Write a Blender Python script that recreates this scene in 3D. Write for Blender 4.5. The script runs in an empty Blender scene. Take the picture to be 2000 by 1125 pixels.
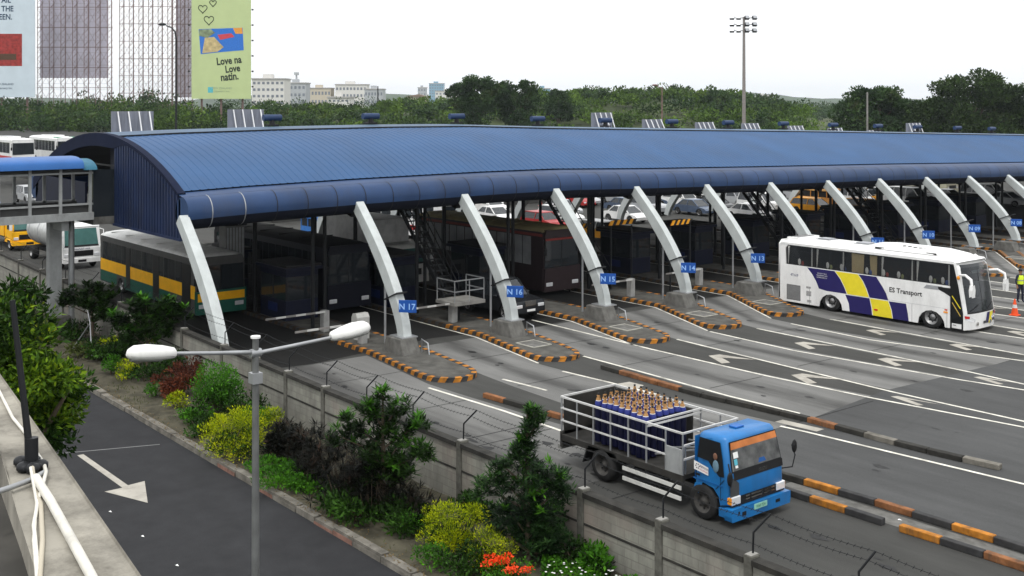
import bpy, bmesh, math, random
from mathutils import Vector, Matrix
from mathutils.geometry import tessellate_polygon
R_ = random.Random(7)
sc = bpy.context.scene
COL = sc.collection
rad = math.radians
# ---------------------------------------------------------------- camera
# world X = direction of traffic, world Y = along the toll plaza, metres
HC = 10.4
TH = rad(50.88)
cam = bpy.data.cameras.new('camera'); camo = bpy.data.objects.new('camera', cam); COL.objects.link(camo)
camo.location = (0, 0, HC); camo.rotation_euler = (rad(90), 0, TH)
cam.sensor_width = 36; cam.lens = 2190 / 2000 * 36; cam.shift_y = -(562.5 - 200) / 2000
cam.clip_start = 0.1; cam.clip_end = 9000
sc.camera = camo
# ---------------------------------------------------------------- sky and sun
CLOUD = 9.5; ZEN = 1.75
SUN_EL, SUN_AZ = rad(52), rad(150)
w = bpy.data.worlds.new('World'); sc.world = w; w.use_nodes = True
nt = w.node_tree; nt.nodes.clear()
sky = nt.nodes.new('ShaderNodeTexSky'); sky.sky_type = 'NISHITA'; sky.sun_disc = False
sky.sun_elevation = SUN_EL; sky.sun_rotation = SUN_AZ; sky.air_density = 1.0; sky.dust_density = 5.0; sky.ozone_density = 1.0
hs = nt.nodes.new('ShaderNodeHueSaturation'); hs.inputs['Saturation'].default_value = 0.1; hs.inputs['Value'].default_value = 1.0
bg = nt.nodes.new('ShaderNodeBackground'); bg.inputs['Strength'].default_value = 0.14
wo = nt.nodes.new('ShaderNodeOutputWorld')
cl = nt.nodes.new('ShaderNodeTexNoise'); cl.inputs['Scale'].default_value = 1.6; cl.inputs['Detail'].default_value = 5
cr = nt.nodes.new('ShaderNodeValToRGB'); cr.color_ramp.elements[0].color = (.86,.88,.9,1); cr.color_ramp.elements[1].color = (.98,.98,.98,1)
cm = nt.nodes.new('ShaderNodeMixRGB'); cm.blend_type = 'MIX'; cm.inputs[0].default_value = .88      # thick cloud deck over the sky
cs = nt.nodes.new('ShaderNodeVectorMath'); cs.operation = 'SCALE'; 
geo = nt.nodes.new('ShaderNodeTexCoord'); sx = nt.nodes.new('ShaderNodeSeparateXYZ'); nt.links.new(geo.outputs['Generated'], sx.inputs[0])
mr = nt.nodes.new('ShaderNodeMapRange'); mr.inputs['From Min'].default_value = .05; mr.inputs['From Max'].default_value = 1; mr.inputs['To Min'].default_value = CLOUD; mr.inputs['To Max'].default_value = CLOUD*ZEN   # an overcast sky is brightest overhead
nt.links.new(sx.outputs[2], mr.inputs[0]); nt.links.new(mr.outputs[0], cs.inputs['Scale'])
nt.links.new(sky.outputs[0], hs.inputs['Color']); nt.links.new(hs.outputs[0], cm.inputs[1]); nt.links.new(cl.outputs[0], cr.inputs[0]); nt.links.new(cr.outputs[0], cs.inputs[0]); nt.links.new(cs.outputs[0], cm.inputs[2]); nt.links.new(cm.outputs[0], bg.inputs[0]); nt.links.new(bg.outputs[0], wo.inputs[0])
sl = bpy.data.lights.new('sun', 'SUN'); sl.energy = 1.45; sl.angle = rad(10); sl.color = (1, 0.97, 0.92)
so = bpy.data.objects.new('sun', sl); COL.objects.link(so)
# light comes from behind and right of the camera, high up
so.rotation_euler = Vector((0.3, -0.4, 1.0)).to_track_quat('Z', 'Y').to_euler()
so.location = (0, 0, 60)
sc.view_settings.view_transform = 'Standard'; sc.view_settings.look = 'None'
sc.view_settings.exposure = 0.0; sc.view_settings.gamma = 1.0; sc.view_settings.use_curve_mapping = False
# ---------------------------------------------------------------- camera-plane maths used to turn measured pixels into places
CR = (math.cos(TH), math.sin(TH)); CF = (-math.sin(TH), math.cos(TH))
def G(x, y, z=0.0):
    s = (x - 1000) / 2190.; t = -(y - 200) / 2190.
    k = (z - HC) / t
    return ((s * CR[0] + CF[0]) * k, (s * CR[1] + CF[1]) * k)
def AT(x, Y):            # ground position at picture column x and depth Y
    s = (x - 1000) / 2190.
    return ((s * CR[0] + CF[0]) * Y, (s * CR[1] + CF[1]) * Y)
def ZY(y, Y): return HC - (y - 200) * Y / 2190.
# ---------------------------------------------------------------- mesh builder
class MB:
    def __init__(s): s.v = []; s.f = []; s.m = []; s.sm = []; s.mats = []; s.T = None
    def add(s, vs, fs, mat, smooth=False):
        b = len(s.v)
        if s.T: vs = [s.T @ Vector(p) for p in vs]
        s.v += [tuple(p) for p in vs]
        if mat not in s.mats: s.mats.append(mat)
        k = s.mats.index(mat)
        for f in fs: s.f.append(tuple(i + b for i in f)); s.m.append(k); s.sm.append(smooth)
    def box(s, x0, x1, y0, y1, z0, z1, mat):
        v = [(x0,y0,z0),(x1,y0,z0),(x1,y1,z0),(x0,y1,z0),(x0,y0,z1),(x1,y0,z1),(x1,y1,z1),(x0,y1,z1)]
        s.add(v, [(0,3,2,1),(4,5,6,7),(0,1,5,4),(1,2,6,5),(2,3,7,6),(3,0,4,7)], mat)
    def beam(s, p0, p1, w, h, mat, up=(0,0,1)):
        p0 = Vector(p0); p1 = Vector(p1); d = (p1 - p0).normalized(); up = Vector(up)
        sd = d.cross(up)
        if sd.length < 1e-4: sd = Vector((1,0,0))
        sd.normalize(); u = sd.cross(d).normalized(); sd *= w / 2; u *= h / 2
        v = [p0-sd-u, p0+sd-u, p0+sd+u, p0-sd+u, p1-sd-u, p1+sd-u, p1+sd+u, p1-sd+u]
        s.add(v, [(0,1,2,3),(7,6,5,4),(0,4,5,1),(1,5,6,2),(2,6,7,3),(3,7,4,0)], mat)
    def loft(s, rings, mat, caps=True, smooth=True, closed=True):
        n = len(rings[0]); v = [p for r in rings for p in r]; f = []
        for i in range(len(rings) - 1):
            for j in range(n if closed else n - 1):
                a = i*n+j; b = i*n+(j+1) % n
                f.append((a, b, b+n, a+n))
        s.add(v, f, mat, smooth)
        if caps and closed:
            s.add(rings[0], [tuple(range(n))[::-1]], mat); s.add(rings[-1], [tuple(range(n))], mat)
    def cyl(s, p0, p1, r0, mat, r1=None, n=10, caps=True):
        s.tube([p0, p1], [r0, r0 if r1 is None else r1], mat, n, caps)
    def tube(s, pts, r, mat, n=8, caps=True):
        pts = [Vector(p) for p in pts]
        if not isinstance(r, (list, tuple)): r = [r] * len(pts)
        rings = []; prev = None
        for i, p in enumerate(pts):
            d = (pts[min(i+1, len(pts)-1)] - pts[max(i-1, 0)]).normalized()
            if prev is None:
                q = Vector((0,0,1)) if abs(d.z) < 0.9 else Vector((1,0,0)); x = d.cross(q).normalized()
            else:
                x = (prev - d * prev.dot(d)).normalized()
            prev = x; y = d.cross(x)
            rings.append([p + (x*math.cos(2*math.pi*k/n) + y*math.sin(2*math.pi*k/n)) * r[i] for k in range(n)])
        s.loft(rings, mat, caps)
    def poly(s, pts, axis, c0, c1, mat):
        """2-D outline extruded along an axis: 'y' outline in (x,z), 'x' outline in (y,z), 'z' outline in (x,y)"""
        def mk(p, c): return {'y': (p[0], c, p[1]), 'x': (c, p[0], p[1]), 'z': (p[0], p[1], c)}[axis]
        n = len(pts); tri = tessellate_polygon([[Vector((p[0], p[1], 0)) for p in pts]])
        s.add([mk(p, c0) for p in pts] + [mk(p, c1) for p in pts],
              [tuple(t) for t in tri] + [tuple(i + n for i in t[::-1]) for t in tri] + [(i, (i+1) % n, (i+1) % n + n, i + n) for i in range(n)], mat)
    def sheet(s, pts, z, mat): # flat polygon at height z
        tri = tessellate_polygon([[Vector((p[0], p[1], 0)) for p in pts]])
        fs = []
        for t in tri:
            a, b, c = (pts[i] for i in t)
            cr = (b[0]-a[0])*(c[1]-a[1]) - (b[1]-a[1])*(c[0]-a[0])
            fs.append(tuple(t) if cr > 0 else tuple(t[::-1]))
        s.add([(p[0], p[1], z) for p in pts], fs, mat)
    def strip(s, c, wd, z, mat): # painted line along a path
        vs = []; fs = []
        for i, p in enumerate(c):
            a = Vector(c[max(i-1, 0)]); b = Vector(c[min(i+1, len(c)-1)]); d = (b - a).normalized(); nrm = Vector((-d.y, d.x)) * wd / 2
            vs += [(p[0]+nrm.x, p[1]+nrm.y, z), (p[0]-nrm.x, p[1]-nrm.y, z)]
            if i: k = 2*i; fs.append((k-2, k-1, k+1, k))
        s.add(vs, fs, mat)
    def ball(s, c, r, mat, n=10, m=6):
        if not isinstance(r, (tuple, list)): r = (r, r, r)
        rings = []
        for i in range(m + 1):
            t = math.pi * (0.02 + 0.96 * i / m)
            rings.append([(c[0]+r[0]*math.sin(t)*math.cos(2*math.pi*k/n), c[1]+r[1]*math.sin(t)*math.sin(2*math.pi*k/n), c[2]-r[2]*math.cos(t)) for k in range(n)])
        s.loft(rings, mat)
    def build(s, name, parent=None, loc=None, bevel=0, rot=None):
        me = bpy.data.meshes.new(name); me.from_pydata(s.v, [], s.f)
        for m in s.mats: me.materials.append(m)
        me.polygons.foreach_set('material_index', s.m); me.polygons.foreach_set('use_smooth', s.sm)
        me.update()
        o = bpy.data.objects.new(name, me); COL.objects.link(o)
        if parent: o.parent = parent
        if loc: o.location = loc
        if rot: o.rotation_euler = rot
        if bevel:
            b = o.modifiers.new('bevel', 'BEVEL'); b.width = bevel; b.segments = 2; b.limit_method = 'ANGLE'; b.angle_limit = rad(40)
        return o
def tag(o, label=None, cat=None, group=None, kind=None):
    if label: o['label'] = label
    if cat: o['category'] = cat
    if group: o['group'] = group
    if kind: o['kind'] = kind
    return o
def thing(name, label, cat, loc=(0,0,0), rz=0, group=None):
    o = bpy.data.objects.new(name, None); COL.objects.link(o); o.location = loc; o.rotation_euler = (0,0,rz); o.empty_display_size = .3
    return tag(o, label, cat, group)
def copy_tree(o, parent=None):
    c = o.copy(); COL.objects.link(c)
    if parent: c.parent = parent
    for ch in KIDS.get(o.name, [x for x in bpy.data.objects if x.parent == o]): copy_tree(ch, c)
    return c
KIDS = {}
def cache(o):
    KIDS[o.name] = [x for x in bpy.data.objects if x.parent == o]
    for c in KIDS[o.name]: cache(c)
def dup(o, label, loc, rz=0, scale=None, group=None):
    if o.name not in KIDS: cache(o)
    c = copy_tree(o); c.location = loc; c.rotation_euler = (0,0,rz); c['label'] = label
    if scale: c.scale = scale if isinstance(scale, (tuple, list)) else (scale,)*3
    if group: c['group'] = group
    return c
_tx = {}
def text(mb, s, org, right, up, size, mat, off=0.004, fat=0.0, align='CENTER', shear=0, sx=1.0):
    key = (s, fat, shear)
    if key not in _tx:
        cu = bpy.data.curves.new('t', 'FONT'); cu.body = s; cu.size = 1; cu.offset = fat; cu.shear = shear; cu.resolution_u = 2
        o = bpy.data.objects.new('t', cu); COL.objects.link(o)
        me = bpy.data.meshes.new_from_object(o.evaluated_get(bpy.context.evaluated_depsgraph_get()))
        _tx[key] = ([tuple(v.co) for v in me.vertices], [tuple(p.vertices) for p in me.polygons])
        bpy.data.objects.remove(o); bpy.data.curves.remove(cu); bpy.data.meshes.remove(me)
    vs, fs = _tx[key]
    x0 = min(v[0] for v in vs); x1 = max(v[0] for v in vs)
    cx = (x0 + x1) / 2 if align == 'CENTER' else x0
    right = Vector(right).normalized(); up = Vector(up).normalized(); n = right.cross(up); org = Vector(org) + n * off
    mb.add([org + right * (v[0]-cx) * size * sx + up * v[1] * size for v in vs], fs, mat)
# ---------------------------------------------------------------- materials
def lin(c): return tuple((x/12.92 if x <= .04045 else ((x+.055)/1.055)**2.4) for x in c) + (1,)
_m = {}
def M(name, col, rough=.6, metal=0, var=.12, vs=3.0, bump=0, bs=30., dirt=0, spec=.2, stretch=None):
    """procedural material, col is the linear base colour"""
    if name in _m: return _m[name]
    m = bpy.data.materials.new(name); m.use_nodes = True; nt = m.node_tree; N = nt.nodes; L = nt.links
    p = N['Principled BSDF']; p.inputs['Roughness'].default_value = rough; p.inputs['Metallic'].default_value = metal
    p.inputs['Specular IOR Level'].default_value = spec
    tc = N.new('ShaderNodeTexCoord'); mp = N.new('ShaderNodeMapping'); L.new(tc.outputs['Object'], mp.inputs[0])
    if stretch: mp.inputs['Scale'].default_value = stretch
    no = N.new('ShaderNodeTexNoise'); no.inputs['Scale'].default_value = vs; no.inputs['Detail'].default_value = 6; L.new(mp.outputs[0], no.inputs[0])
    r = N.new('ShaderNodeValToRGB'); r.color_ramp.elements[0].position = .3; r.color_ramp.elements[1].position = .7
    c = col[:3]
    r.color_ramp.elements[0].color = tuple(x*(1-var) for x in c) + (1,); r.color_ramp.elements[1].color = tuple(min(1, x*(1+var)) for x in c) + (1,)
    L.new(no.outputs[0], r.inputs[0]); out = r.outputs[0]
    if dirt:
        n2 = N.new('ShaderNodeTexNoise'); n2.inputs['Scale'].default_value = vs*.7; n2.inputs['Detail'].default_value = 9; n2.inputs['Roughness'].default_value = .75
        m2 = N.new('ShaderNodeMapping'); m2.inputs['Scale'].default_value = (1, 1, .35); m2.inputs['Location'].default_value = (3, 7, 1)
        L.new(tc.outputs['Object'], m2.inputs[0]); L.new(m2.outputs[0], n2.inputs[0])
        r2 = N.new('ShaderNodeValToRGB'); r2.color_ramp.elements[0].position = .48; r2.color_ramp.elements[1].position = .72
        r2.color_ramp.elements[0].color = (0,0,0,1); r2.color_ramp.elements[1].color = (dirt,)*3 + (1,)
        L.new(n2.outputs[0], r2.inputs[0])
        mx = N.new('ShaderNodeMixRGB'); mx.inputs[2].default_value = (.045, .04, .033, 1)
        L.new(r2.outputs[0], mx.inputs[0]); L.new(out, mx.inputs[1]); out = mx.outputs[0]
    L.new(out, p.inputs['Base Color'])
    if bump:
        n3 = N.new('ShaderNodeTexNoise'); n3.inputs['Scale'].default_value = bs; n3.inputs['Detail'].default_value = 4; L.new(tc.outputs['Object'], n3.inputs[0])
        b = N.new('ShaderNodeBump'); b.inputs['Strength'].default_value = bump; b.inputs['Distance'].default_value = .02
        L.new(n3.outputs[0], b.inputs['Height']); L.new(b.outputs[0], p.inputs['Normal'])
    _m[name] = m
    return m
def leafmat(name, cols, rough=.55, scale=.6, isl=.45):
    if name in _m: return _m[name]
    m = bpy.data.materials.new(name); m.use_nodes = True; nt = m.node_tree; N = nt.nodes; L = nt.links
    p = N['Principled BSDF']; p.inputs['Roughness'].default_value = rough; p.inputs['Specular IOR Level'].default_value = .06
    g = N.new('ShaderNodeNewGeometry'); tc = N.new('ShaderNodeTexCoord'); no = N.new('ShaderNodeTexNoise'); no.inputs['Scale'].default_value = scale; no.inputs['Detail'].default_value = 2
    L.new(tc.outputs['Object'], no.inputs[0])
    a = N.new('ShaderNodeMath'); a.operation = 'MULTIPLY_ADD'; a.inputs[1].default_value = isl; L.new(g.outputs['Random Per Island'], a.inputs[0])
    b = N.new('ShaderNodeMath'); b.operation = 'MULTIPLY_ADD'; b.inputs[1].default_value = 1.3+(.45-isl)*1.6; b.inputs[2].default_value = -.38-(.45-isl)*.3; L.new(no.outputs[0], b.inputs[0]); L.new(b.outputs[0], a.inputs[2])
    r = N.new('ShaderNodeValToRGB'); els = r.color_ramp.elements
    while len(els) < len(cols): els.new(.5)
    for i, c in enumerate(cols): els[i].position = .1 + .8 * i / (len(cols)-1); els[i].color = tuple(c) + (1,)
    L.new(a.outputs[0], r.inputs[0]); L.new(r.outputs[0], p.inputs['Base Color'])
    tr = N.new('ShaderNodeBsdfTranslucent'); L.new(r.outputs[0], tr.inputs[0]); mx = N.new('ShaderNodeMixShader'); mx.inputs[0].default_value = .18
    L.new(p.outputs[0], mx.inputs[1]); L.new(tr.outputs[0], mx.inputs[2]); L.new(mx.outputs[0], N['Material Output'].inputs[0])
    _m[name] = m
    return m
def glass(name, col=(.02,.025,.03), alpha=.35, rough=.04):
    """dark tinted pane: mostly reflective, lets some of what is behind show"""
    if name in _m: return _m[name]
    m = bpy.data.materials.new(name); m.use_nodes = True; nt = m.node_tree; N = nt.nodes; L = nt.links
    p = N['Principled BSDF']; p.inputs['Base Color'].default_value = tuple(col) + (1,); p.inputs['Roughness'].default_value = rough
    n = N.new('ShaderNodeTexNoise'); n.inputs['Scale'].default_value = 1.5; b = N.new('ShaderNodeBump'); b.inputs['Strength'].default_value = .05
    L.new(n.outputs[0], b.inputs['Height']); L.new(b.outputs[0], p.inputs['Normal'])
    t = N.new('ShaderNodeBsdfTransparent'); mx = N.new('ShaderNodeMixShader'); mx.inputs[0].default_value = alpha
    L.new(p.outputs[0], mx.inputs[1]); L.new(t.outputs[0], mx.inputs[2]); L.new(mx.outputs[0], N['Material Output'].inputs[0])
    _m[name] = m
    return m
WHITE = M('white_paint', (.74,.74,.73), .3, var=.06, dirt=.25, vs=1.2, spec=.4)
OFFW = M('off_white_paint', (.6,.6,.57), .45, var=.1, dirt=.35, vs=1.5)
BLACK = M('black_plastic', (.012,.012,.013), .5)
RUBBER = M('tyre_rubber', (.02,.02,.02), .85, var=.3)
STEEL = M('galvanised_steel', (.33,.34,.35), .45, .5, var=.15, dirt=.2)
DSTEEL = M('dark_steel', (.02,.021,.023), .5, .4)
RIM = M('wheel_metal', (.25,.25,.25), .4, .7, dirt=.5, vs=8)
CHROME = M('chrome', (.6,.6,.6), .15, 1)
CONC = M('concrete', (.22,.215,.2), .9, var=.2, vs=2, bump=.4, dirt=.45)
DCONC = M('dark_concrete', (.12,.118,.11), .9, var=.3, vs=3, bump=.4, dirt=.6)
BLUEROOF = M('blue_steel_roof', (.019,.067,.165), .6, .0, var=.1, vs=.35, dirt=.12, spec=.3)
BLUETUBE = M('blue_fascia_tube', (.017,.042,.108), .5, .0, var=.22, vs=.5, dirt=.35, spec=.25)
BLUEWALL = M('blue_gable_cladding', (.011,.021,.06), .6, .0, var=.2, vs=.8, dirt=.3)
NAVY = M('navy_booth_panel', (.005,.007,.022), .5, var=.2)
GLASSD = glass('dark_glass', alpha=.12)
GLASSM = glass('clear_glass', (.05,.06,.06), alpha=.55)
LAMP_Y = M('amber_lens', (.8,.3,.03), .2)
LAMP_R = M('red_lens', (.5,.02,.02), .2)
LAMP_W = M('headlight_lens', (.75,.76,.78), .1, .3)
YEL = M('yellow_paint', (.72,.6,.03), .4, var=.06)
ORANGE = M('orange_kerb_paint', (.38,.15,.02), .8, var=.35, vs=4, dirt=.75, bump=.2)
BLACKK = M('black_kerb_paint', (.035,.035,.036), .8, var=.3, vs=4, bump=.2, dirt=.3)
WORNORANGE = M('worn_orange_paint', (.2,.085,.035), .85, var=.4, vs=3, dirt=.9, bump=.3)
RED = M('red_paint', (.42,.025,.025), .35)
BARK = M('bark', (.09,.07,.05), .9, var=.3, vs=6, bump=.5)
def wheel_mb(r, w, side, mat=RUBBER, rim=RIM, truck=False):
    """wheel round the Y axis at the origin, outer face towards side*Y; returns tyre and rim builders"""
    t = MB(); n = 24; prof = [(r*.62, -w/2), (r*.9, -w/2), (r*.98, -w*.36), (r, -w*.2), (r, w*.2), (r*.98, w*.36), (r*.9, w/2), (r*.62, w/2)]
    t.loft([[(p[0]*math.cos(2*math.pi*k/n), p[1], p[0]*math.sin(2*math.pi*k/n)) for k in range(n)] for p in prof], mat, caps=False)
    m = MB(); s = side
    prof = [(r*.62, w*.5*s), (r*.56, w*.42*s), (r*.5, w*.2*s), (r*.28, w*(.08 if truck else .3)*s), (r*.2, w*(.3 if truck else .34)*s), (.01, w*(.36 if truck else .34)*s)]
    m.loft([[(p[0]*math.cos(2*math.pi*k/n), p[1], p[0]*math.sin(2*math.pi*k/n)) for k in range(n)] for p in prof], rim, caps=False)
    m.loft([[(p[0]*math.cos(2*math.pi*k/n), p[1], p[0]*math.sin(2*math.pi*k/n)) for k in range(n)] for p in [(r*.62, -w*.5*s), (.02, -w*.3*s)]], BLACK, caps=False)
    for k in range(8 if truck else 5):
        a = 2*math.pi*k/(8 if truck else 5)
        if truck: m.cyl((r*.4*math.cos(a), w*.12*s, r*.4*math.sin(a)), (r*.4*math.cos(a), w*.2*s, r*.4*math.sin(a)), r*.06, BLACK, n=6)
        else: m.beam((r*.12*math.cos(a), w*.37*s, r*.12*math.sin(a)), (r*.55*math.cos(a), w*.42*s, r*.55*math.sin(a)), r*.13, .02, BLACK, up=(0,1,0))
    return t, m
def wheels(parent, xs, y, r, w, truck=False, rim=None):
    cache_ = {}
    for x in xs:
        for s in (-1, 1):
            if s not in cache_:
                t, m = wheel_mb(r, w, s, truck=truck, rim=rim or RIM)
                o = t.build('wheel', parent, (x, s*y, r)); q = m.build('rim', o); cache_[s] = (o, q)
            else:
                o0, q0 = cache_[s]; o = o0.copy(); COL.objects.link(o); o.location = (x, s*y, r); q = q0.copy(); COL.objects.link(q); q.parent = o
# ================================================================= GROUND
def interp(x, tab):
    if x <= tab[0][0]: return tab[0][1]
    for (x0, y0), (x1, y1) in zip(tab, tab[1:]):
        if x <= x1: return y0 + (y1-y0)*(x-x0)/(x1-x0)
    (x0, y0), (x1, y1) = tab[-2:]
    return y1 + (y1-y0)/(x1-x0)*(x-x1)
def ground_mat():
    m = M('field_ground', (.06,.07,.03), .95, var=.5, vs=.03, bump=.3)
    return m
g = MB(); g.box(-6000, 600, -600, 6000, -1.2, -0.35, ground_mat()); tag(g.build('ground'), kind='structure')
def asphalt(name, col, stretch=(.15,1,1), speck=.25, vs=1.6):
    m = bpy.data.materials.new(name); m.use_nodes = True; nt = m.node_tree; N = nt.nodes; L = nt.links
    p = N['Principled BSDF']; p.inputs['Roughness'].default_value = .85; p.inputs['Specular IOR Level'].default_value = .1
    tc = N.new('ShaderNodeTexCoord'); mp = N.new('ShaderNodeMapping'); mp.inputs['Scale'].default_value = stretch; L.new(tc.outputs['Object'], mp.inputs[0])
    n1 = N.new('ShaderNodeTexNoise'); n1.inputs['Scale'].default_value = vs; n1.inputs['Detail'].default_value = 8; n1.inputs['Roughness'].default_value = .65; L.new(mp.outputs[0], n1.inputs[0])
    n2 = N.new('ShaderNodeTexNoise'); n2.inputs['Scale'].default_value = 45; n2.inputs['Detail'].default_value = 2; L.new(tc.outputs['Object'], n2.inputs[0])
    n3 = N.new('ShaderNodeTexNoise'); n3.inputs['Scale'].default_value = .25; n3.inputs['Detail'].default_value = 4; L.new(tc.outputs['Object'], n3.inputs[0])
    def mul(a, k, c):
        q = N.new('ShaderNodeMath'); q.operation = 'MULTIPLY_ADD'; q.inputs[1].default_value = k; q.inputs[2].default_value = c; L.new(a, q.inputs[0]); return q.outputs[0]
    a = mul(n1.outputs[0], .8, .6); b = mul(n2.outputs[0], speck*2, 1-speck); c = mul(n3.outputs[0], .6, .7)
    q = N.new('ShaderNodeMath'); q.operation = 'MULTIPLY'; L.new(a, q.inputs[0]); L.new(b, q.inputs[1])
    q2 = N.new('ShaderNodeMath'); q2.operation = 'MULTIPLY'; L.new(q.outputs[0], q2.inputs[0]); L.new(c, q2.inputs[1])
    last = q2.outputs[0]
    at = N.new('ShaderNodeAttribute'); at.attribute_name = 'lane'; at.attribute_type = 'GEOMETRY'
    # oil-darkened centre of each lane: 'lane' runs -1..1 across the lane
    ab = N.new('ShaderNodeMath'); ab.operation = 'ABSOLUTE'; L.new(at.outputs['Fac'], ab.inputs[0])
    wob = mul(n1.outputs[0], .5, -.25); ad = N.new('ShaderNodeMath'); ad.operation = 'ADD'; L.new(ab.outputs[0], ad.inputs[0]); L.new(wob, ad.inputs[1])
    r = N.new('ShaderNodeValToRGB'); r.color_ramp.elements[0].position = .05; r.color_ramp.elements[0].color = (.5,.5,.5,1); r.color_ramp.elements[1].position = .4; r.color_ramp.elements[1].color = (1,1,1,1)
    L.new(ad.outputs[0], r.inputs[0])
    q3 = N.new('ShaderNodeMath'); q3.operation = 'MULTIPLY'; L.new(last, q3.inputs[0]); L.new(r.outputs[0], q3.inputs[1])
    # cracks
    vo = N.new('ShaderNodeTexVoronoi'); vo.feature = 'DISTANCE_TO_EDGE'; vo.inputs['Scale'].default_value = .35; L.new(tc.outputs['Object'], vo.inputs[0])
    rc = N.new('ShaderNodeValToRGB'); rc.color_ramp.elements[0].position = 0; rc.color_ramp.elements[0].color = (.93,.93,.93,1); rc.color_ramp.elements[1].position = .005; rc.color_ramp.elements[1].color = (1,1,1,1); L.new(vo.outputs['Distance'], rc.inputs[0])
    q4 = N.new('ShaderNodeMath'); q4.operation = 'MULTIPLY'; L.new(q3.outputs[0], q4.inputs[0]); L.new(rc.outputs[0], q4.inputs[1])
    mx = N.new('ShaderNodeVectorMath'); mx.operation = 'SCALE'; mx.inputs[0].default_value = col; L.new(q4.outputs[0], mx.inputs['Scale'])
    L.new(mx.outputs[0], p.inputs['Base Color'])
    bm = N.new('ShaderNodeBump'); bm.inputs['Strength'].default_value = .25; bm.inputs['Distance'].default_value = .01; L.new(n2.outputs[0], bm.inputs['Height']); L.new(bm.outputs[0], p.inputs['Normal'])
    return m
ASPH = asphalt('plaza_asphalt', (.052,.052,.049), speck=.35); ASPH2 = asphalt('fresh_asphalt', (.027,.0275,.0295), stretch=(1,1,1), speck=.35)
LANEC = asphalt('lane_concrete', (.14,.139,.134), speck=.25); ASPH3 = asphalt('outer_asphalt', (.063,.064,.064), speck=.35)
def flat(o, val=5.0):
    a = o.data.attributes.new('lane', 'FLOAT', 'POINT'); a.data.foreach_set('value', [val]*len(o.data.vertices))
m = MB(); m.box(-330, 60, 17.3, 175, -.3, 0, ASPH); o = m.build('plaza_pavement'); flat(o); tag(o, kind='structure')
m = MB(); m.box(-330, 60, -1.5, 13.7, -.3, 0, ASPH2); o = m.build('access_road'); flat(o); tag(o, kind='structure')
# canopy shade put into near-black asphalt, along with oil wear at the booths
m = MB(); m.sheet([(-62,17.6),(-40.2,17.6),(-39.6,22),(-40.6,28.5),(-39.6,34),(-40.4,40),(-39.7,46),(-40.5,60),(-40,120),(-62,120)], .0015, asphalt('shaded_oily_asphalt', (.017,.017,.0165))); o = m.build('shaded_stained_pavement'); flat(o); tag(o, kind='structure')
# darker resurfaced asphalt down-traffic of the plaza
m = MB(); m.sheet([(-22.9,35.9),(-22.4,30.9),(-22.4,25.8),(55,27.5),(55,120),(-22.3,120),(-22.3,44.7)], .0055, ASPH3); o = m.build('outer_pavement'); flat(o); tag(o, kind='structure')
# lanes: bounds (y low, y high) at islands' noses and under the canopy
BC = [25.7, 31.4, 37.1, 42.8, 48.4, 54.1, 59.8, 65.5, 71.2, 76.9, 82.6, 88.3]      # island centres under the roof
BN = [24.9, 30.1, 35.4, 40.1, 44.6, 49.4, 54.2, 59.0, 63.8, 68.6, 73.4, 78.2]      # island centres at the nose
def IC(i, x): # island centre line
    if i < 0: return interp(x, [(-60, 18.1), (-38, 17.9), (-33, 17.5)])
    return interp(x, [(-60, BC[i]), (-39.5, BC[i]), (-33.5, BN[i]), (-27, BN[i]), (-22.4, BN[i]+.25), (-17.5, BN[i]+.35), (-10, BN[i]+.8)])
for i in range(-1, 11):
    m = MB(); xs = [-39.5,-38,-36,-34,-32,-30,-28,-26,-24,-22.42]; vs = []; fs = []; at = []; K = 12
    hw0 = .2 if i < 0 else 1.18
    for a, x in enumerate(xs):
        y0 = IC(i, x) + hw0 ; y1 = IC(i+1, x) - 1.25
        if x > -33: 
            y0 = IC(i, x) + (hw0 if i < 0 else interp(x, [(-33,1.1),(-22.4,.55)])); y1 = IC(i+1, x) - interp(x, [(-33,1.15),(-22.4,.65)])
        for k in range(K+1):
            vs.append((x, y0 + (y1-y0)*k/K, .003)); at.append(-1 + 2*k/K)
            if a and k: q = a*(K+1)+k; fs.append((q-K-2, q-1, q, q-K-1))
    m.add(vs, fs, LANEC); o = m.build('lane_surface'); A = o.data.attributes.new('lane', 'FLOAT', 'POINT'); A.data.foreach_set('value', at); tag(o, kind='structure')
    # polygon winding check is not needed: both faces render
# painted lines and chevrons
PAINT = M('road_paint', (.62,.6,.53), .7, var=.2, vs=2, dirt=.75, bump=.1); PAINTW = M('fresh_road_paint', (.34,.32,.28), .7, var=.15, vs=2, dirt=.5)
m = MB(); Z = .009
def ln(pts, wd=.12): m.strip(pts, wd, Z, PAINT)
ln([(-41,34.55),(-33,34.35),(-27,34.4),(-22.6,34.7),(-17.5,35.35),(-8,36.55),(4,38)])
ln([(-33.6,36.65),(-28,36.3),(-22.6,36.0),(-17.8,36.0),(-8,36.75),(4,38.2)])
ln([(-33.8,39.06),(-29,38.8),(-22,39.54),(-19.8,39.93),(-12,40.9),(2,42.6)])
ln([(-32.9,41.26),(-22.4,40.97),(-20.2,40.75),(-12,41.1),(2,42.8)])
ln([(-32.6,43.4),(-28.2,43.14),(-22,44.4),(-14,45.6),(0,47)])
ln([(-32.1,45.76),(-22.5,45.5),(-14,45.9),(0,47.3)])
ln([(-32.4,28.87),(-30,29.07),(-27.6,29.2)]); ln([(-22.5,29.4),(-21.6,29.52),(-14.9,30.08),(-7,30.9),(3,32)])
ln([(-33.8,31.25),(-30.5,31.16),(-26,31.0),(-23,31.1)])
ln([(-33.6,23.41),(-29.5,23.62),(-26.4,23.6),(-21,24.0)]); ln([(-32.9,26.3),(-31.4,26.45),(-30.6,26.5)])
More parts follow.
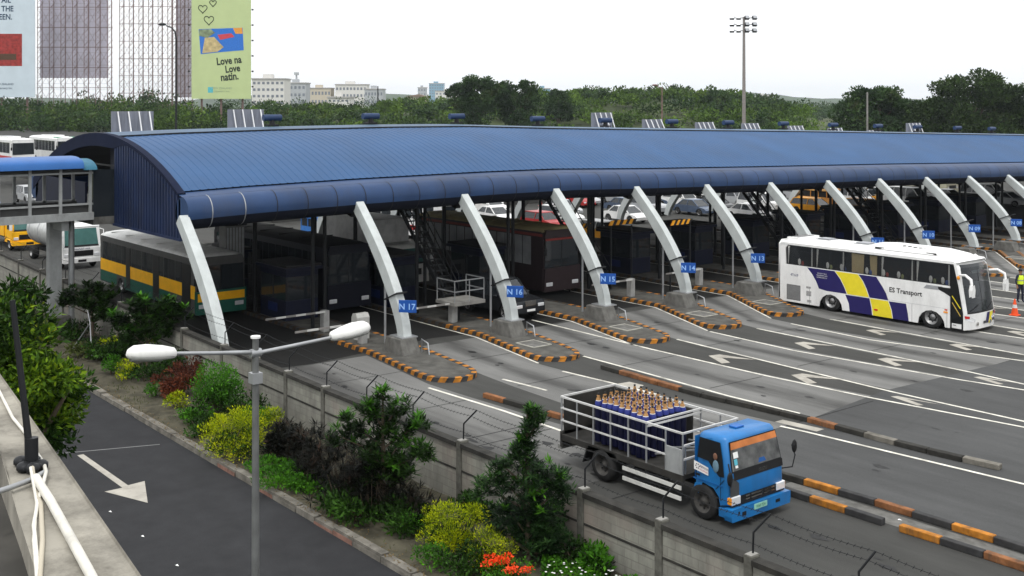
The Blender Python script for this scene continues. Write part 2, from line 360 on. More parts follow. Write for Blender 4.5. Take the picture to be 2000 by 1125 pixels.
for i in range(5, 11):
    c = BN[i]; ln([(-33,c-1.15),(-28,c-1.1),(-22,c-.6),(-14,c+.1),(0,c+1)]); ln([(-33,c+1.15),(-22,c+.9),(-14,c+.5),(0,c+1.3)])
for i in range(0, 11):
    if i != 0: ln([(-60, IC(i,-60)-1.32), (-39.5, IC(i,-40)-1.32), (-34, IC(i,-34)-1.2)], .09)
def chev(x, c, w0, w1, l0, l1):
    """V mark pointing up-traffic; apex at x, arms reach the two lines"""
    m.sheet([(x, c-w0*.1), (x+l0, c-w0), (x+l0+.1, c-w0*.45), (x+l0*.45, c+.08), (x+l1, c+w1), (x+.12, c+w1*.55)], Z+.001, PAINTW)
for c, y in (((-30.6), 35.35), ((-26.45), 35.3), ((-22.3), 35.42), (-17.6, 35.7)): chev(c, y, .72 if c < -25 else .38, .85 if c < -25 else .36, 1.25, 1.7)
for c, y in ((-29.9, 40.1), (-25.9, 40.2), (-21.9, 40.35)): chev(c, y, .6 if c < -25 else .38, .8 if c < -25 else .4, 1.15, 1.5)
for c, y in ((-29.5, 44.85), (-25.5, 44.95), (-21.6, 45.1)): chev(c, y, .5, .65, 1.05, 1.3)
for i in (5,6,7):
    for c in (-29.3,-25.3,-21.3): chev(c, BN[i]+.15, .45, .6, 1, 1.3)
m.sheet([(-29.7,28.95),(-28.6,29.0),(-28.9,29.75),(-29.6,29.7)], Z+.001, PAINTW); m.sheet([(-22.9,29.65),(-21.4,29.8),(-21.4,30.2),(-22.9,30.05)], Z+.001, PAINTW)
tag(m.build('road_marking'), kind='structure')
m = MB(); m.sheet([(-33.7,10.9),(-30.1,10.93),(-30.1,10.45),(-28.55,11.03),(-30.25,11.6),(-30.2,11.12),(-33.7,11.08)][::-1], .006, PAINTW)
m.strip([(-34.6,9.5),(-33.2,13.2)], .06, .006, M('faded_paint', (.16,.16,.16), .8)); tag(m.build('direction_arrow_marking'), kind='structure')
# joints between road slabs, patches and oil drips
m = MB(); JM = M('road_joint_seal', (.018,.018,.018), .9, var=.3); r = random.Random(21)
for i in range(-1, 11):
    for x in (-36.2, -31.6, -27.1):
        x_ = x + r.uniform(-.3,.3); m.strip([(x_, IC(i,x_)+(.3 if i < 0 else 1.2)), (x_+.1, IC(i+1,x_)-1.25)], .045, .0072, JM)
m.strip([(-22.4,29.6),(-22.35,34.4)], .06, .0076, JM); m.strip([(-27.8,17.4),(-27.7,23.4)], .05, .0072, JM); m.strip([(-21.2,17.4),(-21.1,23.9)], .05, .0072, JM); m.strip([(-12,25.7),(-11.6,60)], .05, .0076, JM)
tag(m.build('road_joint'), kind='structure')
m = MB(); OM = M('oil_stain', (.016,.016,.016), .6, var=.4, vs=8)
for k in range(150):
    i = r.randrange(-1, 8); x = r.uniform(-38,-18); c = (IC(i,x)+IC(i+1,x))/2 + r.gauss(0,.28)
    if r.random() < .25: x = r.uniform(-26,-9); c = 22.3+r.gauss(0,.5)
    rr = r.uniform(.03,.16); n = 9; m.add([(x+rr*r.uniform(.9,2.4)*math.cos(q*2*math.pi/n), c+rr*r.uniform(.6,1.1)*math.sin(q*2*math.pi/n), .0078+k*.000008) for q in range(n)], [tuple(range(n))], OM)
tag(m.build('oil_stain'), kind='structure')
# green strip between the access road and the wall
SOIL = M('strip_soil', (.06,.055,.038), .95, var=.45, vs=2.2, bump=1, bs=8)
m = MB(); vs = []; fs = []; nx, ny = 240, 14
for i in range(nx+1):
    for j in range(ny+1):
        x = -90 + 100*i/nx; y = 13.95 + 3.2*j/ny; vs.append((x, y, .09 + .05*math.sin(x*1.7+y*2)*math.sin(y*3.1+x*.6) + .07*R_.random()*(0 < j < ny) + .06*j/ny))
for i in range(nx):
    for j in range(ny): a = i*(ny+1)+j; fs.append((a, a+ny+1, a+ny+2, a+1))
m.add(vs, fs, SOIL, True); tag(m.build('planting_strip'), kind='structure')
KERBM = M('weathered_kerb', (.15,.14,.12), .9, var=.4, vs=2.5, bump=.6, dirt=.5); KERBR = M('faded_red_kerb', (.2,.11,.085), .9, var=.4, vs=3, bump=.5, dirt=.5)
m = MB(); x = -92; r = random.Random(3)
while x < 8:
    l = r.uniform(.9, 1.3); dz = r.uniform(-.03, .03); mt = KERBR if r.random() < .18 else KERBM
    m.box(x, x+l-.03, 13.7+r.uniform(-.015,.015), 13.92, -.02, .15+dz, KERBM)
    if r.random() < .75: m.box(x, x+l-.03, 13.672, 13.7-.016, -.02, .09+dz, mt)
    x += l
tag(m.build('road_kerb'), kind='structure')
# ================================================================= GREY BLOCK WALL with posts and barbed wire
def blockmat():
    m = bpy.data.materials.new('concrete_block_wall'); m.use_nodes = True; nt = m.node_tree; N = nt.nodes; L = nt.links; p = N['Principled BSDF']; p.inputs['Roughness'].default_value = .9
    tc = N.new('ShaderNodeTexCoord'); sp = N.new('ShaderNodeSeparateXYZ'); cb = N.new('ShaderNodeCombineXYZ'); L.new(tc.outputs['Object'], sp.inputs[0]); L.new(sp.outputs[0], cb.inputs[0]); L.new(sp.outputs[2], cb.inputs[1])
    br = N.new('ShaderNodeTexBrick'); br.inputs['Scale'].default_value = 1; br.inputs['Brick Width'].default_value = .42; br.inputs['Row Height'].default_value = .2; br.inputs['Mortar Size'].default_value = .012
    br.inputs['Color1'].default_value = (.24,.24,.205,1); br.inputs['Color2'].default_value = (.2,.196,.17,1); br.inputs['Mortar'].default_value = (.18,.175,.15,1); L.new(cb.outputs[0], br.inputs[0])
    n = N.new('ShaderNodeTexNoise'); n.inputs['Scale'].default_value = 1.1; n.inputs['Detail'].default_value = 8; n.inputs['Roughness'].default_value = .7; mp = N.new('ShaderNodeMapping'); mp.inputs['Scale'].default_value = (1.6,1,.6); L.new(tc.outputs['Object'], mp.inputs[0]); L.new(mp.outputs[0], n.inputs[0])
    r = N.new('ShaderNodeValToRGB'); r.color_ramp.elements[0].position = .42; r.color_ramp.elements[0].color = (0,0,0,1); r.color_ramp.elements[1].position = .68; r.color_ramp.elements[1].color = (.75,.75,.75,1); L.new(n.outputs[0], r.inputs[0])
    mx = N.new('ShaderNodeMixRGB'); mx.inputs[2].default_value = (.1,.095,.085,1); L.new(r.outputs[0], mx.inputs[0]); L.new(br.outputs[0], mx.inputs[1])
    n2 = N.new('ShaderNodeTexNoise'); n2.inputs['Scale'].default_value = .5; r2 = N.new('ShaderNodeValToRGB'); r2.color_ramp.elements[0].position = .55; r2.color_ramp.elements[0].color = (0,0,0,1); r2.color_ramp.elements[1].position = .7; r2.color_ramp.elements[1].color = (.35,.35,.35,1); L.new(tc.outputs['Object'], n2.inputs[0]); L.new(n2.outputs[0], r2.inputs[0])
    m3 = N.new('ShaderNodeMixRGB'); m3.inputs[2].default_value = (.28,.2,.17,1); L.new(r2.outputs[0], m3.inputs[0]); L.new(mx.outputs[0], m3.inputs[1]); L.new(m3.outputs[0], p.inputs['Base Color'])
    b = N.new('ShaderNodeBump'); b.inputs['Strength'].default_value = .5; b.inputs['Distance'].default_value = .02; L.new(br.outputs['Fac'], b.inputs['Height']); b.invert = True; L.new(b.outputs[0], p.inputs['Normal'])
    return m
BLOCK = blockmat(); CAPM = M('stained_wall_cap', (.03,.029,.026), .9, var=.4, vs=3, bump=.5, dirt=.5); POSTM = M('stained_post', (.1,.098,.085), .9, var=.4, vs=5, bump=.4, dirt=.6)
WY = 17.2
wall = thing('perimeter_wall', 'long grey concrete block wall with posts and barbed wire along the planting strip', 'wall', (0, WY, 0))
def wtop(x): return interp(x, [(-95,2.1),(-66,2.0),(-58,1.85),(-42,1.68),(-30,1.56),(5,1.5)])
posts = [-90.5,-87,-83.5,-80,-76.5,-73,-69.5,-66.1,-62.3,-58.6,-55,-51.3,-47.6,-44.2,-40.9,-37.4,-34.9,-32.6,-30.2,-27.9,-25.5,-23.2,-20.9,-18.6,-16.2,-13.85,-11.5,-9.1,-6.8,-4.4]
mb = MB()
for a, b in zip(posts, posts[1:]):
    mb.add([(a+.1,-.07,-.1),(b-.1,-.07,-.1),(b-.1,-.07,wtop(b)),(a+.1,-.07,wtop(a)),(a+.1,.07,-.1),(b-.1,.07,-.1),(b-.1,.07,wtop(b)),(a+.1,.07,wtop(a))],[(0,1,2,3),(5,4,7,6),(0,4,5,1),(1,5,6,2),(3,7,4,0)],BLOCK)
mb.build('block_panel', wall)
mb = MB()
for a, b in zip(posts, posts[1:]):
    for zz, hh, ww in ((0, .11, .13), (-.62, .05, .085)):
        za, zb = wtop(a)+zz, wtop(b)+zz
        mb.add([(a+.1,-ww,za),(b-.1,-ww,zb),(b-.1,-ww,zb+hh),(a+.1,-ww,za+hh),(a+.1,ww,za),(b-.1,ww,zb),(b-.1,ww,zb+hh),(a+.1,ww,za+hh)],[(0,1,2,3),(5,4,7,6),(0,4,5,1),(1,5,6,2),(3,7,4,0),(3,2,6,7)],CAPM)
mb.build('wall_cap', wall)
tips = []
for k, x in enumerate(posts):
    z = wtop(x) + .16
    p = MB(); p.box(-.1,.1,-.11,.15,-.1,z,POSTM); p.box(-.08,.08,-.1,.13,z,z+.02,CONC); p.build('post', wall, (x,0,0), bevel=.01)
    a = MB(); lean = R_.uniform(-.05,.08); a.tube([(0,.05,z-.1),(lean*.3,.05,z+.42),(lean+.18,.3,z+.78)], .022, DSTEEL, n=6); a.build('wire_arm', wall, (x,0,0))
    tips.append((x, lean, z))
wb = MB()
for (x0,l0,z0),(x1,l1,z1) in zip(tips, tips[1:]):
    for t in (.15,.55,.98):
        def pt(x,l,z): return Vector((x+l*.3+(l*.7+.18)*t, .05+.25*t, z+.42+.36*t)) if t > 0.3 else Vector((x+l*.2,.05,z+.2))
        A = pt(x0,l0,z0); B = pt(x1,l1,z1); pts = [A.lerp(B, q/6) - Vector((0,0,.05*math.sin(math.pi*q/6))) for q in range(7)]
        wb.tube(pts, .006, DSTEEL, n=4)
        n = 16
        for q in range(1, n):
            c = A.lerp(B, q/n) - Vector((0,0,.05*math.sin(math.pi*q/n))); wb.beam(c+Vector((-.01,-.02,-.025)), c+Vector((.01,.02,.025)), .008, .008, DSTEEL)
wb.build('barbed_wire', wall)
# ================================================================= TOLL ISLANDS
ISL = ['nearest','second','third','fourth','fifth','sixth','seventh','eighth','ninth','tenth','eleventh','twelfth']
LN = ['N17','N16','N15','N14','N13','N12','N11','N10','N09','N08','N07','N06']
for i in range(12):
    isl = thing('toll_island', 'lane island with black and orange kerb under the column %s' % ('signed ' + LN[i]), 'traffic island', (0, 0, 0), group='toll islands')
    # outline: straight sides then rounded nose
    pts = []
    hw = 1.13
    side = lambda x, s: (x, IC(i, x) + s*hw)
    xs = [-60,-56,-52,-48,-44,-41,-39.5,-38,-37,-36,-35.2]
    near = [side(x,-1) for x in xs]; far = [side(x,1) for x in xs]
    cy = IC(i,-34.6); noz = [(-34.75 + 1.25*math.cos(t), cy + 1.1*math.sin(t)) for t in [(-math.pi/2 + math.pi*k/10) for k in range(1, 10)]]
    outl = near + noz + far[::-1]
    m = MB(); inner = [(p[0], p[1] + (.2 if j < len(near) else (-.2 if j >= len(near)+len(noz) else 0))) for j, p in enumerate(outl)]
    inner = [((p[0]-.15, cy + (p[1]-cy)*.82) if len(near) <= j < len(near)+len(noz) else p) for j, p in enumerate(inner)]
    m.poly(inner, 'z', 0.01, .155, M('island_top', (.075,.073,.066), .9, var=.35, vs=2, bump=.4, dirt=.4)); m.build('island_slab', isl)
    # painted kerb: slanted stripes of equal arc length
    path = outl; k = MB(); pos = 0; seg = []
    L_ = [0]
    for a, b in zip(path, path[1:]): L_.append(L_[-1] + math.dist(a, b))
    def at(s):
        for j in range(len(path)-1):
            if s <= L_[j+1] or j == len(path)-2:
                t = (s-L_[j])/(L_[j+1]-L_[j]); return (path[j][0]+(path[j+1][0]-path[j][0])*t, path[j][1]+(path[j+1][1]-path[j][1])*t), Vector((path[j+1][0]-path[j][0], path[j+1][1]-path[j][1])).normalized()
    s = 0; n = 0; st = .29; hgt = .17
    seam = len(near)
    while s < L_[-1]-.02:
        e = min(s+st, L_[-1]); sk = .1
        (p0, d0), (p1, d1) = at(s), at(e); (q0, _), (q1, _) = at(max(0, s-sk)), at(max(0, e-sk))
        n0 = Vector((-d0.y, d0.x)); n1 = Vector((-d1.y, d1.x)); wi = .2
        # foot is shifted along the kerb so the stripes slant
        vs = [(q0[0],q0[1],0),(q1[0],q1[1],0),(p1[0],p1[1],hgt),(p0[0],p0[1],hgt),(p0[0]+n0.x*wi,p0[1]+n0.y*wi,hgt),(p1[0]+n1.x*wi,p1[1]+n1.y*wi,hgt),(p0[0]+n0.x*wi,p0[1]+n0.y*wi,.1),(p1[0]+n1.x*wi,p1[1]+n1.y*wi,.1)]
        k.add(vs, [(0,1,2,3),(3,2,5,4),(4,5,7,6)], (ORANGE if p0[0] > -42.5 else M('shaded_worn_kerb',(.05,.035,.022),.9,var=.5,dirt=.7)) if n % 2 == 0 else BLACKK)  # under the roof the orange is darkened for canopy shade as well as wear
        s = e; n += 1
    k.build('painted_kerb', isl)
    # concrete pedestal of the column and a manhole frame
    c = MB(); px, py = -38.6, IC(i,-38.6)
    vs = [(-.85,-.45,0),(.75,-.45,0),(.75,.45,0),(-.85,.45,0),(-.6,-.4,.62),(.45,-.4,.62),(.45,.4,.62),(-.6,.4,.62)]
    c.add(vs, [(0,1,5,4),(1,2,6,5),(2,3,7,6),(3,0,4,7),(4,5,6,7)], DCONC); c.build('column_pedestal', isl, (px, py, .15), bevel=.04)
    if i != 0:
        f = MB(); f.box(-.55,.55,-.45,.45,0,.02,DCONC)
        for b in ((-.6,.6,-.5,-.45),(-.6,.6,.45,.5),(-.6,-.55,-.45,.45),(.55,.6,-.45,.45)): f.box(*b,0,.03,M('worn_frame_paint',(.4,.39,.34),.8,dirt=.5))
        f.build('manhole_cover', isl, (-36.3, IC(i,-36.3), .155))
    # low pipe rail next to the foot
    f = MB(); f.tube([(0,0,0),(0,0,.55),(.45,0,.45),(.55,0,0)], .03, STEEL, n=6); f.build('guard_pipe', isl, (-38.0, py+.55, .15))
# ---------------------------------------------------------------- raised kerb rows (blocks) further on
def kerb_row(label, pts, seq, wd=.19, h=.17):
    t = thing('divider_kerb', label, 'kerb', (pts[0][0], pts[0][1], 0), group='raised divider kerbs'); s = 0; j = 0
    L_ = [0]
    for a, b in zip(pts, pts[1:]): L_.append(L_[-1]+math.dist(a, b))
    def at(s):
        for k in range(len(pts)-1):
            if s <= L_[k+1] or k == len(pts)-2:
                q = (s-L_[k])/(L_[k+1]-L_[k]); return Vector((pts[k][0]+(pts[k+1][0]-pts[k][0])*q-pts[0][0], pts[k][1]+(pts[k+1][1]-pts[k][1])*q-pts[0][1], 0))
    while s < L_[-1]-.3:
        ch = seq[j % len(seq)] if j < len(seq) else seq[-2:][j % 2]
        l = 1.06
        if ch == '_': s += .45; j += 1; continue
        a, b = at(s+.01), at(s+l-.01); mt = {'o': ORANGE, 'w': WORNORANGE, 'b': BLACKK, 'k': CAPM, 'g': KERBM}[ch]
        m = MB(); m.beam(a + Vector((0,0,h/2)), b + Vector((0, R_.uniform(-.02,.02), h/2)), wd, h, mt); m.build('kerb_block', t, bevel=.02); s += l; j += 1
kerb_row('black and orange kerb row starting left of the cylinder truck and passing behind it', [(-31.3,24.2),(-28.1,24.42),(-19.2,25.41),(-16.4,25.55),(-13.3,25.55),(-3,25.6)], 'wkkwkkwkkwkkobwbobgbgb')
kerb_row('front black and orange kerb row with a gap, running on ahead of the truck', [(-18.8,24.45),(-15.5,24.48),(-12.3,24.55),(-3,24.7)], 'bob_obwbob')
kerb_row('blackened kerb row with worn orange blocks between the truck and the coach', [(-31.75,30.38),(-26.8,30.16),(-22.58,30.55),(-18.2,30.51),(-15.7,30.75)], 'kwwwkkkkkwkgkkg_wk', wd=.25, h=.16)
m = MB(); m.sheet([(-19.0,24.58),(-3,24.82),(-3,25.48),(-19.0,25.3)], .008, DCONC); tag(m.build('median_surface'), kind='structure')
# ================================================================= CANOPY
ZO = [(16,-.25),(21,-.09),(26,-.01),(33,.03),(38,0),(44,-.2),(54,-.46),(68,-.78),(86,-1.27),(106,-1.8),(130,-2.5)]
def zo(y): return interp(y, ZO)
AP = -52.4
def prof(x, y, lift=0):  # roof height at traffic position x
    d = x - AP; Rr = 20.5
    return 9.08 - (Rr - math.sqrt(max(0, Rr*Rr - d*d))) + zo(y) + lift
Y0, Y1 = 17.9, 128
can = thing('toll_plaza_canopy', 'long arched blue metal canopy of the toll plaza on curved pale columns', 'canopy', (AP, Y0, 0))
def W(mb, name, par=can, off=(AP, Y0, 0), **k):
    o = mb.build(name, par, **k)
    if par is can: o.location = (-off[0], -off[1], 0)
    return o
def roofsheet(x0, x1, nx, lift, mat, rib=.36, rh=.018, name='roof_panel'):
    m = MB(); ys = []; y = Y0
    while y < Y1:
        ys += [(y, 0), (y+rib*.76, 0), (y+rib*.82, rh), (y+rib*.94, rh)]; y += rib
    ys.append((y, 0)); xs = [x0 + (x1-x0)*k/nx for k in range(nx+1)]
    vs = [(x, yy, prof(x, yy, lift) + h) for yy, h in ys for x in xs]; n = nx+1
    fs = [(a*n+b, (a+1)*n+b, (a+1)*n+b+1, a*n+b+1) for a in range(len(ys)-1) for b in range(nx)]
    m.add(vs, fs, mat); return W(m, name)
roofsheet(-50.9, -43.4, 12, 0, BLUEROOF); roofsheet(-61.8, -53.9, 10, 0, BLUEROOF)
m = MB(); ys = [Y0 + k*(Y1-Y0)/70 for k in range(71)]; xs = [-54.2,-53,-51.8,-50.6]
for lift in (.08, .02):
    m.add([(x, y, prof(x, y, lift)) for y in ys for x in xs], [(a*4+b, a*4+b+1, (a+1)*4+b+1, (a+1)*4+b) for a in range(70) for b in range(3)], M('ridge_cap_steel', (.04,.085,.15), .5, var=.15, vs=.4, dirt=.3))
for x in (-54.2, -50.6): m.add([(x, y, prof(x, y, l)) for y in ys for l in (.08, .0)], [(a*2, a*2+1, a*2+3, a*2+2) for a in range(70)], DSTEEL)
W(m, 'ridge_cap')
# soffit skin below
m = MB(); xs = [-61.6 + 18.6*k/12 for k in range(13)]
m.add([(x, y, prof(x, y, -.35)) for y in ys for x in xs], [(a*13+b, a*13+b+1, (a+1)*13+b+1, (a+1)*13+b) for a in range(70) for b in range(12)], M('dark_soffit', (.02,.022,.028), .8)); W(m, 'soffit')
# eave tubes with jointed bands
for nm, xc, sgn in (('eave_tube', -42.75, 1), ('eave_tube', -62.2, -1)):
    m = MB(); n = 20; rr = .66
    rings = [[(xc + rr*math.cos(2*math.pi*k/n), y, 6.17 + zo(y) + rr*math.sin(2*math.pi*k/n)) for k in range(n)] for y in ys]
    cutk = [k for k in range(n) if math.sin(2*math.pi*(k+.5)/n) < -.3]; TUBE_SHADE = M('shaded_underside', (.006,.008,.017), .8)  # shade under the tube is painted as a near-black lower colour
    m.add([p for q in rings for p in q], [(a*n+k, a*n+(k+1) % n, (a+1)*n+(k+1) % n, (a+1)*n+k) for a in range(len(ys)-1) for k in range(n) if k not in cutk], BLUETUBE, True)
    m.add([p for q in rings for p in q], [(a*n+k, a*n+(k+1) % n, (a+1)*n+(k+1) % n, (a+1)*n+k) for a in range(len(ys)-1) for k in cutk], TUBE_SHADE, True)
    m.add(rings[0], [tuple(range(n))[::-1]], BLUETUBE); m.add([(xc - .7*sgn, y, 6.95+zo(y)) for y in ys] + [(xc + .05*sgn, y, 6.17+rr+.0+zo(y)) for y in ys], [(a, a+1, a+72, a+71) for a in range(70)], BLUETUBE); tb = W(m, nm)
    y = Y0 + 1.0; j = 0
    while y < Y1:
        b = MB(); z = 6.17 + zo(y); r2 = rr + .012
        for d, r3 in ((0, r2),):
            b.loft([[(xc + r3*math.cos(2*math.pi*k/n), y+e, z + r3*math.sin(2*math.pi*k/n)) for k in range(n)] for e in (-.02, .02)], (STEEL if j < 2 else DSTEEL) if sgn > 0 else DSTEEL, caps=False)
        if sgn > 0 and y < 108: b.build('joint_band', tb)
        y += 1.42; j += 1
# gable end: arch fascia ring, cladding below, recessed opening for the footbridge
m = MB(); xs = [-62.4 + 19.3*k/24 for k in range(25)]
fd = lambda x: interp(x, [(-62,.5),(-50.5,.5),(-49,.05),(-43,.03)])
for a, b in zip(xs, xs[1:]):
    m.add([(a,Y0-.02,prof(a,Y0,.1)),(b,Y0-.02,prof(b,Y0,.1)),(b,Y0-.02,prof(b,Y0,-fd(b))),(a,Y0-.02,prof(a,Y0,-fd(a))),(a,Y0+.3,prof(a,Y0,.1)),(b,Y0+.3,prof(b,Y0,.1)),(b,Y0+.3,prof(b,Y0,-fd(b))),(a,Y0+.3,prof(a,Y0,-fd(a)))],[(3,2,1,0),(4,5,6,7),(0,1,5,4),(7,6,2,3)],M('navy_fascia',(.006,.01,.028),.8,spec=.1))
W(m, 'gable_fascia')
m = MB(); x = -50.3; st = .3
while x < -43.0:
    e = min(x+st, -42.9)
    for (a, b, d) in ((x, x+st*.6, 0), (x+st*.6, e, .05)):
        b = min(b, -42.9)
        if b > a: m.add([(a,Y0+d,4.95),(b,Y0+d,4.95),(b,Y0+d,prof(b,Y0,-.06)),(a,Y0+d,prof(a,Y0,-.06))],[(0,1,2,3)],BLUEWALL)
    m.add([(x+st*.6,Y0,4.95),(x+st*.6,Y0+.05,4.95),(x+st*.6,Y0+.05,prof(x+st*.6,Y0,-.06)),(x+st*.6,Y0,prof(x+st*.6,Y0,-.06))],[(0,1,2,3)],BLUEWALL); x += st
m.box(-50.4,-42.9,Y0-.03,Y0+.12,4.87,4.97,BLUEWALL); m.box(-50.35,-43.1,Y0+.14,Y0+.2,4.9,6.3,NAVY)
W(m, 'gable_cladding')
m = MB(); m.box(-54.2,-50.4,Y0+1.2,Y0+1.3,4.9,8.4,NAVY); m.box(-54.3,-50.4,Y0,Y0+1.2,4.9,5.0,DCONC); m.box(-62,-54.2,Y0,Y0+.1,4.9,6.6,NAVY)
for z in (6.1,7.5): m.box(-54,-50.4,Y0+.05,Y0+.12,z,z+.07,DSTEEL)
W(m, 'gable_opening')
# service tunnel under the roof
m = MB(); n = 20; yy = [Y0+1.3 + k*(Y1-Y0-1.3)/n for k in range(n+1)]
for a, b in zip(yy, yy[1:]):
    for (xa, xb, za, zb) in ((-54,-50.6,5.0,5.2),(-54,-53.9,5.2,7.4),(-50.7,-50.6,5.2,7.4)):
        v = [(xa,a,za+zo(a)),(xb,a,za+zo(a)),(xb,a,zb+zo(a)),(xa,a,zb+zo(a)),(xa,b,za+zo(b)),(xb,b,za+zo(b)),(xb,b,zb+zo(b)),(xa,b,zb+zo(b))]
        m.add(v,[(0,1,2,3),(7,6,5,4),(0,4,5,1),(1,5,6,2),(2,6,7,3),(3,7,4,0)],NAVY)
W(m, 'service_tunnel')
# curved box columns, both sides
COLP = M('pale_column_paint', (.45,.48,.475), .45, var=.08, vs=1.5, dirt=.22)
COLY = [17.75] + [b for b in BC] + [94, 99.7, 105.4, 111.1]
def column_mb(sgn, y, first=False):
    m = MB(); rings = []; zt = 6.0 + zo(y); n = 12
    for k in range(n+1):
        t = k/n; z = .75 + (zt-.75)*t; xx = .15 - 3.75*(t**1.45) if sgn > 0 else -(.15 - 3.75*(t**1.45))
        dz = 1.0; dx = -3.75*1.45*max(t,.01)**.45/(zt-.75)*sgn
        l = math.hypot(1, dx); tx, tz = dx/l, 1/l; nx_, nz_ = tz, -tx
        wdt = .3 + .06*math.sin(math.pi*min(1,t*1.1)); hy = .2
        c = (xx, z)
        rings.append([(c[0]+nx_*wdt*s*.8, q*hy, c[1]+nz_*wdt*s*.8) for s, q in ((-1,-1),(1,-1),(1,1),(-1,1))])
    m.loft(rings, COLP, smooth=False)
    return m
for j, y in enumerate(COLY):
    yb = y if j else 17.75
    for sgn, xb in ((1, -38.75), (-1, -66.2))[:2 if j else 1]:
        m = column_mb(sgn, y); o = m.build('column', can, bevel=.03); o.location = (xb-AP, y-Y0, 0)
        if j and sgn > 0:
            b = MB(); b.box(-.55,.55,-.26,.26,-.02,.02,DSTEEL); q = b.build('strap', o, rot=(0,rad(-22),0)); q.location = (-.55,0,2.35)
            b = MB(); b.box(-.5,.45,-.38,.38,0,.05,STEEL); q = b.build('foot_plate', o); q.location = (.1,0,.75)
        if not j and sgn > 0:
            b = MB(); b.box(-.02,.02,-.02,.02,.8,5.2,DSTEEL)
# inner steel: cross bracket at each column head
for j, y in enumerate(COLY[1:]):
    m = MB(); m.beam((-42.6,y,5.55+zo(y)),(-47,y,6.7+zo(y)),.25,.35,DSTEEL); m.beam((-62,y,5.55+zo(y)),(-57.6,y,6.7+zo(y)),.25,.35,DSTEEL); m.beam((-47,y,6.7+zo(y)),(-57.6,y,6.7+zo(y)),.25,.4,DSTEEL); W(m, 'cross_truss')
# thin service posts and cross pipes seen below the roof
for j, y in enumerate(BC):
    for (x, dy, r) in ((-45.2,-.6,.09),(-46.4,.7,.09),(-50.6,-.8,.11),(-57,.4,.1),(-40.4,.2,.05)):
        zt = prof(x, y, -.4) if x < -43.5 else 2.9
        m = MB(); m.cyl((x,y+dy,.15),(x,y+dy,zt),r,DSTEEL if x < -44 else STEEL,n=8); W(m, 'service_post')
# ---------------------------------------------------------------- roof ventilators
vent = thing('roof_ventilator', 'x', 'ventilator', (0,0,0), group='ventilators along the canopy ridge')
m = MB(); m.cyl((0,-.5,.38),(0,.5,.38),.17,BLUETUBE,n=14); m.build('vent_drum', vent)
m = MB(); m.cyl((0,0,0),(0,0,.3),.16,DSTEEL,r1=.12,n=10); m.box(-.25,.25,-.28,.28,-.05,.04,DSTEEL); m.build('vent_neck', vent)
VY = [27.0,32.97,38.85,45.07,50.86,57.19,63.11,69.51,75.83,82.09,88.05,94.6,100.7]
WHR = ['left end','beside the leftmost pale roof sign','second','third','fourth']
for k, y in enumerate(VY):
    lab = 'small blue drum ventilator on the canopy ridge, ' + ('nearest the left end' if k == 0 else '%s from the left' % ISL[k].replace('nearest','first') if k < 12 else 'at the far right end')
    loc = (-52.9, y, prof(-52.9, y, .16))
    if k == 0: vent.location = loc; vent['label'] = lab
    else: dup(vent, lab, loc)
# ---------------------------------------------------------------- lane sign boards standing on the far eave, seen from behind
LOUV = M('weathered_sign_back', (.22,.23,.26), .6, .2, var=.15, vs=2, dirt=.3, stretch=(1,3,.4))
def roof_sign(y, z0, h, wd, label):
    t = thing('roof_sign_board', label, 'sign board', (-60.0, y, z0), group='lane boards on the far roof edge')
    m = MB(); m.box(-.06, 0, 0, wd, 0, h, LOUV)
    for k in range(9): m.box(0, .02, wd*k/8-.02 if k else 0, wd*k/8+.02 if k < 8 else wd, 0, h, LOUV)
    m.build('board', t)
    for k in range(4):
        s = MB(); yy = wd*(.14 + .25*k); s.beam((.06,yy,h-.02),(.7,yy,-.1),.055,.055,WHITE); s.build('strut', t)
roof_sign(21.2, 8.3, 1.62, 2.3, 'grey roof sign board with white struts at the left end of the canopy, seen from behind')
roof_sign(27.85, 8.3, 1.7, 2.25, 'grey roof sign board with white struts behind the first ridge ventilator')
roof_sign(56.3, 8.2, 1.45, 2.1, 'white strutted roof sign board behind the ventilator at the middle of the canopy')
roof_sign(97.9, 7.0, 1.4, 2.5, 'white strutted roof sign board near the far right end of the canopy')
for k, y in enumerate((61.6, 67.6, 73.3, 79.4, 85.2, 91.3)): roof_sign(y, 7.8-.28*k+.25+(.12 if k > 1 else 0), 1.05, 2.2, 'low strutted roof sign board just showing above the ridge, %s of the low row' % ISL[k].replace('nearest','first'))
# ---------------------------------------------------------------- lane number signs strapped to the columns
SIGNB = M('sign_blue', (.012,.07,.3), .45, var=.08); SIGNW = M('sign_lettering', (.25,.42,.75), .5)
for i in range(12):
    t = thing('lane_sign', 'small blue sign reading %s strapped to a canopy column' % LN[i], 'lane sign', (-38.32, IC(i,-38.8), 2.1))
    m = MB(); m.box(-.03,.03,-.37,.37,-.25,.25,SIGNB); pn = m.build('panel', t, bevel=.01, rot=(0,0,rad(-50)))
    pn.location = (.25, -.12, 0)
    m = MB(); text(m, LN[i][0]+' '+LN[i][1:], (.03,0,-.12), (0,1,0), (0,0,1), .34, SIGNW, .006, fat=.02); m.build('lettering', pn)
    m = MB(); m.beam((-.35,0,.1),(.2,-.1,.1),.04,.04,STEEL); m.beam((-.35,0,-.1),(.2,-.1,-.1),.04,.04,STEEL); m.build('bracket', t)
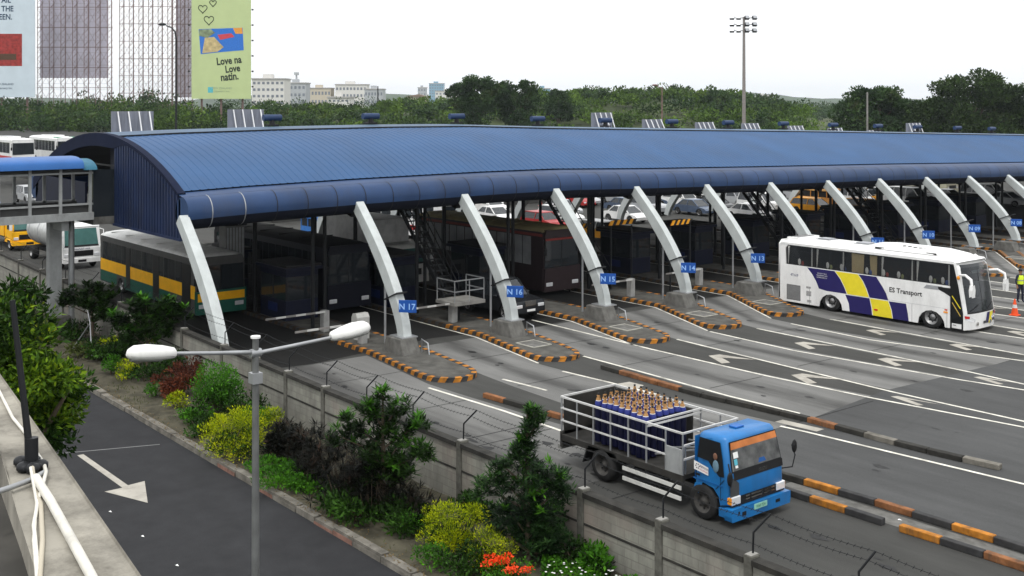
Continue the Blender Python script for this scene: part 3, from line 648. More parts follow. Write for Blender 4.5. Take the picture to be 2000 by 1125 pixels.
# ---------------------------------------------------------------- toll booths, barriers, stairs
def booth():
    t = thing('toll_booth', 'x', 'toll booth', (0,0,0), group='toll booths on the islands')
    m = MB(); m.box(-1.3,1.3,-.85,.85,0,.95,NAVY); m.box(-1.3,1.3,-.85,.85,2.05,2.35,NAVY)
    for sx in (-1,1):
        for sy in (-1,1): m.box(sx*1.3-.06*(sx>0)*1.0-(0 if sx>0 else 0), sx*1.3+(.06 if sx<0 else 0), sy*.85-(.06 if sy>0 else 0), sy*.85+(.06 if sy<0 else 0), .95, 2.05, DSTEEL)
    m.box(-.05,.05,-.85,-.79,.95,2.05,DSTEEL); m.box(-.05,.05,.79,.85,.95,2.05,DSTEEL); m.build('booth_body', t, bevel=.02)
    m = MB(); m.box(-1.24,1.24,-.83,-.82,.95,2.05,GLASSD); m.box(-1.24,1.24,.82,.83,.95,2.05,GLASSD); m.box(1.27,1.28,-.8,.8,.95,2.05,GLASSD); m.box(-1.28,-1.27,-.8,.8,.95,2.05,GLASSD); m.build('window', t)
    m = MB(); m.box(-1.55,1.55,-1.0,1.0,2.35,2.5,NAVY); m.box(-1.5,1.5,-.95,.95,2.5,2.62,M('booth_roof',(.02,.02,.022),.8,dirt=.5)); m.build('roof', t, bevel=.03)
    m = MB(); m.box(-.45,.45,-.87,-.85,.35,.75,M('booth_blue',(.008,.018,.09),.5)); m.build('panel', t)
    return t
B0 = booth(); n = 0
for i in range(12):
    for xx in (-48.6, -56.0) if i < 2 else (-48.6,):
        lab = ('dark navy glazed toll booth on the %s island' % LN[i]) + ('' if i > 1 else ', the one nearer the camera' if xx > -50 else ', the one at the back')
        loc = (xx, IC(i,-50), .155)
        if n == 0: B0.location = loc; B0['label'] = lab
        else: dup(B0, lab, loc)
        n += 1
# low end booth beside the wall lane: grey shuttered container at the first column
t = thing('storage_cabinet', 'tall grey ribbed metal cabinet under the left end of the canopy', 'cabinet', (-53.4, 25.0, .155))
m = MB(); m.box(-.4,.4,-.5,.5,0,4.0,M('ribbed_grey',(.17,.17,.165),.6,dirt=.4))
for k in range(6): m.box(.4,.43,-.45+.165*k,-.37+.165*k,.1,3.9,STEEL)
m.build('cabinet_body', t); m = MB(); m.box(-.5,.5,-.6,.6,4.0,4.1,DSTEEL); m.build('roof', t)
def barrier(i, x, ang, ln_=3.0, label=''):
    y = IC(i, x); t = thing('barrier_gate', label, 'barrier', (x, y-.55, .155), group='lane barriers')
    m = MB(); m.box(-.17,.17,-.15,.15,0,.95,M('barrier_housing',(.3,.3,.29),.5,dirt=.4)); m.build('housing', t, bevel=.02)
    m = MB()
    for k in range(6): a = .1+ln_*k/6; b = .1+ln_*(k+1)/6; m.beam((.2,-a,.92+a*math.tan(ang)),(.2,-b,.92+b*math.tan(ang)),.05,.08,M('boom_white',(.5,.5,.48),.5) if k % 2 == 0 else M('boom_grey',(.2,.19,.18),.5))
    m.build('boom', t)
barrier(0,-41.0,0,3.2,'lowered white lane barrier left of the N17 column'); barrier(0,-44.2,0,2.9,'lowered white barrier deeper under the roof beside N17')
barrier(1,-42.3,0,3.0,'lowered lane barrier between the N17 and N16 columns'); barrier(3,-42.0,0,2.9,'lowered lane barrier between the N15 and N14 columns'); barrier(4,-42.2,0,2.8,'lowered lane barrier right of the N14 sign')
m = MB(); t = thing('bollard_cabinet', 'short pale round-topped concrete cabinet on the N17 island', 'cabinet', (-41.9, IC(0,-42)-.1, .155))
m.poly([(-.22,0),(.22,0),(.22,.95),(.12,1.1),(-.12,1.1),(-.22,.95)], 'y', -.3,.3, M('pale_cabinet',(.4,.4,.38),.6,dirt=.3)); m.build('cabinet_body', t, bevel=.02)
def stair(i, x0, z0, label, land=True):
    y = IC(i, x0); zt = 5.1 + zo(y); t = thing('service_stair', label, 'staircase', (x0, y, 0), group='steel stairs up to the service tunnel')
    ln_ = (zt - z0) * .95; m = MB()
    for s in (-.42, .42): m.beam((0,s,z0),(-ln_,s,zt),.05,.22,DSTEEL); 
    for k in range(16): q = (k+.5)/16; m.box(-ln_*q-.13,-ln_*q+.13,-.42,.42,z0+(zt-z0)*q-.02,z0+(zt-z0)*q+.02,DSTEEL)
    m.build('flight', t)
    m = MB()
    for s in (-.45, .45):
        for h in (.5, 1.0): m.beam((0,s,z0+h),(-ln_,s,zt+h),.04,.04,DSTEEL)
        for k in range(7): q = k/6; m.cyl((-ln_*q,s,z0+(zt-z0)*q),(-ln_*q,s,z0+(zt-z0)*q+1.0),.02,DSTEEL,n=6)
    m.build('stair_rail', t)
    if land:
        m = MB(); m.box(0,1.5,-.9,.9,z0-.16,z0,CONC); m.cyl((.5,0,0),(.5,0,z0-.1),.12,DSTEEL); m.build('landing', t)
        m = MB()
        for p, q in (((1.45,-.85),(1.45,.85)),((0.05,-.85),(1.45,-.85)),((0.05,.85),(1.45,.85))):
            for h in (.5,1.0): m.beam((p[0],p[1],z0+h),(q[0],q[1],z0+h),.045,.045,STEEL)
        for p in ((1.45,-.85),(1.45,.85),(1.45,0),(.05,-.85),(.05,.85)): m.cyl((p[0],p[1],z0),(p[0],p[1],z0+1.0),.025,STEEL,n=6)
        m.build('landing_rail', t)
stair(1,-43.2,1.15,'dark steel stair with a railed landing between the N17 and N16 columns')
stair(3,-44.5,.2,'dark steel stair behind the N14 column',False); stair(6,-44.5,.2,'dark steel stair behind the coach roof, left of the N09 column',False); stair(8,-44.5,.2,'dark lattice stair directly behind the N09 column',False)
# ================================================================= VEHICLES (all face +X)
def arch(cx, r, z0, n=9): return [(cx + r*math.cos(math.pi - math.pi*k/(n-1)), z0 + r*math.sin(math.pi - math.pi*k/(n-1))) for k in range(n)]
NAVYP = M('navy_vinyl', (.022,.018,.1), .35, var=.05); SILV = M('silver_trim', (.35,.36,.38), .35, .4)
# ---------------------------------------------------------------- the coach
co = thing('coach', 'white coach with navy and yellow slanting panels leaving the plaza', 'coach', (-31.2, 48.78, 0))
HW = 1.33; BZ = .17
def Fx(z): return 5.2 if z < .9 else (5.2 - .17*(z-.9) if z < 2.95 else 4.85 - 1.4*(z-2.95)**1.3*1.2)
for s in (-1, 1):
    m = MB(); fe = lambda z: Fx(z) - .22
    if s < 0: pts = [(-5.2,.3)] + [(-4.9,BZ)] + arch(-2.05,.68,BZ) + arch(3.38,.68,BZ) + [(4.3,BZ),(4.3,2.08),(-5.16,2.08)]
    else: pts = [(-5.2,.3)] + [(-4.9,BZ)] + arch(-2.05,.68,BZ) + arch(3.38,.68,BZ) + [(fe(BZ),BZ),(fe(2.0),2.08),(-5.16,2.08)]
    m.poly(pts, 'y', s*HW, s*(HW-.05), WHITE)
    m.poly([(-5.16,2.08),(-4.75,2.08),(-4.78,2.9),(-4.6,3.1),(-5.1,3.1)], 'y', s*HW, s*(HW-.05), WHITE)
    m.poly([(-5.1,3.08),(4.6,3.08),(4.5,3.2),(-5.05,3.2)], 'y', s*HW, s*(HW-.05), WHITE)
    if s < 0: m.poly([(4.94,BZ),(4.985,BZ),(4.985,.9),(fe(2.1)+.005,2.1),(fe(2.9)+.005,2.9),(fe(2.9)-.06,3.08),(fe(2.9)-.16,3.08),(fe(2.1)-.06,2.1),(4.94,.9)], 'y', s*HW, s*(HW-.05), WHITE)
    m.build('side_panel', co)
m = MB(); m.box(-5.0,4.5,-1.2,1.2,.35,.9,BLACK)
m.box(-4.9,4.2,-1.12,1.12,.9,1.75,M('coach_interior',(.02,.02,.022),.9)); m.build('chassis', co)
# front skin
m = MB(); nu, zs = 16, [BZ,.3,.5,.7,.88,.95,1.3,1.7,2.1,2.5,2.86,2.92,3.05,3.15,3.25,3.33]
P = [[(Fx(z)-.22*abs(-1+2*k/nu)**3, HW*(-1+2*k/nu)*(1 if z < 2.9 else 1-.12*(z-2.9)/.4), z) for k in range(nu+1)] for z in zs]
WS = glass('coach_windscreen', (.02,.025,.03), .22)
for i in range(len(zs)-1):
    for k in range(nu):
        u = abs(-1+(2*k+1)/nu); mt = WS if .9 < zs[i] < 2.95 and u < .93 else WHITE
        if .84 < zs[i] < .9: mt = BLACK if u < .9 else WHITE
        m.add([P[i][k],P[i][k+1],P[i+1][k+1],P[i+1][k]], [(0,1,2,3)], mt, True)
m.build('front_panel', co)
m = MB(); nx = 30; X = [-5.15 + 10.0*k/nx for k in range(nx+1)]; nu = 14; Q = []
for x in X:
    fall = 1 if x < 4.0 else max(0, 1-((x-4.0)/1.0)**2.2); rf = min(1, (x+5.15)/.25+.3)
    Q.append([(x - .35*abs(-1+2*k/nu)**3*(x > 4.2)*(x-4.2), (HW-(.03))*(-1+2*k/nu), 3.15 + .24*((1-abs(-1+2*k/nu)**3.2))*max(.25,fall)*rf) for k in range(nu+1)])
m.add([p for q in Q for p in q], [(a*(nu+1)+b,(a+1)*(nu+1)+b,(a+1)*(nu+1)+b+1,a*(nu+1)+b+1) for a in range(nx) for b in range(nu)], WHITE, True); m.build('roof', co)
m = MB(); m.poly([(-HW,.3),(HW,.3),(HW,3.1),(1.1,3.3),(-1.1,3.3),(-HW,3.1)], 'x', -5.2,-5.12, WHITE); m.box(-5.23,-5.2,-1,1,1.9,2.9,GLASSD); m.build('rear_panel', co)
# air-conditioning pod and hatches
m = MB(); sec = lambda x, w_, h: [(x, w_*math.sin(t), 3.33 + h*max(0,math.cos(t))**.6) for t in [(-math.pi/2 + math.pi*k/10) for k in range(11)]]
m.loft([sec(-.35,.6,.04),sec(-.1,.85,.2),sec(.6,.95,.26),sec(3.2,.95,.24),sec(4.1,.85,.1),sec(4.35,.7,.02)], WHITE, caps=False, closed=False); ac = m.build('air_conditioner', co)
m = MB()
for k in range(5): m.add([(1.55+.28*k+.11*math.cos(t), -.55+.1*math.sin(t), 3.585-.01*k) for t in [2*math.pi*q/10 for q in range(10)]], [tuple(range(10))], BLACK)
for x in (.2, 2.9): m.box(x,x+.5,-.93,-.9,3.34,3.42,DSTEEL)
m.build('vent_hole', ac)
for x in (-3.2, -.95): m = MB(); m.box(x-.42,x+.42,-.4,.4,3.36,3.41,STEEL); m.box(x-.32,x+.32,-.3,.3,3.41,3.45,SILV); m.build('roof_hatch', co)
m = MB(); m.box(-5.0,-4.3,-.9,.9,3.3,3.42,WHITE); 
for k in range(3): m.box(-4.95+.2*k,-4.85+.2*k,-.7,.7,3.42,3.43,BLACK)
m.build('rear_vent', co, bevel=.04)
# windows
wins = [(-4.7,-3.12),(-2.95,-1.28),(-1.22,.64),(.74,2.46),(2.58,4.3)]
CURT = M('beige_curtain', (.42,.34,.18), .8, var=.15, vs=10, stretch=(8,1,.3)); HEAD = M('seat_cover', (.55,.55,.52), .8)
m = MB(); m.box(-4.75,4.3,-1.26,-1.24,2.04,3.1,BLACK); m.box(-4.75,4.3,1.24,1.26,2.04,3.1,BLACK)
for a, b in zip(wins, wins[1:]): m.box(a[1],b[0],-1.325,-1.26,2.06,3.08,BLACK)
for a, b in wins: m.box(a,b,-1.325,-1.26,2.06,2.1,BLACK); m.box(a,b,-1.325,-1.26,3.04,3.08,BLACK)
m.build('window_surround', co)
for k, (a, b) in enumerate(wins):
    m = MB(); pts = [(a,2.08),(b,2.08),(b,3.06),(a,3.06)] if k else [(a+.05,2.08),(b,2.08),(b,3.06),(a+.35,3.06),(a+.1,2.9),(a,2.5)]
    m.poly(pts, 'y', -1.33,-1.327, glass('coach_glass',(.03,.035,.04),.75)); wdw = m.build('window', co)
    m = MB()
    if k == 2: m.poly([(a+.35,2.1),(a+1.0,2.1),(a+1.05,3.03),(a+.35,3.03)],'y',-1.272,-1.268,CURT); m.poly([(a+1.4,2.1),(b-.12,2.1),(b-.1,3.03),(a+1.35,3.03)],'y',-1.272,-1.268,CURT)
    else:
        m.poly([(b-.12,2.1),(b-.04,2.1),(b-.04,3.03),(b-.1,3.03)],'y',-1.272,-1.268,HEAD); m.poly([(a+.03,2.1),(a+.07,2.1),(a+.16,3.03),(a+.04,3.03)],'y',-1.272,-1.268,HEAD)
    m.build('curtain', wdw)
    m = MB()
    for q, x in enumerate(([.75],[.7,1.5],[1.2],[.15,.95],[.75,1.35])[k]):
        m.ball((a+x,-1.285,2.27),(.09,.02,.17),HEAD); m.ball((a+x+.2,-1.285,2.2),(.08,.02,.13),M('passenger_clothes_%d'%((k+q)%3),[(.25,.05,.04),(.2,.22,.1),(.06,.1,.25)][(k+q)%3],.8))
    m.build('seat_back', wdw)
# door on the near front corner
m = MB(); m.poly([(4.33,BZ+.02),(4.92,BZ+.02),(4.92,.95),(4.7,2.1),(4.5,3.0),(4.33,3.05)],'y',-HW-.004,-HW+.05,M('door_glass_black',(.012,.013,.014),.08)); dr = m.build('door', co)
m = MB(); m.poly([(4.4,BZ+.04),(4.86,BZ+.04),(4.86,.42),(4.4,.42)],'y',-HW-.01,-HW-.004,WHITE); m.box(4.45,4.6,-HW-.014,-HW-.01,.33,.36,BLACK); m.build('door_step_panel', dr)
m = MB(); m.beam((4.42,-HW-.02,1.65),(4.82,-HW-.02,1.12),.02,.03,YEL); m.beam((4.42,-HW-.02,1.35),(4.82,-HW-.02,.78),.02,.03,M('brass',(.5,.36,.08),.4)); m.build('handrail', dr)
# livery on the near side
def pan(pts, mat, off=.004): mb.poly(pts, 'y', -HW-off, -HW+.001, mat)
mb = MB(); pan([(-3.44,2.04),(-1.82,2.04),(-1.5,1.7),(-1.25,1.3),(-1.12,1.0),(-2.3,1.0),(-2.74,1.06),(-2.9,1.4),(-3.15,1.75)],NAVYP); pan([(-.46,2.04),(.52,2.04),(.85,1.62),(1.06,1.3),(1.17,1.0),(.16,1.0),(0,1.4),(-.2,1.75)],NAVYP)
pan([(-1.2,.96),(.15,.96),(.26,.5),(.3,BZ),(-.95,BZ),(-1.0,.55)],NAVYP); pan([(1.2,.96),(2.1,.97),(2.2,.5),(2.24,BZ),(1.42,BZ),(1.36,.55)],NAVYP)
pan([(-1.78,2.04),(-.5,2.04),(-.24,1.75),(-.05,1.4),(.12,1.0),(-1.08,1.0),(-1.22,1.3),(-1.46,1.7)],YEL); pan([(.19,.96),(1.16,.96),(1.32,.55),(1.38,BZ),(.34,BZ),(.3,.5)],YEL)
mb.build('side_livery', co)
mb = MB()
text(mb, 'ES Transport', (2.08,-HW-.004,1.42), (1,0,0), (0,0,1), .32, BLACK, fat=.022); text(mb, '471619', (-4.22,-HW-.004,1.5), (1,0,0), (0,0,1), .2, M('number_blue',(.03,.04,.12),.5), fat=.01, sx=.8)
for k, (wd, mt) in enumerate(((.46,0),(.5,0),(.48,0))): text(mb, ('SPECIALTY BUS','TRANSPORT AND','EXPRESS SERVICE')[k], (-2.55,-HW-.009,1.8-.1*k), (1,0,0), (0,0,1), .08, WHITE)
text(mb, '471619', (Fx(.8)-.14,-.62,.72), (0,1,0), (0,0,1), .16, M('number_blue',(0,0,0)), .006, fat=.01)
mb.build('lettering', co)
mb = MB(); pan([(-4.7,.28),(-3.85,.28),(-3.85,1.06),(-4.7,1.06)],M('grille_grey',(.16,.16,.16),.6,var=.3,vs=30),.006)
for k in range(12): mb.box(-4.62+.065*k,-4.6+.065*k,-HW-.012,-HW-.006,.33,1.0,STEEL)
for x,z,w_,h in ((-3.5,.98,.28,.1),(-3.5,.6,.3,.25),(-3.45,.28,.25,.12)): pan([(x,z),(x+w_,z),(x+w_,z+h),(x,z+h)],M('notice_grey',(.3,.3,.3),.6,var=.5,vs=25),.003)
for x in (-3.3,2.4,4.15): mb.box(x,x+.012,-HW-.003,-HW,BZ,1.0,DSTEEL)
mb.box(.3,4.3,-HW-.003,-HW,1.02,1.03,SILV); pan([(3.15,2.0),(3.95,2.0),(3.7,1.83),(3.0,1.83)],SILV,.01)
pan([(3.72,1.98),(4.33,1.98),(4.33,1.6),(4.0,1.76),(3.75,1.85)],BLACK,.012); mb.build('side_trim', co)
mb = MB(); pan([(4.05,.95),(4.18,.95),(4.18,1.0),(4.05,1.0)],LAMP_R,.02); pan([(4.0,.83),(4.2,.83),(4.2,.9),(4.0,.9)],LAMP_Y,.02); pan([(.42,.42),(.6,.42),(.6,.5),(.42,.5)],LAMP_R,.02); mb.build('marker_lamp', co)
# front details laid on the curved skin
def fs(u, z, off=.01): x = Fx(z)-.22*abs(u)**3 + off; return (x, HW*u, z)
def fpanel(us, mat, name, off=.012):
    m = MB(); n = 8
    for (u0, z0, u1, z1, w0) in us:
        for k in range(n):
            ta, tb = k/n, (k+1)/n
            ua, ub = u0+(u1-u0)*ta, u0+(u1-u0)*tb; za, zb = z0+(z1-z0)*ta, z0+(z1-z0)*tb
            m.add([fs(ua,za,off),fs(ua+w0,za,off),fs(ub+w0,zb,off),fs(ub,zb,off)],[(0,1,2,3)],mat,True)
    return m.build(name, co)
fpanel([(.1,.36,.22,.84,.2),(.56,.4,.7,.84,.25)],NAVYP,'front_livery'); fpanel([(.3,.33,.42,.84,.26)],YEL,'front_livery')
fpanel([(-.1,.3,.85,.3,.0)],BLACK,'bumper_line'); m = MB()
for u0,u1,z0,z1 in ((-.05,.2,.36,.48),(.45,.95,.36,.48)): m.add([fs(u0,z0,.02),fs(u1,z0,.02),fs(u1,z1,.02),fs(u0,z1,.02)],[(0,1,2,3)],M('fog_recess',(.05,.05,.055),.4))
m.build('fog_lamp_recess', co)
for s in (-1,1):
    m = MB(); q = [fs(s*u,z,.02) for u,z in ((.98,.8),(.75,.74),(.5,.6),(.56,.52),(.78,.56),(.97,.66))]; m.add(q,[tuple(range(6)) if s<0 else tuple(range(6))],LAMP_W)
    q = [fs(s*u,z,.026) for u,z in ((1.0,.82),(.8,.77),(.8,.68),(.97,.68))]; m.add(q,[(0,1,2,3)],LAMP_R); m.build('headlight', co)
    m = MB(); m.cyl(fs(s*.42,.4,.0),fs(s*.42,.4,.04),.09,CHROME,n=12); m.build('fog_lamp', co)
fpanel([(-.35,2.75,-.3,2.62,.5)],M('sign_pale',(.35,.5,.5),.4),'route_board',-.03); fpanel([(.25,2.72,.3,2.6,.5)],M('sign_pink',(.6,.2,.22),.4),'route_board',-.03)
m = MB(); text(m,'ES TRANSPORT',(Fx(2.66)-.02,-.22,2.63),(0,1,0),(-.17,0,1),.1,WHITE,.0); text(m,'PROVINCIAL',(Fx(2.66)-.07,.62,2.63),(0,1,0),(-.17,0,1),.1,WHITE,.0); m.build('route_lettering', co)
fpanel([(-.02,.93,-.02,2.85,.025)],BLACK,'screen_divider',.006)
m = MB(); m.box(4.2,4.75,-1.1,1.1,.9,1.25,M('dashboard',(.03,.03,.03),.8)); m.ball((4.5,.65,1.75),(.16,.25,.4),M('driver_shirt',(.25,.28,.3),.8)); m.box(4.3,4.5,-.9,-.4,1.0,1.5,HEAD); m.build('cab_interior', co)
for s in (-1,1):
    m = MB(); m.tube([(4.75,s*1.3,2.62),(5.1,s*1.42,2.66),(5.4,s*1.5,2.5),(5.45,s*1.5,2.2)],[.05,.06,.07,.06],WHITE,8); mr = m.build('mirror_arm', co)
    m = MB(); m.poly([(-.11,0),(.11,0),(.13,.3),(.08,.5),(-.08,.5),(-.13,.3)],'x',-.06,.06,WHITE); q = m.build('mirror', mr, bevel=.03); q.location = (5.46,s*1.5,1.75)
m = MB(); m.ball((4.72,-HW-.02,2.5),(.08,.03,.09),LAMP_Y); m.build('marker_lamp', co)
for u in (-.45,.5): m = MB(); m.beam(fs(u-.3,1.0,.03),fs(u+.15,1.25,.03),.02,.02,BLACK); m.build('wiper', co)
wheels(co, (-2.05, 3.38), 1.16, .53, .3, truck=True)
# ---------------------------------------------------------------- the blue cylinder truck
tk = thing('flatbed_truck', 'blue cab-over truck with white rails carrying gas cylinders', 'truck', (-20.9, 22.42, 0))
BLUE = M('cab_blue', (.009,.135,.37), .35, var=.12, dirt=.3, vs=2, spec=.4); DB = M('truck_bed_dark', (.028,.027,.025), .8, var=.4, dirt=.4)
m = MB(); m.box(-3.1,1.5,-1.0,1.0,.78,.9,DB); m.box(-3.12,1.55,-1.1,-1.0,.74,.92,DB); m.box(-3.12,1.55,1.0,1.1,.74,.92,DB); m.box(-3.14,-3.06,-1.1,1.1,.55,1.0,DB)
for x in (-2.6,-1.9,-1.2,-.5,.2,.9): m.box(x,x+.06,-1.08,1.08,.7,.78,DB)
m.build('bed', tk, bevel=.01)
m = MB(); m.beam((-3.3,-.38,.6),(2.6,-.38,.6),.08,.18,DSTEEL); m.beam((-3.3,.38,.6),(2.6,.38,.6),.08,.18,DSTEEL); m.cyl((-.3,-.85,.5),(.7,-.85,.5),.2,DSTEEL); m.box(-1.4-.1,-1.4+.1,-.9,.9,.3,.5,DSTEEL); m.box(2.1,2.3,-.9,.9,.3,.5,DSTEEL); m.box(-3.4,-3.25,-.95,.95,.42,.54,M('rear_bumper',(.18,.18,.17),.6,dirt=.5)); m.build('chassis', tk)
RAILM = M('rail_pale_paint',(.5,.5,.49),.5,var=.1,dirt=.3)
for s in (-1, 1):
    m = MB(); Y = s*1.07
    for z, r in ((1.98,.024),(1.66,.02),(1.31,.02)): m.beam((-3.12,Y,z),(1.55 if z > 1.9 or s > 0 else .95,Y,z),r*2,r*2,RAILM)
    m.build('side_rail', tk)
    for x in (-3.1,-2.45,-1.78,-1.1,-.42,.25,.94,1.53): m = MB(); m.beam((x,Y,.9),(x,Y,1.98),.035,.035,STEEL,up=(1,0,0)); m.build('rail_post', tk)
for x, zz in ((-3.12,(1.98,1.66,1.31)),(1.53,(1.98,1.66,1.31)),(.25,(1.98,1.88))):
    for z in zz: m = MB(); m.beam((x,-1.07,z),(x,1.07,z),.045,.045,RAILM); m.build('cross_rail', tk)
m = MB(); m.box(-3.09,-3.06,-1.0,1.0,.9,1.95,DB); m.box(-3.05,-.0,1.0,1.04,.9,1.93,DB); m.build('bed_panel', tk)
m = MB(); m.box(.96,1.52,-1.09,-1.05,.86,1.56,M('grey_locker',(.28,.29,.29),.5,dirt=.3)); m.build('side_locker', tk)
m = MB(); 
for y in (-.9,-.3,.4,.9): m.beam((1.45,y,.9),(1.45,y,1.6),.04,.04,STEEL,up=(1,0,0)); m.beam((.4,y,1.25+.1*y),(1.45,y*.6,1.45),.035,.035,STEEL)
m.build('bed_frame', tk)
for z in (.58,.31): m = MB(); m.beam((-.62,-1.08,z),(1.48,-1.08,z),.03,.1,OFFW); m.build('side_guard', tk)
m = MB(); m.poly([(-2.05,.72),(-1.95,.86),(-.9,.86),(-.8,.72)],'y',-1.1,-.75,DB); m.poly([(-2.05,.72),(-2.2,.35),(-2.16,.35),(-2.0,.72)],'y',-1.1,-.75,BLACK); m.build('mudguard', tk)
# cab
def cabring(y, ins): # side outline at width y
    return [(1.84+ins*.3,y,.62),(1.95+ins*.3,y,2.06),(2.05+ins*.3,y,2.14),(2.75-ins*.4,y,2.16),(2.86-ins*.5,y,2.09),(3.02-ins*.25,y,1.34),(3.05-ins*.2,y,1.1),(3.07-ins*.2,y,.55),(2.76,y,.5),(2.72,y,.7),(2.55,y,.87),(2.2,y,.93),(1.95,y,.86),(1.88,y,.66)]
m = MB(); rr = []
for y, ins in ((-1.08,.75),(-1.055,.4),(-1.0,.15),(-.93,0),(.93,0),(1.0,.15),(1.055,.4),(1.08,.75)):
    r0 = cabring(y, ins); r0 = [(x, yy*(1 if z < 1.35 else 1-.07*(z-1.35)/.8), z-(ins*.13 if z > 2 else 0)) for x, yy, z in r0]; rr.append(r0)
m.loft(rr, BLUE, caps=False, smooth=True)
for r0, fl in ((rr[0],1),(rr[-1],0)):
    tri = tessellate_polygon([[Vector((p[0],p[2],0)) for p in r0]]); m.add(r0, [tuple(t) for t in tri], BLUE)
m.build('cab', tk, bevel=.025)
m = MB(); m.box(2.25,2.5,-.16,.16,2.15,2.2,M('vent_blue',(.01,.1,.35),.4)); m.build('roof_vent', tk, bevel=.02)
# windscreen, header strip, dark panel under it, side glass
wy = lambda z: 1.0*(1-.07*(z-1.35)/.8)
def fq(y0,y1,z0,z1,off,mat,mb,y0t=None,y1t=None):
    fx = lambda z: 2.86+(3.02-2.86)*(2.09-z)/(2.09-1.34) if z > 1.34 else 3.02+(3.05-3.02)*(1.34-z)/.24 if z > 1.1 else 3.05+.02*(1.1-z)/.55
    y0t = y0 if y0t is None else y0t; y1t = y1 if y1t is None else y1t
    mb.add([(fx(z0)+off,y0,z0),(fx(z0)+off,y1,z0),(fx(z1)+off,y1t,z1),(fx(z1)+off,y0t,z1)],[(0,1,2,3)],mat)
m = MB(); fq(-.97,.97,1.32,2.04,.010,BLACK,m,-.91,.91); m.build('windscreen_seal', tk)
m = MB(); fq(-.93,.93,1.36,1.86,.02,M('screen_reflection_grey',(.2,.2,.195),.7,var=.6,vs=3),m,-.89,.89); m.build('windscreen', tk)  # grey panel behind the glass: sky reflection put into the colour
m = MB(); fq(-.93,.93,1.36,1.86,.045,glass('truck_screen_glass',(.03,.035,.04),.6),m,-.89,.89); m.build('screen_glass', tk)
m = MB(); fq(-.895,.895,1.86,2.02,.03,M('orange_sunstrip',(.5,.17,.05),.5,var=.2,dirt=.2),m,-.87,.87); m.build('sun_strip', tk)
m = MB(); fq(-.86,-.68,1.66,1.8,.05,WHITE,m); fq(-.86,-.74,1.5,1.64,.05,M('sticker_teal',(.1,.4,.5),.5),m); fq(-.84,-.74,1.43,1.49,.05,WHITE,m); m.build('sticker', tk)
m = MB(); fq(.05,.35,1.4,1.5,.03,M('dash_blue_cloth',(.03,.18,.6),.7),m,.1,.3); m.build('dashboard_cloth', tk)
m = MB(); fq(-.9,1.0,1.14,1.33,.012,BLACK,m); text(m,'ISUZU',(3.055,.2,1.19),(0,1,0),(0,0,1),.12,M('dark_lettering',(.08,.08,.08),.4),.004); m.build('front_band', tk)
m = MB()
for y0,y1 in ((-.5,-.35),(-.28,.12),(.2,.42),(.5,.62)):
    for z in (.6,.68): fq(y0,y1,z,z+.035,.02,CHROME,m)
m.build('grille', tk)
m = MB(); fq(-1.02,1.02,.52,.74,.008,BLACK,m); m.build('grille_surround', tk)
m = MB(); m.add([(3.068,-1.06,.55),(3.068,-.72,.6),(3.06,-.72,1.05),(3.05,-.9,1.2),(3.05,-1.05,1.2)],[(0,1,2,3,4)],M('faded_corner_plastic',(.05,.052,.055),.6)); m.build('corner_panel', tk)
for s in (-1,1):
    m = MB(); m.box(2.98,3.1,min(s*.7,s*1.04),max(s*.7,s*1.04),.56,.76,LAMP_W); m.box(2.9,3.09,min(s*.96,s*1.06),max(s*.96,s*1.06),.57,.75,LAMP_Y); m.build('headlight', tk, bevel=.02)
m = MB(); m.poly([(-1.12,.2),(1.12,.2),(1.15,.32),(1.15,.5),(-1.15,.5),(-1.15,.32)],'x',2.95,3.18,BLUE); m.box(2.75,2.95,-1.12,1.12,.25,.46,BLUE); bp = m.build('bumper', tk, bevel=.03)
m = MB(); m.box(3.18,3.185,.55,.72,.32,.4,BLACK); m.box(3.18,3.185,-.75,-.6,.28,.38,BLACK); m.box(3.18,3.185,-.9,-.84,.35,.42,BLACK); m.build('bumper_slot', bp)
m = MB(); m.box(3.18,3.195,-.3,.2,.34,.47,M('number_plate',(.25,.5,.4),.4)); text(m,'RAF 724',(3.195,-.05,.37),(0,1,0),(0,0,1),.1,M('plate_ink',(.02,.12,.06),.5),.003); m.build('number_plate', bp)
sd = lambda z: -1.085*(1 if z < 1.35 else 1-.07*(z-1.35)/.8)
m = MB(); pts = [(2.02,1.52),(2.06,2.02),(2.72,2.02),(2.83,1.62),(2.9,1.22),(2.74,1.2),(2.5,1.38),(2.38,1.5)]
m.add([(x,sd(z)-.006,z) for x,z in pts],[tuple(t) for t in tessellate_polygon([[Vector((x,z,0)) for x,z in pts]])],M('cab_window_dark',(.012,.013,.014),.06)); sw = m.build('side_window', tk)
m = MB(); m.ball((2.62,-1.08,1.42),(.1,.025,.16),M('driver_shirt_blue',(.12,.2,.26),.8)); m.ball((2.6,-1.075,1.66),(.07,.02,.09),M('skin_dark',(.16,.08,.05),.6)); m.build('driver_shape', sw)
m = MB(); m.add([(x,-1.1,z) for x,z in ((1.93,1.42),(2.4,1.34),(2.4,1.14),(1.93,1.2))],[(0,1,2,3)],WHITE); nt_ = m.build('door_notice', tk)
m = MB(); text(m,'REFRON',(2.27,-1.104,1.27),(1,0,-.17),(.0,0,1),.08,M('notice_ink',(.05,.02,.06),.6),.0,fat=.01); text(m,'PHILIPPINES',(2.25,-1.104,1.2),(1,0,-.17),(0,0,1),.05,M('notice_red',(.5,.05,.05),.6),.0)
for k in range(6): a = k*math.pi/3; m.add([(2.05+.055*math.cos(a)+.018*math.cos(t),-1.105,1.3+.055*math.sin(a)+.018*math.sin(t)) for t in [2*math.pi*q/8 for q in range(8)]],[tuple(range(8))],M('notice_ink',(0,0,0)))
m.build('notice_lettering', nt_)
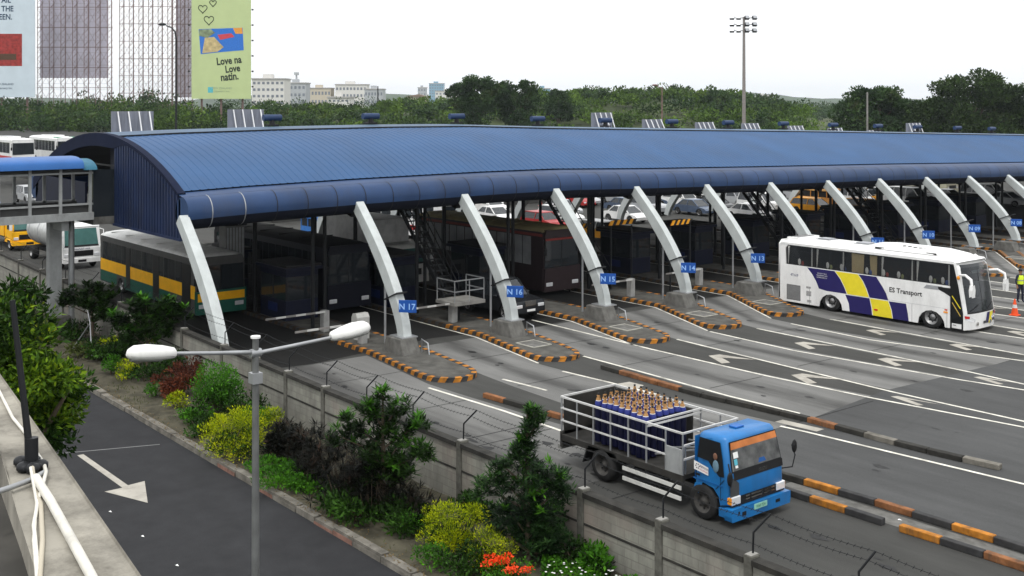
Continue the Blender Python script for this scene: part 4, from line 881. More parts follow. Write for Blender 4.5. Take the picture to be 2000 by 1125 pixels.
m = MB(); m.box(1.98,2.12,-1.105,-1.09,1.07,1.12,BLACK); m.box(1.87,1.875,-1.0,1.0,.9,2.0,BLUE); m.beam((2.0,-1.088,.95),(2.0,-1.088,1.35),.012,.01,DSTEEL,up=(1,0,0)); m.beam((2.62,-1.088,.86),(2.9,-1.09,1.16),.012,.01,DSTEEL); m.beam((1.9,-1.09,.98),(2.85,-1.09,.98),.012,.03,M('cab_blue_dark',(.01,.09,.28),.4)); m.beam((2.78,-1.09,.62),(2.78,-1.09,1.2),.008,.008,DSTEEL); m.build('door_handle', tk)
for s in (-1,1):
    m = MB(); m.tube([(3.0,s*1.02,1.05),(3.2,s*1.2,1.1),(3.24,s*1.26,1.4),(3.15,s*1.24,1.65)],.018,DSTEEL,6); q = m.build('mirror_arm', tk)
    m = MB(); m.ball((0,0,0),(.04,.1,.17),BLACK,12,8); z = m.build('mirror', q); z.location = (3.22,s*1.26,1.62 if s > 0 else 1.3)
DRIM = M('dusty_black_rim',(.05,.048,.045),.8,var=.4,dirt=.4,vs=8); wheels(tk, (2.2,), .98, .44, .24, True, DRIM); wheels(tk, (-1.4,), .9, .45, .42, True, DRIM)
# gas cylinders, each a thing
CYB = M('cylinder_shadow_blue', (.004,.005,.028), .5, var=.2, dirt=.2); BRASS = M('cylinder_shoulder', (.33,.18,.07), .6, var=.3, vs=6); LABW = M('cylinder_collar', (.6,.6,.6), .5)  # bodies near-black with shadow put into the colour; shoulders stay bluer
cy = thing('gas_cylinder', 'dark blue gas cylinder with brass valve, one of the block on the truck bed', 'gas cylinder', (0,0,0), group='gas cylinders on the truck bed')
m = MB(); n = 12
def lathe(m, pr, mat): m.loft([[(r_*math.cos(2*math.pi*k/n), r_*math.sin(2*math.pi*k/n), z) for k in range(n)] for r_, z in pr], mat, caps=False)
lathe(m, [(.1,0),(.108,.03),(.108,1.0)], CYB); lathe(m, [(.108,1.0),(.1,1.07),(.075,1.125)], M('cylinder_shoulder_blue',(.02,.03,.17),.4,var=.2,dirt=.2)); m.build('body', cy)
m = MB(); lathe(m, [(.078,1.125),(.066,1.145),(.05,1.15)], LABW); m.build('collar', cy)
m = MB(); lathe(m, [(.072,1.14),(.06,1.19),(.036,1.22),(.03,1.27),(.024,1.28)], BRASS); m.cyl((-.055,0,1.25),(.055,0,1.25),.02,BRASS,n=6); m.build('valve', cy)
m = MB(); lathe(m, [(.02,1.28),(.03,1.3),(.03,1.33),(.005,1.335)], DSTEEL); hd = m.build('valve_cap', cy)
cache(cy); n_ = 0
for i in range(9):
    for j in range(7):
        loc = (-20.9-1.82+.228*i+R_.uniform(-.012,.012), 21.6+.236*j+R_.uniform(-.012,.012), .95+R_.uniform(-.04,.05))
        if n_ == 0: cy.location = loc
        else: dup(cy, cy['label'], loc, rz=R_.uniform(0,6))
        n_ += 1
# ---------------------------------------------------------------- generic vehicles
def car(label, cat, x, y, kind, mat, two=None, name='car', group=None, rz=0, detail=True):
    t = thing(name, label, cat, (x, y, 0), rz, group)
    S = {'sedan': (4.3,1.7,1.42,.88), 'suv': (4.6,1.82,1.78,1.05), 'van': (4.7,1.72,1.98,1.08), 'hatch': (4.0,1.65,1.45,.9), 'taxi': (4.4,1.7,1.5,.92)}[kind]
    L, Wd, Hh, B = S; h = L/2; wr = .33 if kind not in ('suv',) else .38
    wx = (-h+.8, h-.85)
    low = {'sedan': [(-h,.3),(-h+.03,B-.05),(-h+.85,B+.05),(h-1.3,B),(h-.25,B-.18),(h,B-.35),(h,.3)],
           'hatch': [(-h,.3),(-h+.03,B),(h-1.15,B),(h-.25,B-.16),(h,B-.33),(h,.3)], 'taxi': [(-h,.3),(-h+.03,B),(h-1.2,B),(h-.22,B-.18),(h,B-.38),(h,.3)],
           'suv': [(-h,.4),(-h+.03,B),(h-1.3,B),(h-.12,B-.1),(h,B-.3),(h,.4)], 'van': [(-h,.3),(-h,B),(h-.7,B),(h-.1,B-.25),(h,B-.45),(h,.3)]}[kind]
    bz = low[-1][1]; pts = low[:-1] + [low[-1]] + arch(wx[1], wr+.07, bz)[::-1] + arch(wx[0], wr+.07, bz)[::-1]
    m = MB(); m.poly(pts, 'y', -Wd/2, Wd/2, two or mat); m.build('body', t, bevel=.07)
    cab = {'sedan': [(-h+.75,B+.03),(-h+1.35,Hh-.04),(.35,Hh-.04),(1.15,B-.02)], 'hatch': [(-h+.05,B),(-h+.45,Hh-.04),(.3,Hh-.04),(1.0,B-.02)], 'taxi': [(-h+.06,B),(-h+.4,Hh-.04),(.35,Hh-.04),(1.15,B-.02)],
           'suv': [(-h+.05,B),(-h+.25,Hh-.04),(.4,Hh-.04),(1.1,B-.02)], 'van': [(-h,B),(-h+.06,Hh-.04),(h-1.35,Hh-.04),(h-.55,B-.03)]}[kind]
    ti = .16; m = MB()
    bt = lambda s: [(p[0], s*(Wd/2-.03-(ti if p[1] > B+.2 else 0)), p[1]) for p in cab]
    a, b = bt(-1), bt(1); m.add(a+b, [(0,1,2,3)[::-1],(4,5,6,7),(0,4,5,1),(2,6,7,3)], GLASSD); m.build('window', t)
    m = MB(); rf = [(cab[1][0]-.03,Hh-.06),(cab[2][0]+.05,Hh-.06),(cab[2][0]-.1,Hh),(cab[1][0]+.1,Hh)]; m.poly(rf, 'y', -(Wd/2-ti-.0), Wd/2-ti-.0, mat); ya, yb = Wd/2-.018, Wd/2-ti-.02
    ps = [(cab[0],cab[1]),(cab[3],cab[2])] + [((q-.06,B),(q,Hh-.05)) for q in ((-.15,) if kind != 'van' else (-1.0,.35))]
    for p, q in ps:
        for s in (-1,1): m.beam((p[0],s*ya,p[1]-.02),(q[0],s*yb,q[1]+.01),.06,.07,mat)
    m.build('roof', t)
    if detail:
        for s in (-1,1): m = MB(); m.box(h-.07,h+.012,min(s*.48,s*(Wd/2-.05)),max(s*.48,s*(Wd/2-.05)),low[-2][1]-.1,low[-2][1]+.05,LAMP_W); m.build('headlight', t, bevel=.02)
        m = MB(); m.box(h,h+.015,-.42,.42,low[-2][1]-.1,low[-2][1]+.04,BLACK); m.build('grille', t)
        m = MB(); m.box(h-.02,h+.06,-Wd/2+.08,Wd/2-.08,bz+.02,bz+.2,two or mat); m.box(h+.06,h+.07,-.25,.25,bz+.07,bz+.18,WHITE); m.build('bumper', t, bevel=.02)
        for s in (-1,1): m = MB(); m.ball((cab[3][0]-.2,s*(Wd/2+.09),B+.06),(.07,.11,.08),mat,8,5); m.build('mirror', t)
    wheels(t, wx, Wd/2-.09, wr, .19)
    return t
SIL = M('silver_paint',(.42,.43,.44),.3,.3,var=.04); GRYB = M('grey_blue_paint',(.09,.12,.18),.3,.3); DK = M('charcoal_paint',(.02,.022,.025),.2,.2); TAXI = M('taxi_yellow',(.68,.3,.02),.4); GREEN = M('green_paint',(.02,.22,.12),.4)
REDC = M('car_red',(.33,.03,.03),.3)
def cg(px, py, dx=0, dy=0): a = G(px, py); return a[0]+dx, a[1]+dy
v = car('dark charcoal pickup-nosed car emerging from the lane beside the N16 sign', 'car', -43.15, 34.35, 'suv', DK, name='parked_car' if 0 else 'car')
m = MB(); m.box(2.3,2.33,-.2,.2,.75,.95,CHROME); m.box(2.32,2.35,-.75,.75,.42,.46,CHROME); m.add([(2.325,-.3,.72),(2.325,.3,.72),(2.325,.36,.98),(2.325,-.36,.98)],[(0,1,2,3)],CHROME); m.build('chrome_trim', v)
cars = [('white sedan queueing behind the canopy, right of the N16 column',  -83.4, 65.0,'sedan',WHITE,None),
 ('red hatchback queueing beyond the silver sedan','-82.8',75.6,'hatch',REDC,None),
 ('silver sedan right of the N15 column top','-77.6',68.9,'sedan',SIL,None),
 ('white car with a yellow lower body behind the N15 column','-72.4',64.3,'taxi',WHITE,None),
 ('grey-blue sedan behind the striped barrier board','-75.4',75.2,'sedan',GRYB,None),
 ('silver suv partly hidden behind the grey-blue sedan','-81.5',80.4,'suv',SIL,None),
 ('white and yellow taxi under the striped barrier board','-61.0',58.6,'taxi',WHITE,TAXI),
 ('white van with black windows right of the N14 column top','-75.8',82.6,'van',WHITE,None),
 ('red car just showing under the canopy edge','-88.6',64.5,'hatch',REDC,None),
 ('pale grey van behind the white van','-86.5',96.0,'van',SIL,None),
 ('white suv between the N13 and N12 column tops','-68.0',86.0,'suv',WHITE,None),
 ('silver sedan at the back of the queue by the N13 column','-84.5',90.5,'sedan',SIL,None),
 ('white and yellow taxi behind the N11 column','-66.3',100.8,'taxi',WHITE,TAXI),
 ('white van behind the N10 column','-76.0',108.2,'van',WHITE,None),
 ('charcoal suv behind the N12 column','-78.5',97.5,'suv',DK,None)]
more = [('red car half hidden by the canopy edge, left of the white sedan',915,398,'hatch',REDC),('white car roof under the canopy edge, behind the white sedan',1015,392,'sedan',WHITE),
 ('pale sedan at the canopy edge, behind the N14 column head',1222,398,'sedan',WHITE),('silver car between the N15 and N14 columns, in front of the red hatchback',1135,400,'sedan',SIL),('silver suv left of the N14 column head',1262,418,'suv',SIL),
 ('grey sedan between the N14 column and the white van',1285,402,'sedan',GRYB),('dark sedan partly behind the N13 column head',1395,412,'sedan',DK),('silver pickup-like suv right of the N13 column head',1432,402,'suv',SIL),
 ('white sedan low between the N13 and N12 columns',1462,428,'sedan',WHITE),('grey car behind the far support right of N13',1442,390,'sedan',GRYB),('yellow taxi just left of the N11 column head',1590,418,'taxi',TAXI),
 ('white van between the N11 and N10 column heads',1660,402,'van',WHITE),('yellow taxi between the N11 and N10 columns',1690,420,'taxi',TAXI),('white suv behind the N10 column head',1735,400,'suv',WHITE),
 ('white van right of the N10 column head',1772,404,'van',WHITE),('silver sedan between the N09 and N08 column heads',1850,396,'sedan',SIL),('white van right of the N08 column head',1925,396,'van',WHITE),('silver car at the right end of the queue',1965,402,'sedan',SIL)]
for lab, px, py, k, mt in more: a = G(px, py); car(lab, {'van':'van','taxi':'taxi'}.get(k,'car'), a[0], a[1], k, mt, None, name={'van':'van','taxi':'taxi'}.get(k,'car'), group='vehicles queueing behind the plaza', detail=False)
for lab, x, y, k, mt, two in cars: car(lab, 'van' if k == 'van' else 'taxi' if 'taxi' in lab else 'car', float(x), y, k, mt, two, name={'van':'van','taxi':'taxi'}.get(k if 'taxi' in lab or k == 'van' else '', 'car'), group='vehicles queueing behind the plaza')
car('silver car seen through the footbridge windows','car',-121.5,34.5,'suv',SIL,None,group='vehicles queueing behind the plaza')
car('grey sedan seen at the far left through the footbridge windows','car',-118.5,29.5,'sedan',GRYB,None,group='vehicles queueing behind the plaza')
def bus(label, x, y, L, Wd, H, mat, roofmat, band=None, low=None, nwin=6, name='bus', cat='bus', pod=True, stripe_z=(.9,1.45), gm=None, group='buses'):
    t = thing(name, label, cat, (x, y, 0), 0, group); h = L/2; hw = Wd/2; gm = gm or GLASSD
    m = MB(); wx = (-h+L*.24, h-L*.2)
    for s in (-1,1):
        pts = [(-h,.35)] + arch(wx[0],.55,.3) + arch(wx[1],.55,.3) + [(h-.15,.3),(h-.1,1.55),(h-.16,H-.35),(h-.3,H-.2),(-h+.1,H-.2),(-h,H-.5)]
        m.poly(pts,'y',s*hw,s*(hw-.06),mat)
    m.box(-h+.02,h-.1,-hw+.12,hw-.12,.5,1.2,BLACK); m.poly([(-hw,.35),(hw,.35),(hw,H-.4),(hw-.2,H-.1),(-hw+.2,H-.1),(-hw,H-.4)],'x',-h-.02,-h+.03,mat); m.build('body', t)
    m = MB(); m.loft([[(xx, hw*q[0], H-.22+q[1]*k_) for q in ((-1,0),(-.97,.1),(-.8,.19),(-.4,.24),(0,.25),(.4,.24),(.8,.19),(.97,.1),(1,0))] for xx,k_ in ((-h,.6),(-h+.2,1),(h-.6,1),(h-.25,.75),(h-.12,.3))],roofmat,caps=False,closed=False)
    for k in range(5): m.box(-h+1+k*L/6,-h+1.05+k*L/6,-hw*.8,hw*.8,H-.01,H+.035,roofmat)
    m.build('roof', t)
    m = MB(); m.poly([(-hw,.3),(hw,.3),(hw,.42+(H*.3)),(-hw,.42+(H*.3))],'x',h-.14,h,low or mat); m.build('front_panel', t, bevel=.04); m = MB(); m.poly([(-hw+.05,H-.5),(hw-.05,H-.5),(hw-.15,H-.12),(-hw+.15,H-.12)],'x',h-.2,h-.05,mat); m.build('destination_board', t, bevel=.04)
    m = MB(); m.poly([(-hw+.06,.43+H*.3),(hw-.06,.43+H*.3),(hw-.12,H-.5),(-hw+.12,H-.5)],'x',h-.14,h-.06,GLASSD); m.build('windscreen', t)
    m = MB(); m.box(h-.1,h-.05,-.02,.02,.43+H*.3,H-.5,BLACK); m.build('screen_divider', t)
    ws = (L-1.4)/nwin
    for k in range(nwin):
        for s in (-1,1):
            m = MB(); m.box(-h+.35+k*ws,-h+.35+(k+1)*ws-.1,min(s*hw,s*(hw+.012)),max(s*hw,s*(hw+.012)),1.62,H-.5,gm)
            if s < 0: m.box(-h+.35+k*ws+ws*.45,-h+.35+k*ws+ws*.48,-hw-.02,-hw-.012,1.62,H-.5,DSTEEL)
            m.build('window', t)
    if band:
        m = MB(); m.box(-h+.05,h-.2,-hw-.01,-hw,stripe_z[0],stripe_z[1],band); m.box(h,h+.012,-hw+.05,hw-.05,stripe_z[0]-.1,stripe_z[1]-.35,band); m.build('stripe', t)
    if low:
        m = MB(); m.box(wx[0]+.6,wx[1]-.6,-hw-.008,-hw,.32,stripe_z[0]-.03,low); m.box(-h+.05,wx[0]-.6,-hw-.008,-hw,.38,stripe_z[0]-.03,low); m.build('lower_panel', t)
    if pod: m = MB(); m.box(-h*.4,h*.35,-hw*.6,hw*.6,H,H+.18,roofmat); m.box(-h*.3,h*.2,-hw*.4,hw*.4,H+.18,H+.2,SILV); m.build('roof_unit', t, bevel=.06)
    for s in (-1,1): m = MB(); m.box(h-.02,h+.02,min(s*.7,s*(hw-.1)),max(s*.7,s*(hw-.1)),.55,.75,LAMP_W); m.build('headlight', t, bevel=.02)
    for s in (-1,1): m = MB(); m.tube([(h-.1,s*hw,H-.6),(h+.2,s*(hw+.15),H-.65),(h+.22,s*(hw+.15),H-1.1)],.025,BLACK,6); m.box(h+.18,h+.26,s*(hw+.15)-.08,s*(hw+.15)+.08,H-1.4,H-1.05,BLACK); m.build('mirror', t)
    wheels(t, wx, hw-.18, .47, .3, truck=True)
    return t
BY = M('bus_yellow',(.9,.46,.01),.4,var=.08); BG = M('bus_green',(.015,.1,.07),.4); GREYB = M('grey_bus_paint',(.07,.07,.068),.5,dirt=.3); DUSTW = M('dusty_white_roof',(.74,.74,.72),.6,var=.15,vs=1.2,dirt=.3)
b = bus('grey bus with yellow band and green skirt entering under the left end of the canopy', -57.3, 23.25, 13.2, 2.5, 3.1, GREYB, DUSTW, BY, BG, 8, pod=False, stripe_z=(.98,1.62), group='buses at the plaza')
for q1, q2 in ((1.2,2.0),(-2.6,-2.0),(4.9,5.9)): m = MB(); m.box(q1,q2,-1.275,-1.262,.4,2.6,M('bus_door_dark',(.02,.02,.02),.3)); m.build('door', b)
b.location.x = -57.4
bus('bus with dusty yellow-brown roof and dark front under the canopy beside the N15 column', -51.3, 40.35, 12.0, 2.5, 3.65, M('dark_maroon_bus',(.03,.02,.022),.4), M('dusty_yellow_roof',(.32,.27,.13),.8,var=.35,vs=.8,dirt=.5), M('maroon_rail',(.2,.03,.025),.5), None, 7, pod=False, stripe_z=(3.2,3.34), gm=M('pale_glass_reflection',(.3,.31,.32),.15,var=.4,vs=.6), group='buses at the plaza')  # white reflections on the side windows are put into the pane colour
bus('dark navy bus waiting under the left end of the canopy beside the N17 column', -54.6, 28.75, 13, 2.45, 3.45, M('dark_navy_bus',(.006,.007,.014),.4), M('shaded_bus_roof',(.012,.012,.013),.8), None, None, 8, pod=False, group='buses at the plaza')  # near-black roof colour carries the shade of the canopy
bus('white bus with red roof edge behind the N17 column head', -72.5, 49.0, 11.5, 2.5, 3.3, WHITE, RED, RED, None, 7, pod=False, stripe_z=(.75,1.1), group='buses at the plaza')
p = AT(46,136); bus('white and red coach at the far left behind the footbridge', p[0]-6, p[1], 12, 2.6, 3.4, WHITE, WHITE, RED, None, 7, stripe_z=(.95,1.25), group='coaches at the far left')
p = AT(133,142); bus('white coach with green roof front, right one of the pair at the far left', p[0]-6, p[1], 12, 2.6, 3.4, WHITE, WHITE, None, None, 8, group='coaches at the far left')
p = G(128,289,3.3); m = MB(); m.box(-1.6,.1,-1.2,1.2,0,.3,GREEN); q = m.build('roof_front', None); 
t = [o for o in bpy.data.objects if o.get('label','').startswith('white coach with green')][0]; q.parent = t; q.location = (5.6,0,3.1)
for o in bpy.data.objects:
    if o.get('group','') == 'coaches at the far left': o.location.z = 2.6
m = MB(); m.box(-330,-88,45,110,-.2,2.6,ASPH); q = m.build('raised_road'); flat(q); tag(q, kind='structure')
# trucks
def truck(label, x, y, cabmat, kind, boxmat=None, L=7.2, Wd=2.35, H=2.5, BH=3.3, name='truck', low=None):
    t = thing(name, label, 'truck', (x, y, 0), 0, 'trucks queueing at the plaza'); h = L/2; hw = Wd/2
    m = MB(); m.poly([(h-1.75,.6),(h-1.7,H-.1),(h-1.55,H),(h-.55,H),(h-.35,H-.12),(h-.06,1.45),(h,1.3),(h,.45),(h-.3,.45),(h-.5,.75),(h-1.2,.75),(h-1.4,.6)],'y',-hw+.05,hw-.05,cabmat); m.build('cab', t, bevel=.06)
    m = MB(); m.add([(h-.03,-hw+.15,1.5),(h-.03,hw-.15,1.5),(h-.3,hw-.2,H-.25),(h-.3,-hw+.2,H-.25)],[(0,1,2,3)],M('truck_screen',(.06,.14,.13),.1)); m.add([(h-.0,-hw+.12,1.4),(h-.0,hw-.12,1.4),(h-.035,hw-.15,1.5),(h-.035,-hw+.15,1.5)],[(0,1,2,3)],BLACK); m.build('windscreen', t)
    m = MB(); m.box(h-1.4,h-.6,-hw+.035,-hw+.05,1.45,H-.25,GLASSD); m.build('side_window', t)
    m = MB(); m.box(h-.05,h+.1,-hw+.03,hw-.03,.4,.68,low or cabmat); m.box(h+.1,h+.11,-.25,.25,.45,.6,BLACK); m.build('bumper', t, bevel=.03)
    m = MB(); m.box(h,h+.02,-.7,.7,.8,1.15,BLACK); m.build('grille', t)
    for s in (-1,1): m = MB(); m.box(h-.02,h+.05,min(s*.75,s*(hw-.1)),max(s*.75,s*(hw-.1)),.78,.98,LAMP_W); m.build('headlight', t, bevel=.02)
    for s in (-1,1): m = MB(); m.tube([(h-.2,s*hw,H-.3),(h+.15,s*(hw+.12),H-.35),(h+.15,s*(hw+.12),1.5)],.025,cabmat,6); m.box(h+.1,h+.2,s*(hw+.12)-.09,s*(hw+.12)+.09,1.5,H-.6,WHITE); m.build('mirror', t)
    m = MB(); m.box(-h,h-1.8,-.5,.5,.55,.8,DSTEEL); m.build('chassis', t)
    if kind == 'box': m = MB(); m.box(-h,h-1.95,-hw,hw,.85,BH,boxmat); m.build('cargo_box', t, bevel=.04); m = MB(); m.box(h-2.5,h-2.2,-hw-.01,-hw,1.2,BH-.9,M('box_slot',(.03,.03,.03),.6)); m.build('box_vent', t)
    if kind == 'tank':
        m = MB(); m.cyl((-h,0,1.9),(h-2.0,0,1.9),1.05,boxmat,n=24)
        for x_ in (-h+.5,-h+2.4,h-2.2): m.cyl((x_,0,1.9),(x_+.06,0,1.9),1.07,SILV,n=24)
        m.build('tank', t); m = MB()
        for s in (-1,1): m.beam((-h,s*.6,3.2),(h-2.2,s*.6,3.2),.04,.04,STEEL); m.beam((-h,s*.6,2.8),(-h,s*.6,3.2),.04,.04,STEEL); m.beam((h-2.2,s*.6,2.8),(h-2.2,s*.6,3.2),.04,.04,STEEL)
        m.build('tank_rail', t)
    if kind == 'dump': m = MB(); m.poly([(-h,.95),(h-2.0,.95),(h-1.9,2.3),(h-1.2,2.75),(h-1.2,2.85),(h-2.1,2.85),(-h,2.4)],'y',-hw,hw,boxmat); m.build('dump_body', t, bevel=.03)
    wheels(t, (h-.95,), hw-.2, .45, .25, truck=True); wheels(t, (-h+1.2,), hw-.28, .45, .42, truck=True)
    return t
w_ = truck('white tanker truck with a silver tank behind the grey bus', -75.3, 23.35, WHITE, 'tank', M('silver_tank',(.5,.51,.5),.35,.3,dirt=.2), L=8, H=2.75)
m = MB(); text(m,'TRANSIT MIX',(4.02,0,1.2),(0,1,0),(0,0,1),.17,NAVYP,.006); m.build('lettering', w_)
truck('orange dump truck at the far left below the footbridge', -86.2, 23.4, BY, 'dump', BY, L=7.5, H=2.6)
truck('white box truck behind the N17 column', -55.6, 34.9, OFFW, 'box', M('box_white',(.56,.56,.55),.5,dirt=.25), L=7.6, BH=3.8)
truck('pale beige truck behind the N09 column', -70.5, 117, M('beige_paint',(.4,.38,.28),.5), 'box', M('beige_box',(.32,.31,.25),.6,dirt=.3), L=9, BH=3.3)
truck('grey canvas topped truck by the N11 column', -90, 118, OFFW, 'box', M('canvas_grey',(.2,.2,.19),.8,var=.2,dirt=.3), L=8, BH=3.2)
def jeepney(label, x, y, mat, roofm):
    t = thing('jeepney', label, 'jeepney', (x, y, 0), 0, 'jeepneys queueing at the plaza')
    m = MB(); m.poly([(-2.9,.45),(-2.9,1.2),(1.0,1.2),(1.1,1.15),(2.6,1.05),(2.75,.9),(2.75,.45)],'y',-.85,.85,mat); m.build('body', t, bevel=.05)
    m = MB(); m.box(-2.95,1.0,-.95,.95,1.85,2.05,roofm); m.poly([(1.0,1.85),(1.35,1.88),(1.3,2.0),(1.0,2.05)],'y',-.9,.9,mat)
    for q in (-2.88,-1.9,-.9,0,.95):
        for s in (-1,1): m.box(q,q+.07,s*.85-.03,s*.85+.03,1.2,1.86,mat)
    m.build('roof', t)
    m = MB(); m.box(-2.8,.95,-.8,.8,1.22,1.84,M('jeepney_interior',(.02,.02,.02),.8)); m.build('interior', t)
    m = MB(); m.add([(1.15,-.78,1.2),(1.15,.78,1.2),(1.0,.78,1.84),(1.0,-.78,1.84)],[(0,1,2,3)],GLASSD); m.build('windscreen', t)
    m = MB(); m.box(2.75,2.78,-.45,.45,.6,.95,CHROME); m.build('grille', t)
    for s in (-1,1): m = MB(); m.cyl((2.74,s*.62,.8),(2.82,s*.62,.8),.1,LAMP_W); m.build('headlight', t)
    m = MB()
    for s in (-.8,.8): m.beam((-2.8,s,2.3),(.9,s,2.3),.04,.04,STEEL)
    for q in (-2.8,-1,.9): m.beam((q,-.8,2.3),(q,.8,2.3),.04,.04,STEEL); m.beam((q,-.8,2.05),(q,-.8,2.3),.03,.03,STEEL); m.beam((q,.8,2.05),(q,.8,2.3),.03,.03,STEEL)
    m.build('roof_rack', t); wheels(t, (-1.8,2.0), .72, .36, .22)
JB = M('jeepney_blue',(.03,.14,.42),.4)
jeepney('blue jeepney with roof rack queueing between the grey bus and the white box truck', -71.9, 41.4, JB, JB)
jeepney('orange topped jeepney behind the N12 column', -65.5, 92.3, M('jeepney_orange',(.5,.22,.05),.5), M('orange_roof',(.6,.34,.12),.5))
jeepney('dark blue and orange jeepney right of the N12 column', -68.0, 100.5, M('jeepney_navy',(.03,.04,.2),.4), M('orange_roof2',(.55,.25,.05),.5))
jeepney('white jeepney with bright green roof behind the N14 column', -83.0, 93.2, WHITE, GREEN)
# the rest of the queue, lane by lane
taken = [(o.location.x, o.location.y, {'bus':13,'truck':9,'jeepney':6}.get(o['category'],4.6)) for o in bpy.data.objects if o.get('category','') in ('car','van','taxi','bus','truck','jeepney') and o.location.x < -58]
r = random.Random(33); kinds = [('white sedan','sedan',WHITE),('silver sedan','sedan',SIL),('white van','van',WHITE),('white suv','suv',WHITE),('red hatchback','hatch',REDC),('silver suv','suv',SIL),('yellow taxi','taxi',TAXI),('white van','van',WHITE),('charcoal suv','suv',DK),('grey-blue sedan','sedan',GRYB),('two-tone taxi','taxi',WHITE)]
heads = [('N15',36.5),('N14',42.2),('N13',47.9),('N12',53.8),('N11',59.1),('N10',65.0),('N09',70.7),('N08',76.5),('N07',82.6)]
hx = [(n_, 1000 + 2190*(-41.7*CR[0]+b_*CR[1])/(-41.7*CF[0]+b_*CF[1])) for n_, b_ in heads]
seen = {}; seen_n = 0; protos = {}
for lane in range(15):
    y = 50.6 + 4.7*lane; x = -68.5 - r.uniform(0,4)
    while x > -118:
        Y = x*CF[0] + y*CF[1]; px = 1000 + 2190*(x*CR[0]+y*CR[1])/Y; py = 200 + 2190*HC/Y
        if 870 < px < 2010 and 380 < py < 452 and all(abs(x-a) > (4.7+l_)/2+.5 or abs(y-b) > 2.25 for a, b, l_ in taken):
            nm, k, mt = kinds[r.randrange(len(kinds))]
            near_ = min(hx, key=lambda q: abs(q[1]-px)); side = 'left' if px < near_[1] else 'right'; row = 'close behind the plaza' if Y < 97 else 'in the middle of the queue' if Y < 108 else 'at the back of the queue'
            lab = '%s just %s of the %s column head, %s' % (nm, side, near_[0], row)
            if lab not in seen:
                seen[lab] = 1; two = TAXI if 'two-tone' in nm else None; key = nm
                if key in protos: o = dup(protos[key], lab, (x, y, 0))
                else: protos[key] = car(lab, {'van':'van','taxi':'taxi'}.get(k,'car'), x, y, k, mt, two, name={'van':'van','taxi':'taxi'}.get(k,'car'), group='vehicles queueing behind the plaza', detail=False)
                taken.append((x, y, 4.6)); seen_n += 1
        x -= r.uniform(5.4, 7.6)
# striped height boards on the approach
for lab, (px, py), ln_ in (('striped yellow and black board on the approach island behind the N14 column',(1215,440),2.0),('striped yellow and black board behind the N15 column',(1135,448),1.5),('striped yellow and black board beside the white van',(1330,440),1.6)):
    a = AT(px, 62); t = thing('striped_board', lab, 'barrier board', (a[0], a[1], 0), group='striped boards on the approach islands')
    m = MB(); z = ZY(py-6, 62)
    for k in range(8): m.add([(0,-ln_/2+ln_*k/8,z-.13),(0,-ln_/2+ln_*(k+1)/8,z-.13),(0,-ln_/2+ln_*(k+1)/8+.18,z+.13),(0,-ln_/2+ln_*k/8+.18,z+.13),(-.05,-ln_/2+ln_*k/8,z-.13),(-.05,-ln_/2+ln_*(k+1)/8,z-.13),(-.05,-ln_/2+ln_*(k+1)/8+.18,z+.13),(-.05,-ln_/2+ln_*k/8+.18,z+.13)],[(0,1,2,3),(7,6,5,4),(3,2,6,7),(0,4,5,1)],BLACK if k % 2 else TAXI)
    m.build('board', t)
    for s in (-.8,.8): m = MB(); m.cyl((-.06,s,0),(-.06,s,z-.2),.05,DSTEEL); m.build('post', t)
# cones
def cone(label, x, y, h=.75, mat=None):
    t = thing('traffic_cone', label, 'traffic cone', (x, y, 0), group='traffic cones'); m = MB(); n = 14; f = lambda r_, z: [(r_*math.cos(2*math.pi*k/n), r_*math.sin(2*math.pi*k/n), z) for k in range(n)]
    OR = M('cone_orange',(.7,.08,.02),.5); m.loft([f(.17,.04),f(.115,.35*h/.75)],OR,caps=False); m.loft([f(.09,.5*h/.75),f(.03,h)],OR); m.build('cone_body', t)
    m = MB(); m.loft([f(.115,.35*h/.75),f(.09,.5*h/.75)],LABW,caps=False); m.build('reflective_band', t); m = MB(); m.box(-.2,.2,-.2,.2,0,.05,OR); m.build('cone_base', t, bevel=.01)
a = G(1982,616); cone('orange traffic cone beside the guard at the right edge', a[0], a[1], .8)
for lab, px, py in (('left one of the cones on the road behind the canopy, left of the N15 column',998,400),('right one of the cones on the road behind the canopy, left of the N15 column',1056,402)):
    a = G(px, py); cone(lab, a[0], a[1], 1.1)
# ---------------------------------------------------------------- the guard
a = G(1993,590); gx, gy = a
pt = thing('person', 'person in dark uniform and yellow reflective vest standing at the right edge', 'person', (gx, gy, 0), rz=rad(-120))
UNI = M('dark_uniform', (.015,.018,.035), .8); SKIN = M('skin', (.28,.15,.09), .6); VEST = M('vest_yellow', (.6,.75,.04), .6); HAIR = M('hair_black', (.012,.01,.01), .7)
J = {'pel':((0,0,.92),.145),'sp':((0,0,1.1),.135),'ch':((0,0,1.3),.155),'nk':((0,0,1.44),.06),'hd0':((0,.01,1.52),.075),'hd':((0,.015,1.6),.095),'top':((0,.0,1.67),.07),
 'sl':((-.17,0,1.37),.07),'el':((-.25,-.02,1.12),.05),'wl':((-.22,.13,.93),.036),'hl':((-.2,.17,.87),.035),'sr':((.17,0,1.37),.07),'er':((.25,.0,1.12),.05),'wr':((.24,.05,.88),.036),'hr':((.235,.07,.81),.035),
 'hipl':((-.09,0,.86),.105),'kl':((-.11,.03,.5),.07),'al':((-.12,-.01,.1),.05),'tl':((-.13,.14,.04),.04),'hipr':((.09,0,.86),.105),'kr':((.12,.02,.5),.07),'ar':((.15,-.02,.1),.05),'tr':((.17,.13,.04),.04)}
E_ = ['pel-sp','sp-ch','ch-nk','nk-hd0','hd0-hd','hd-top','ch-sl','sl-el','el-wl','wl-hl','ch-sr','sr-er','er-wr','wr-hr','pel-hipl','hipl-kl','kl-al','al-tl','pel-hipr','hipr-kr','kr-ar','ar-tr']
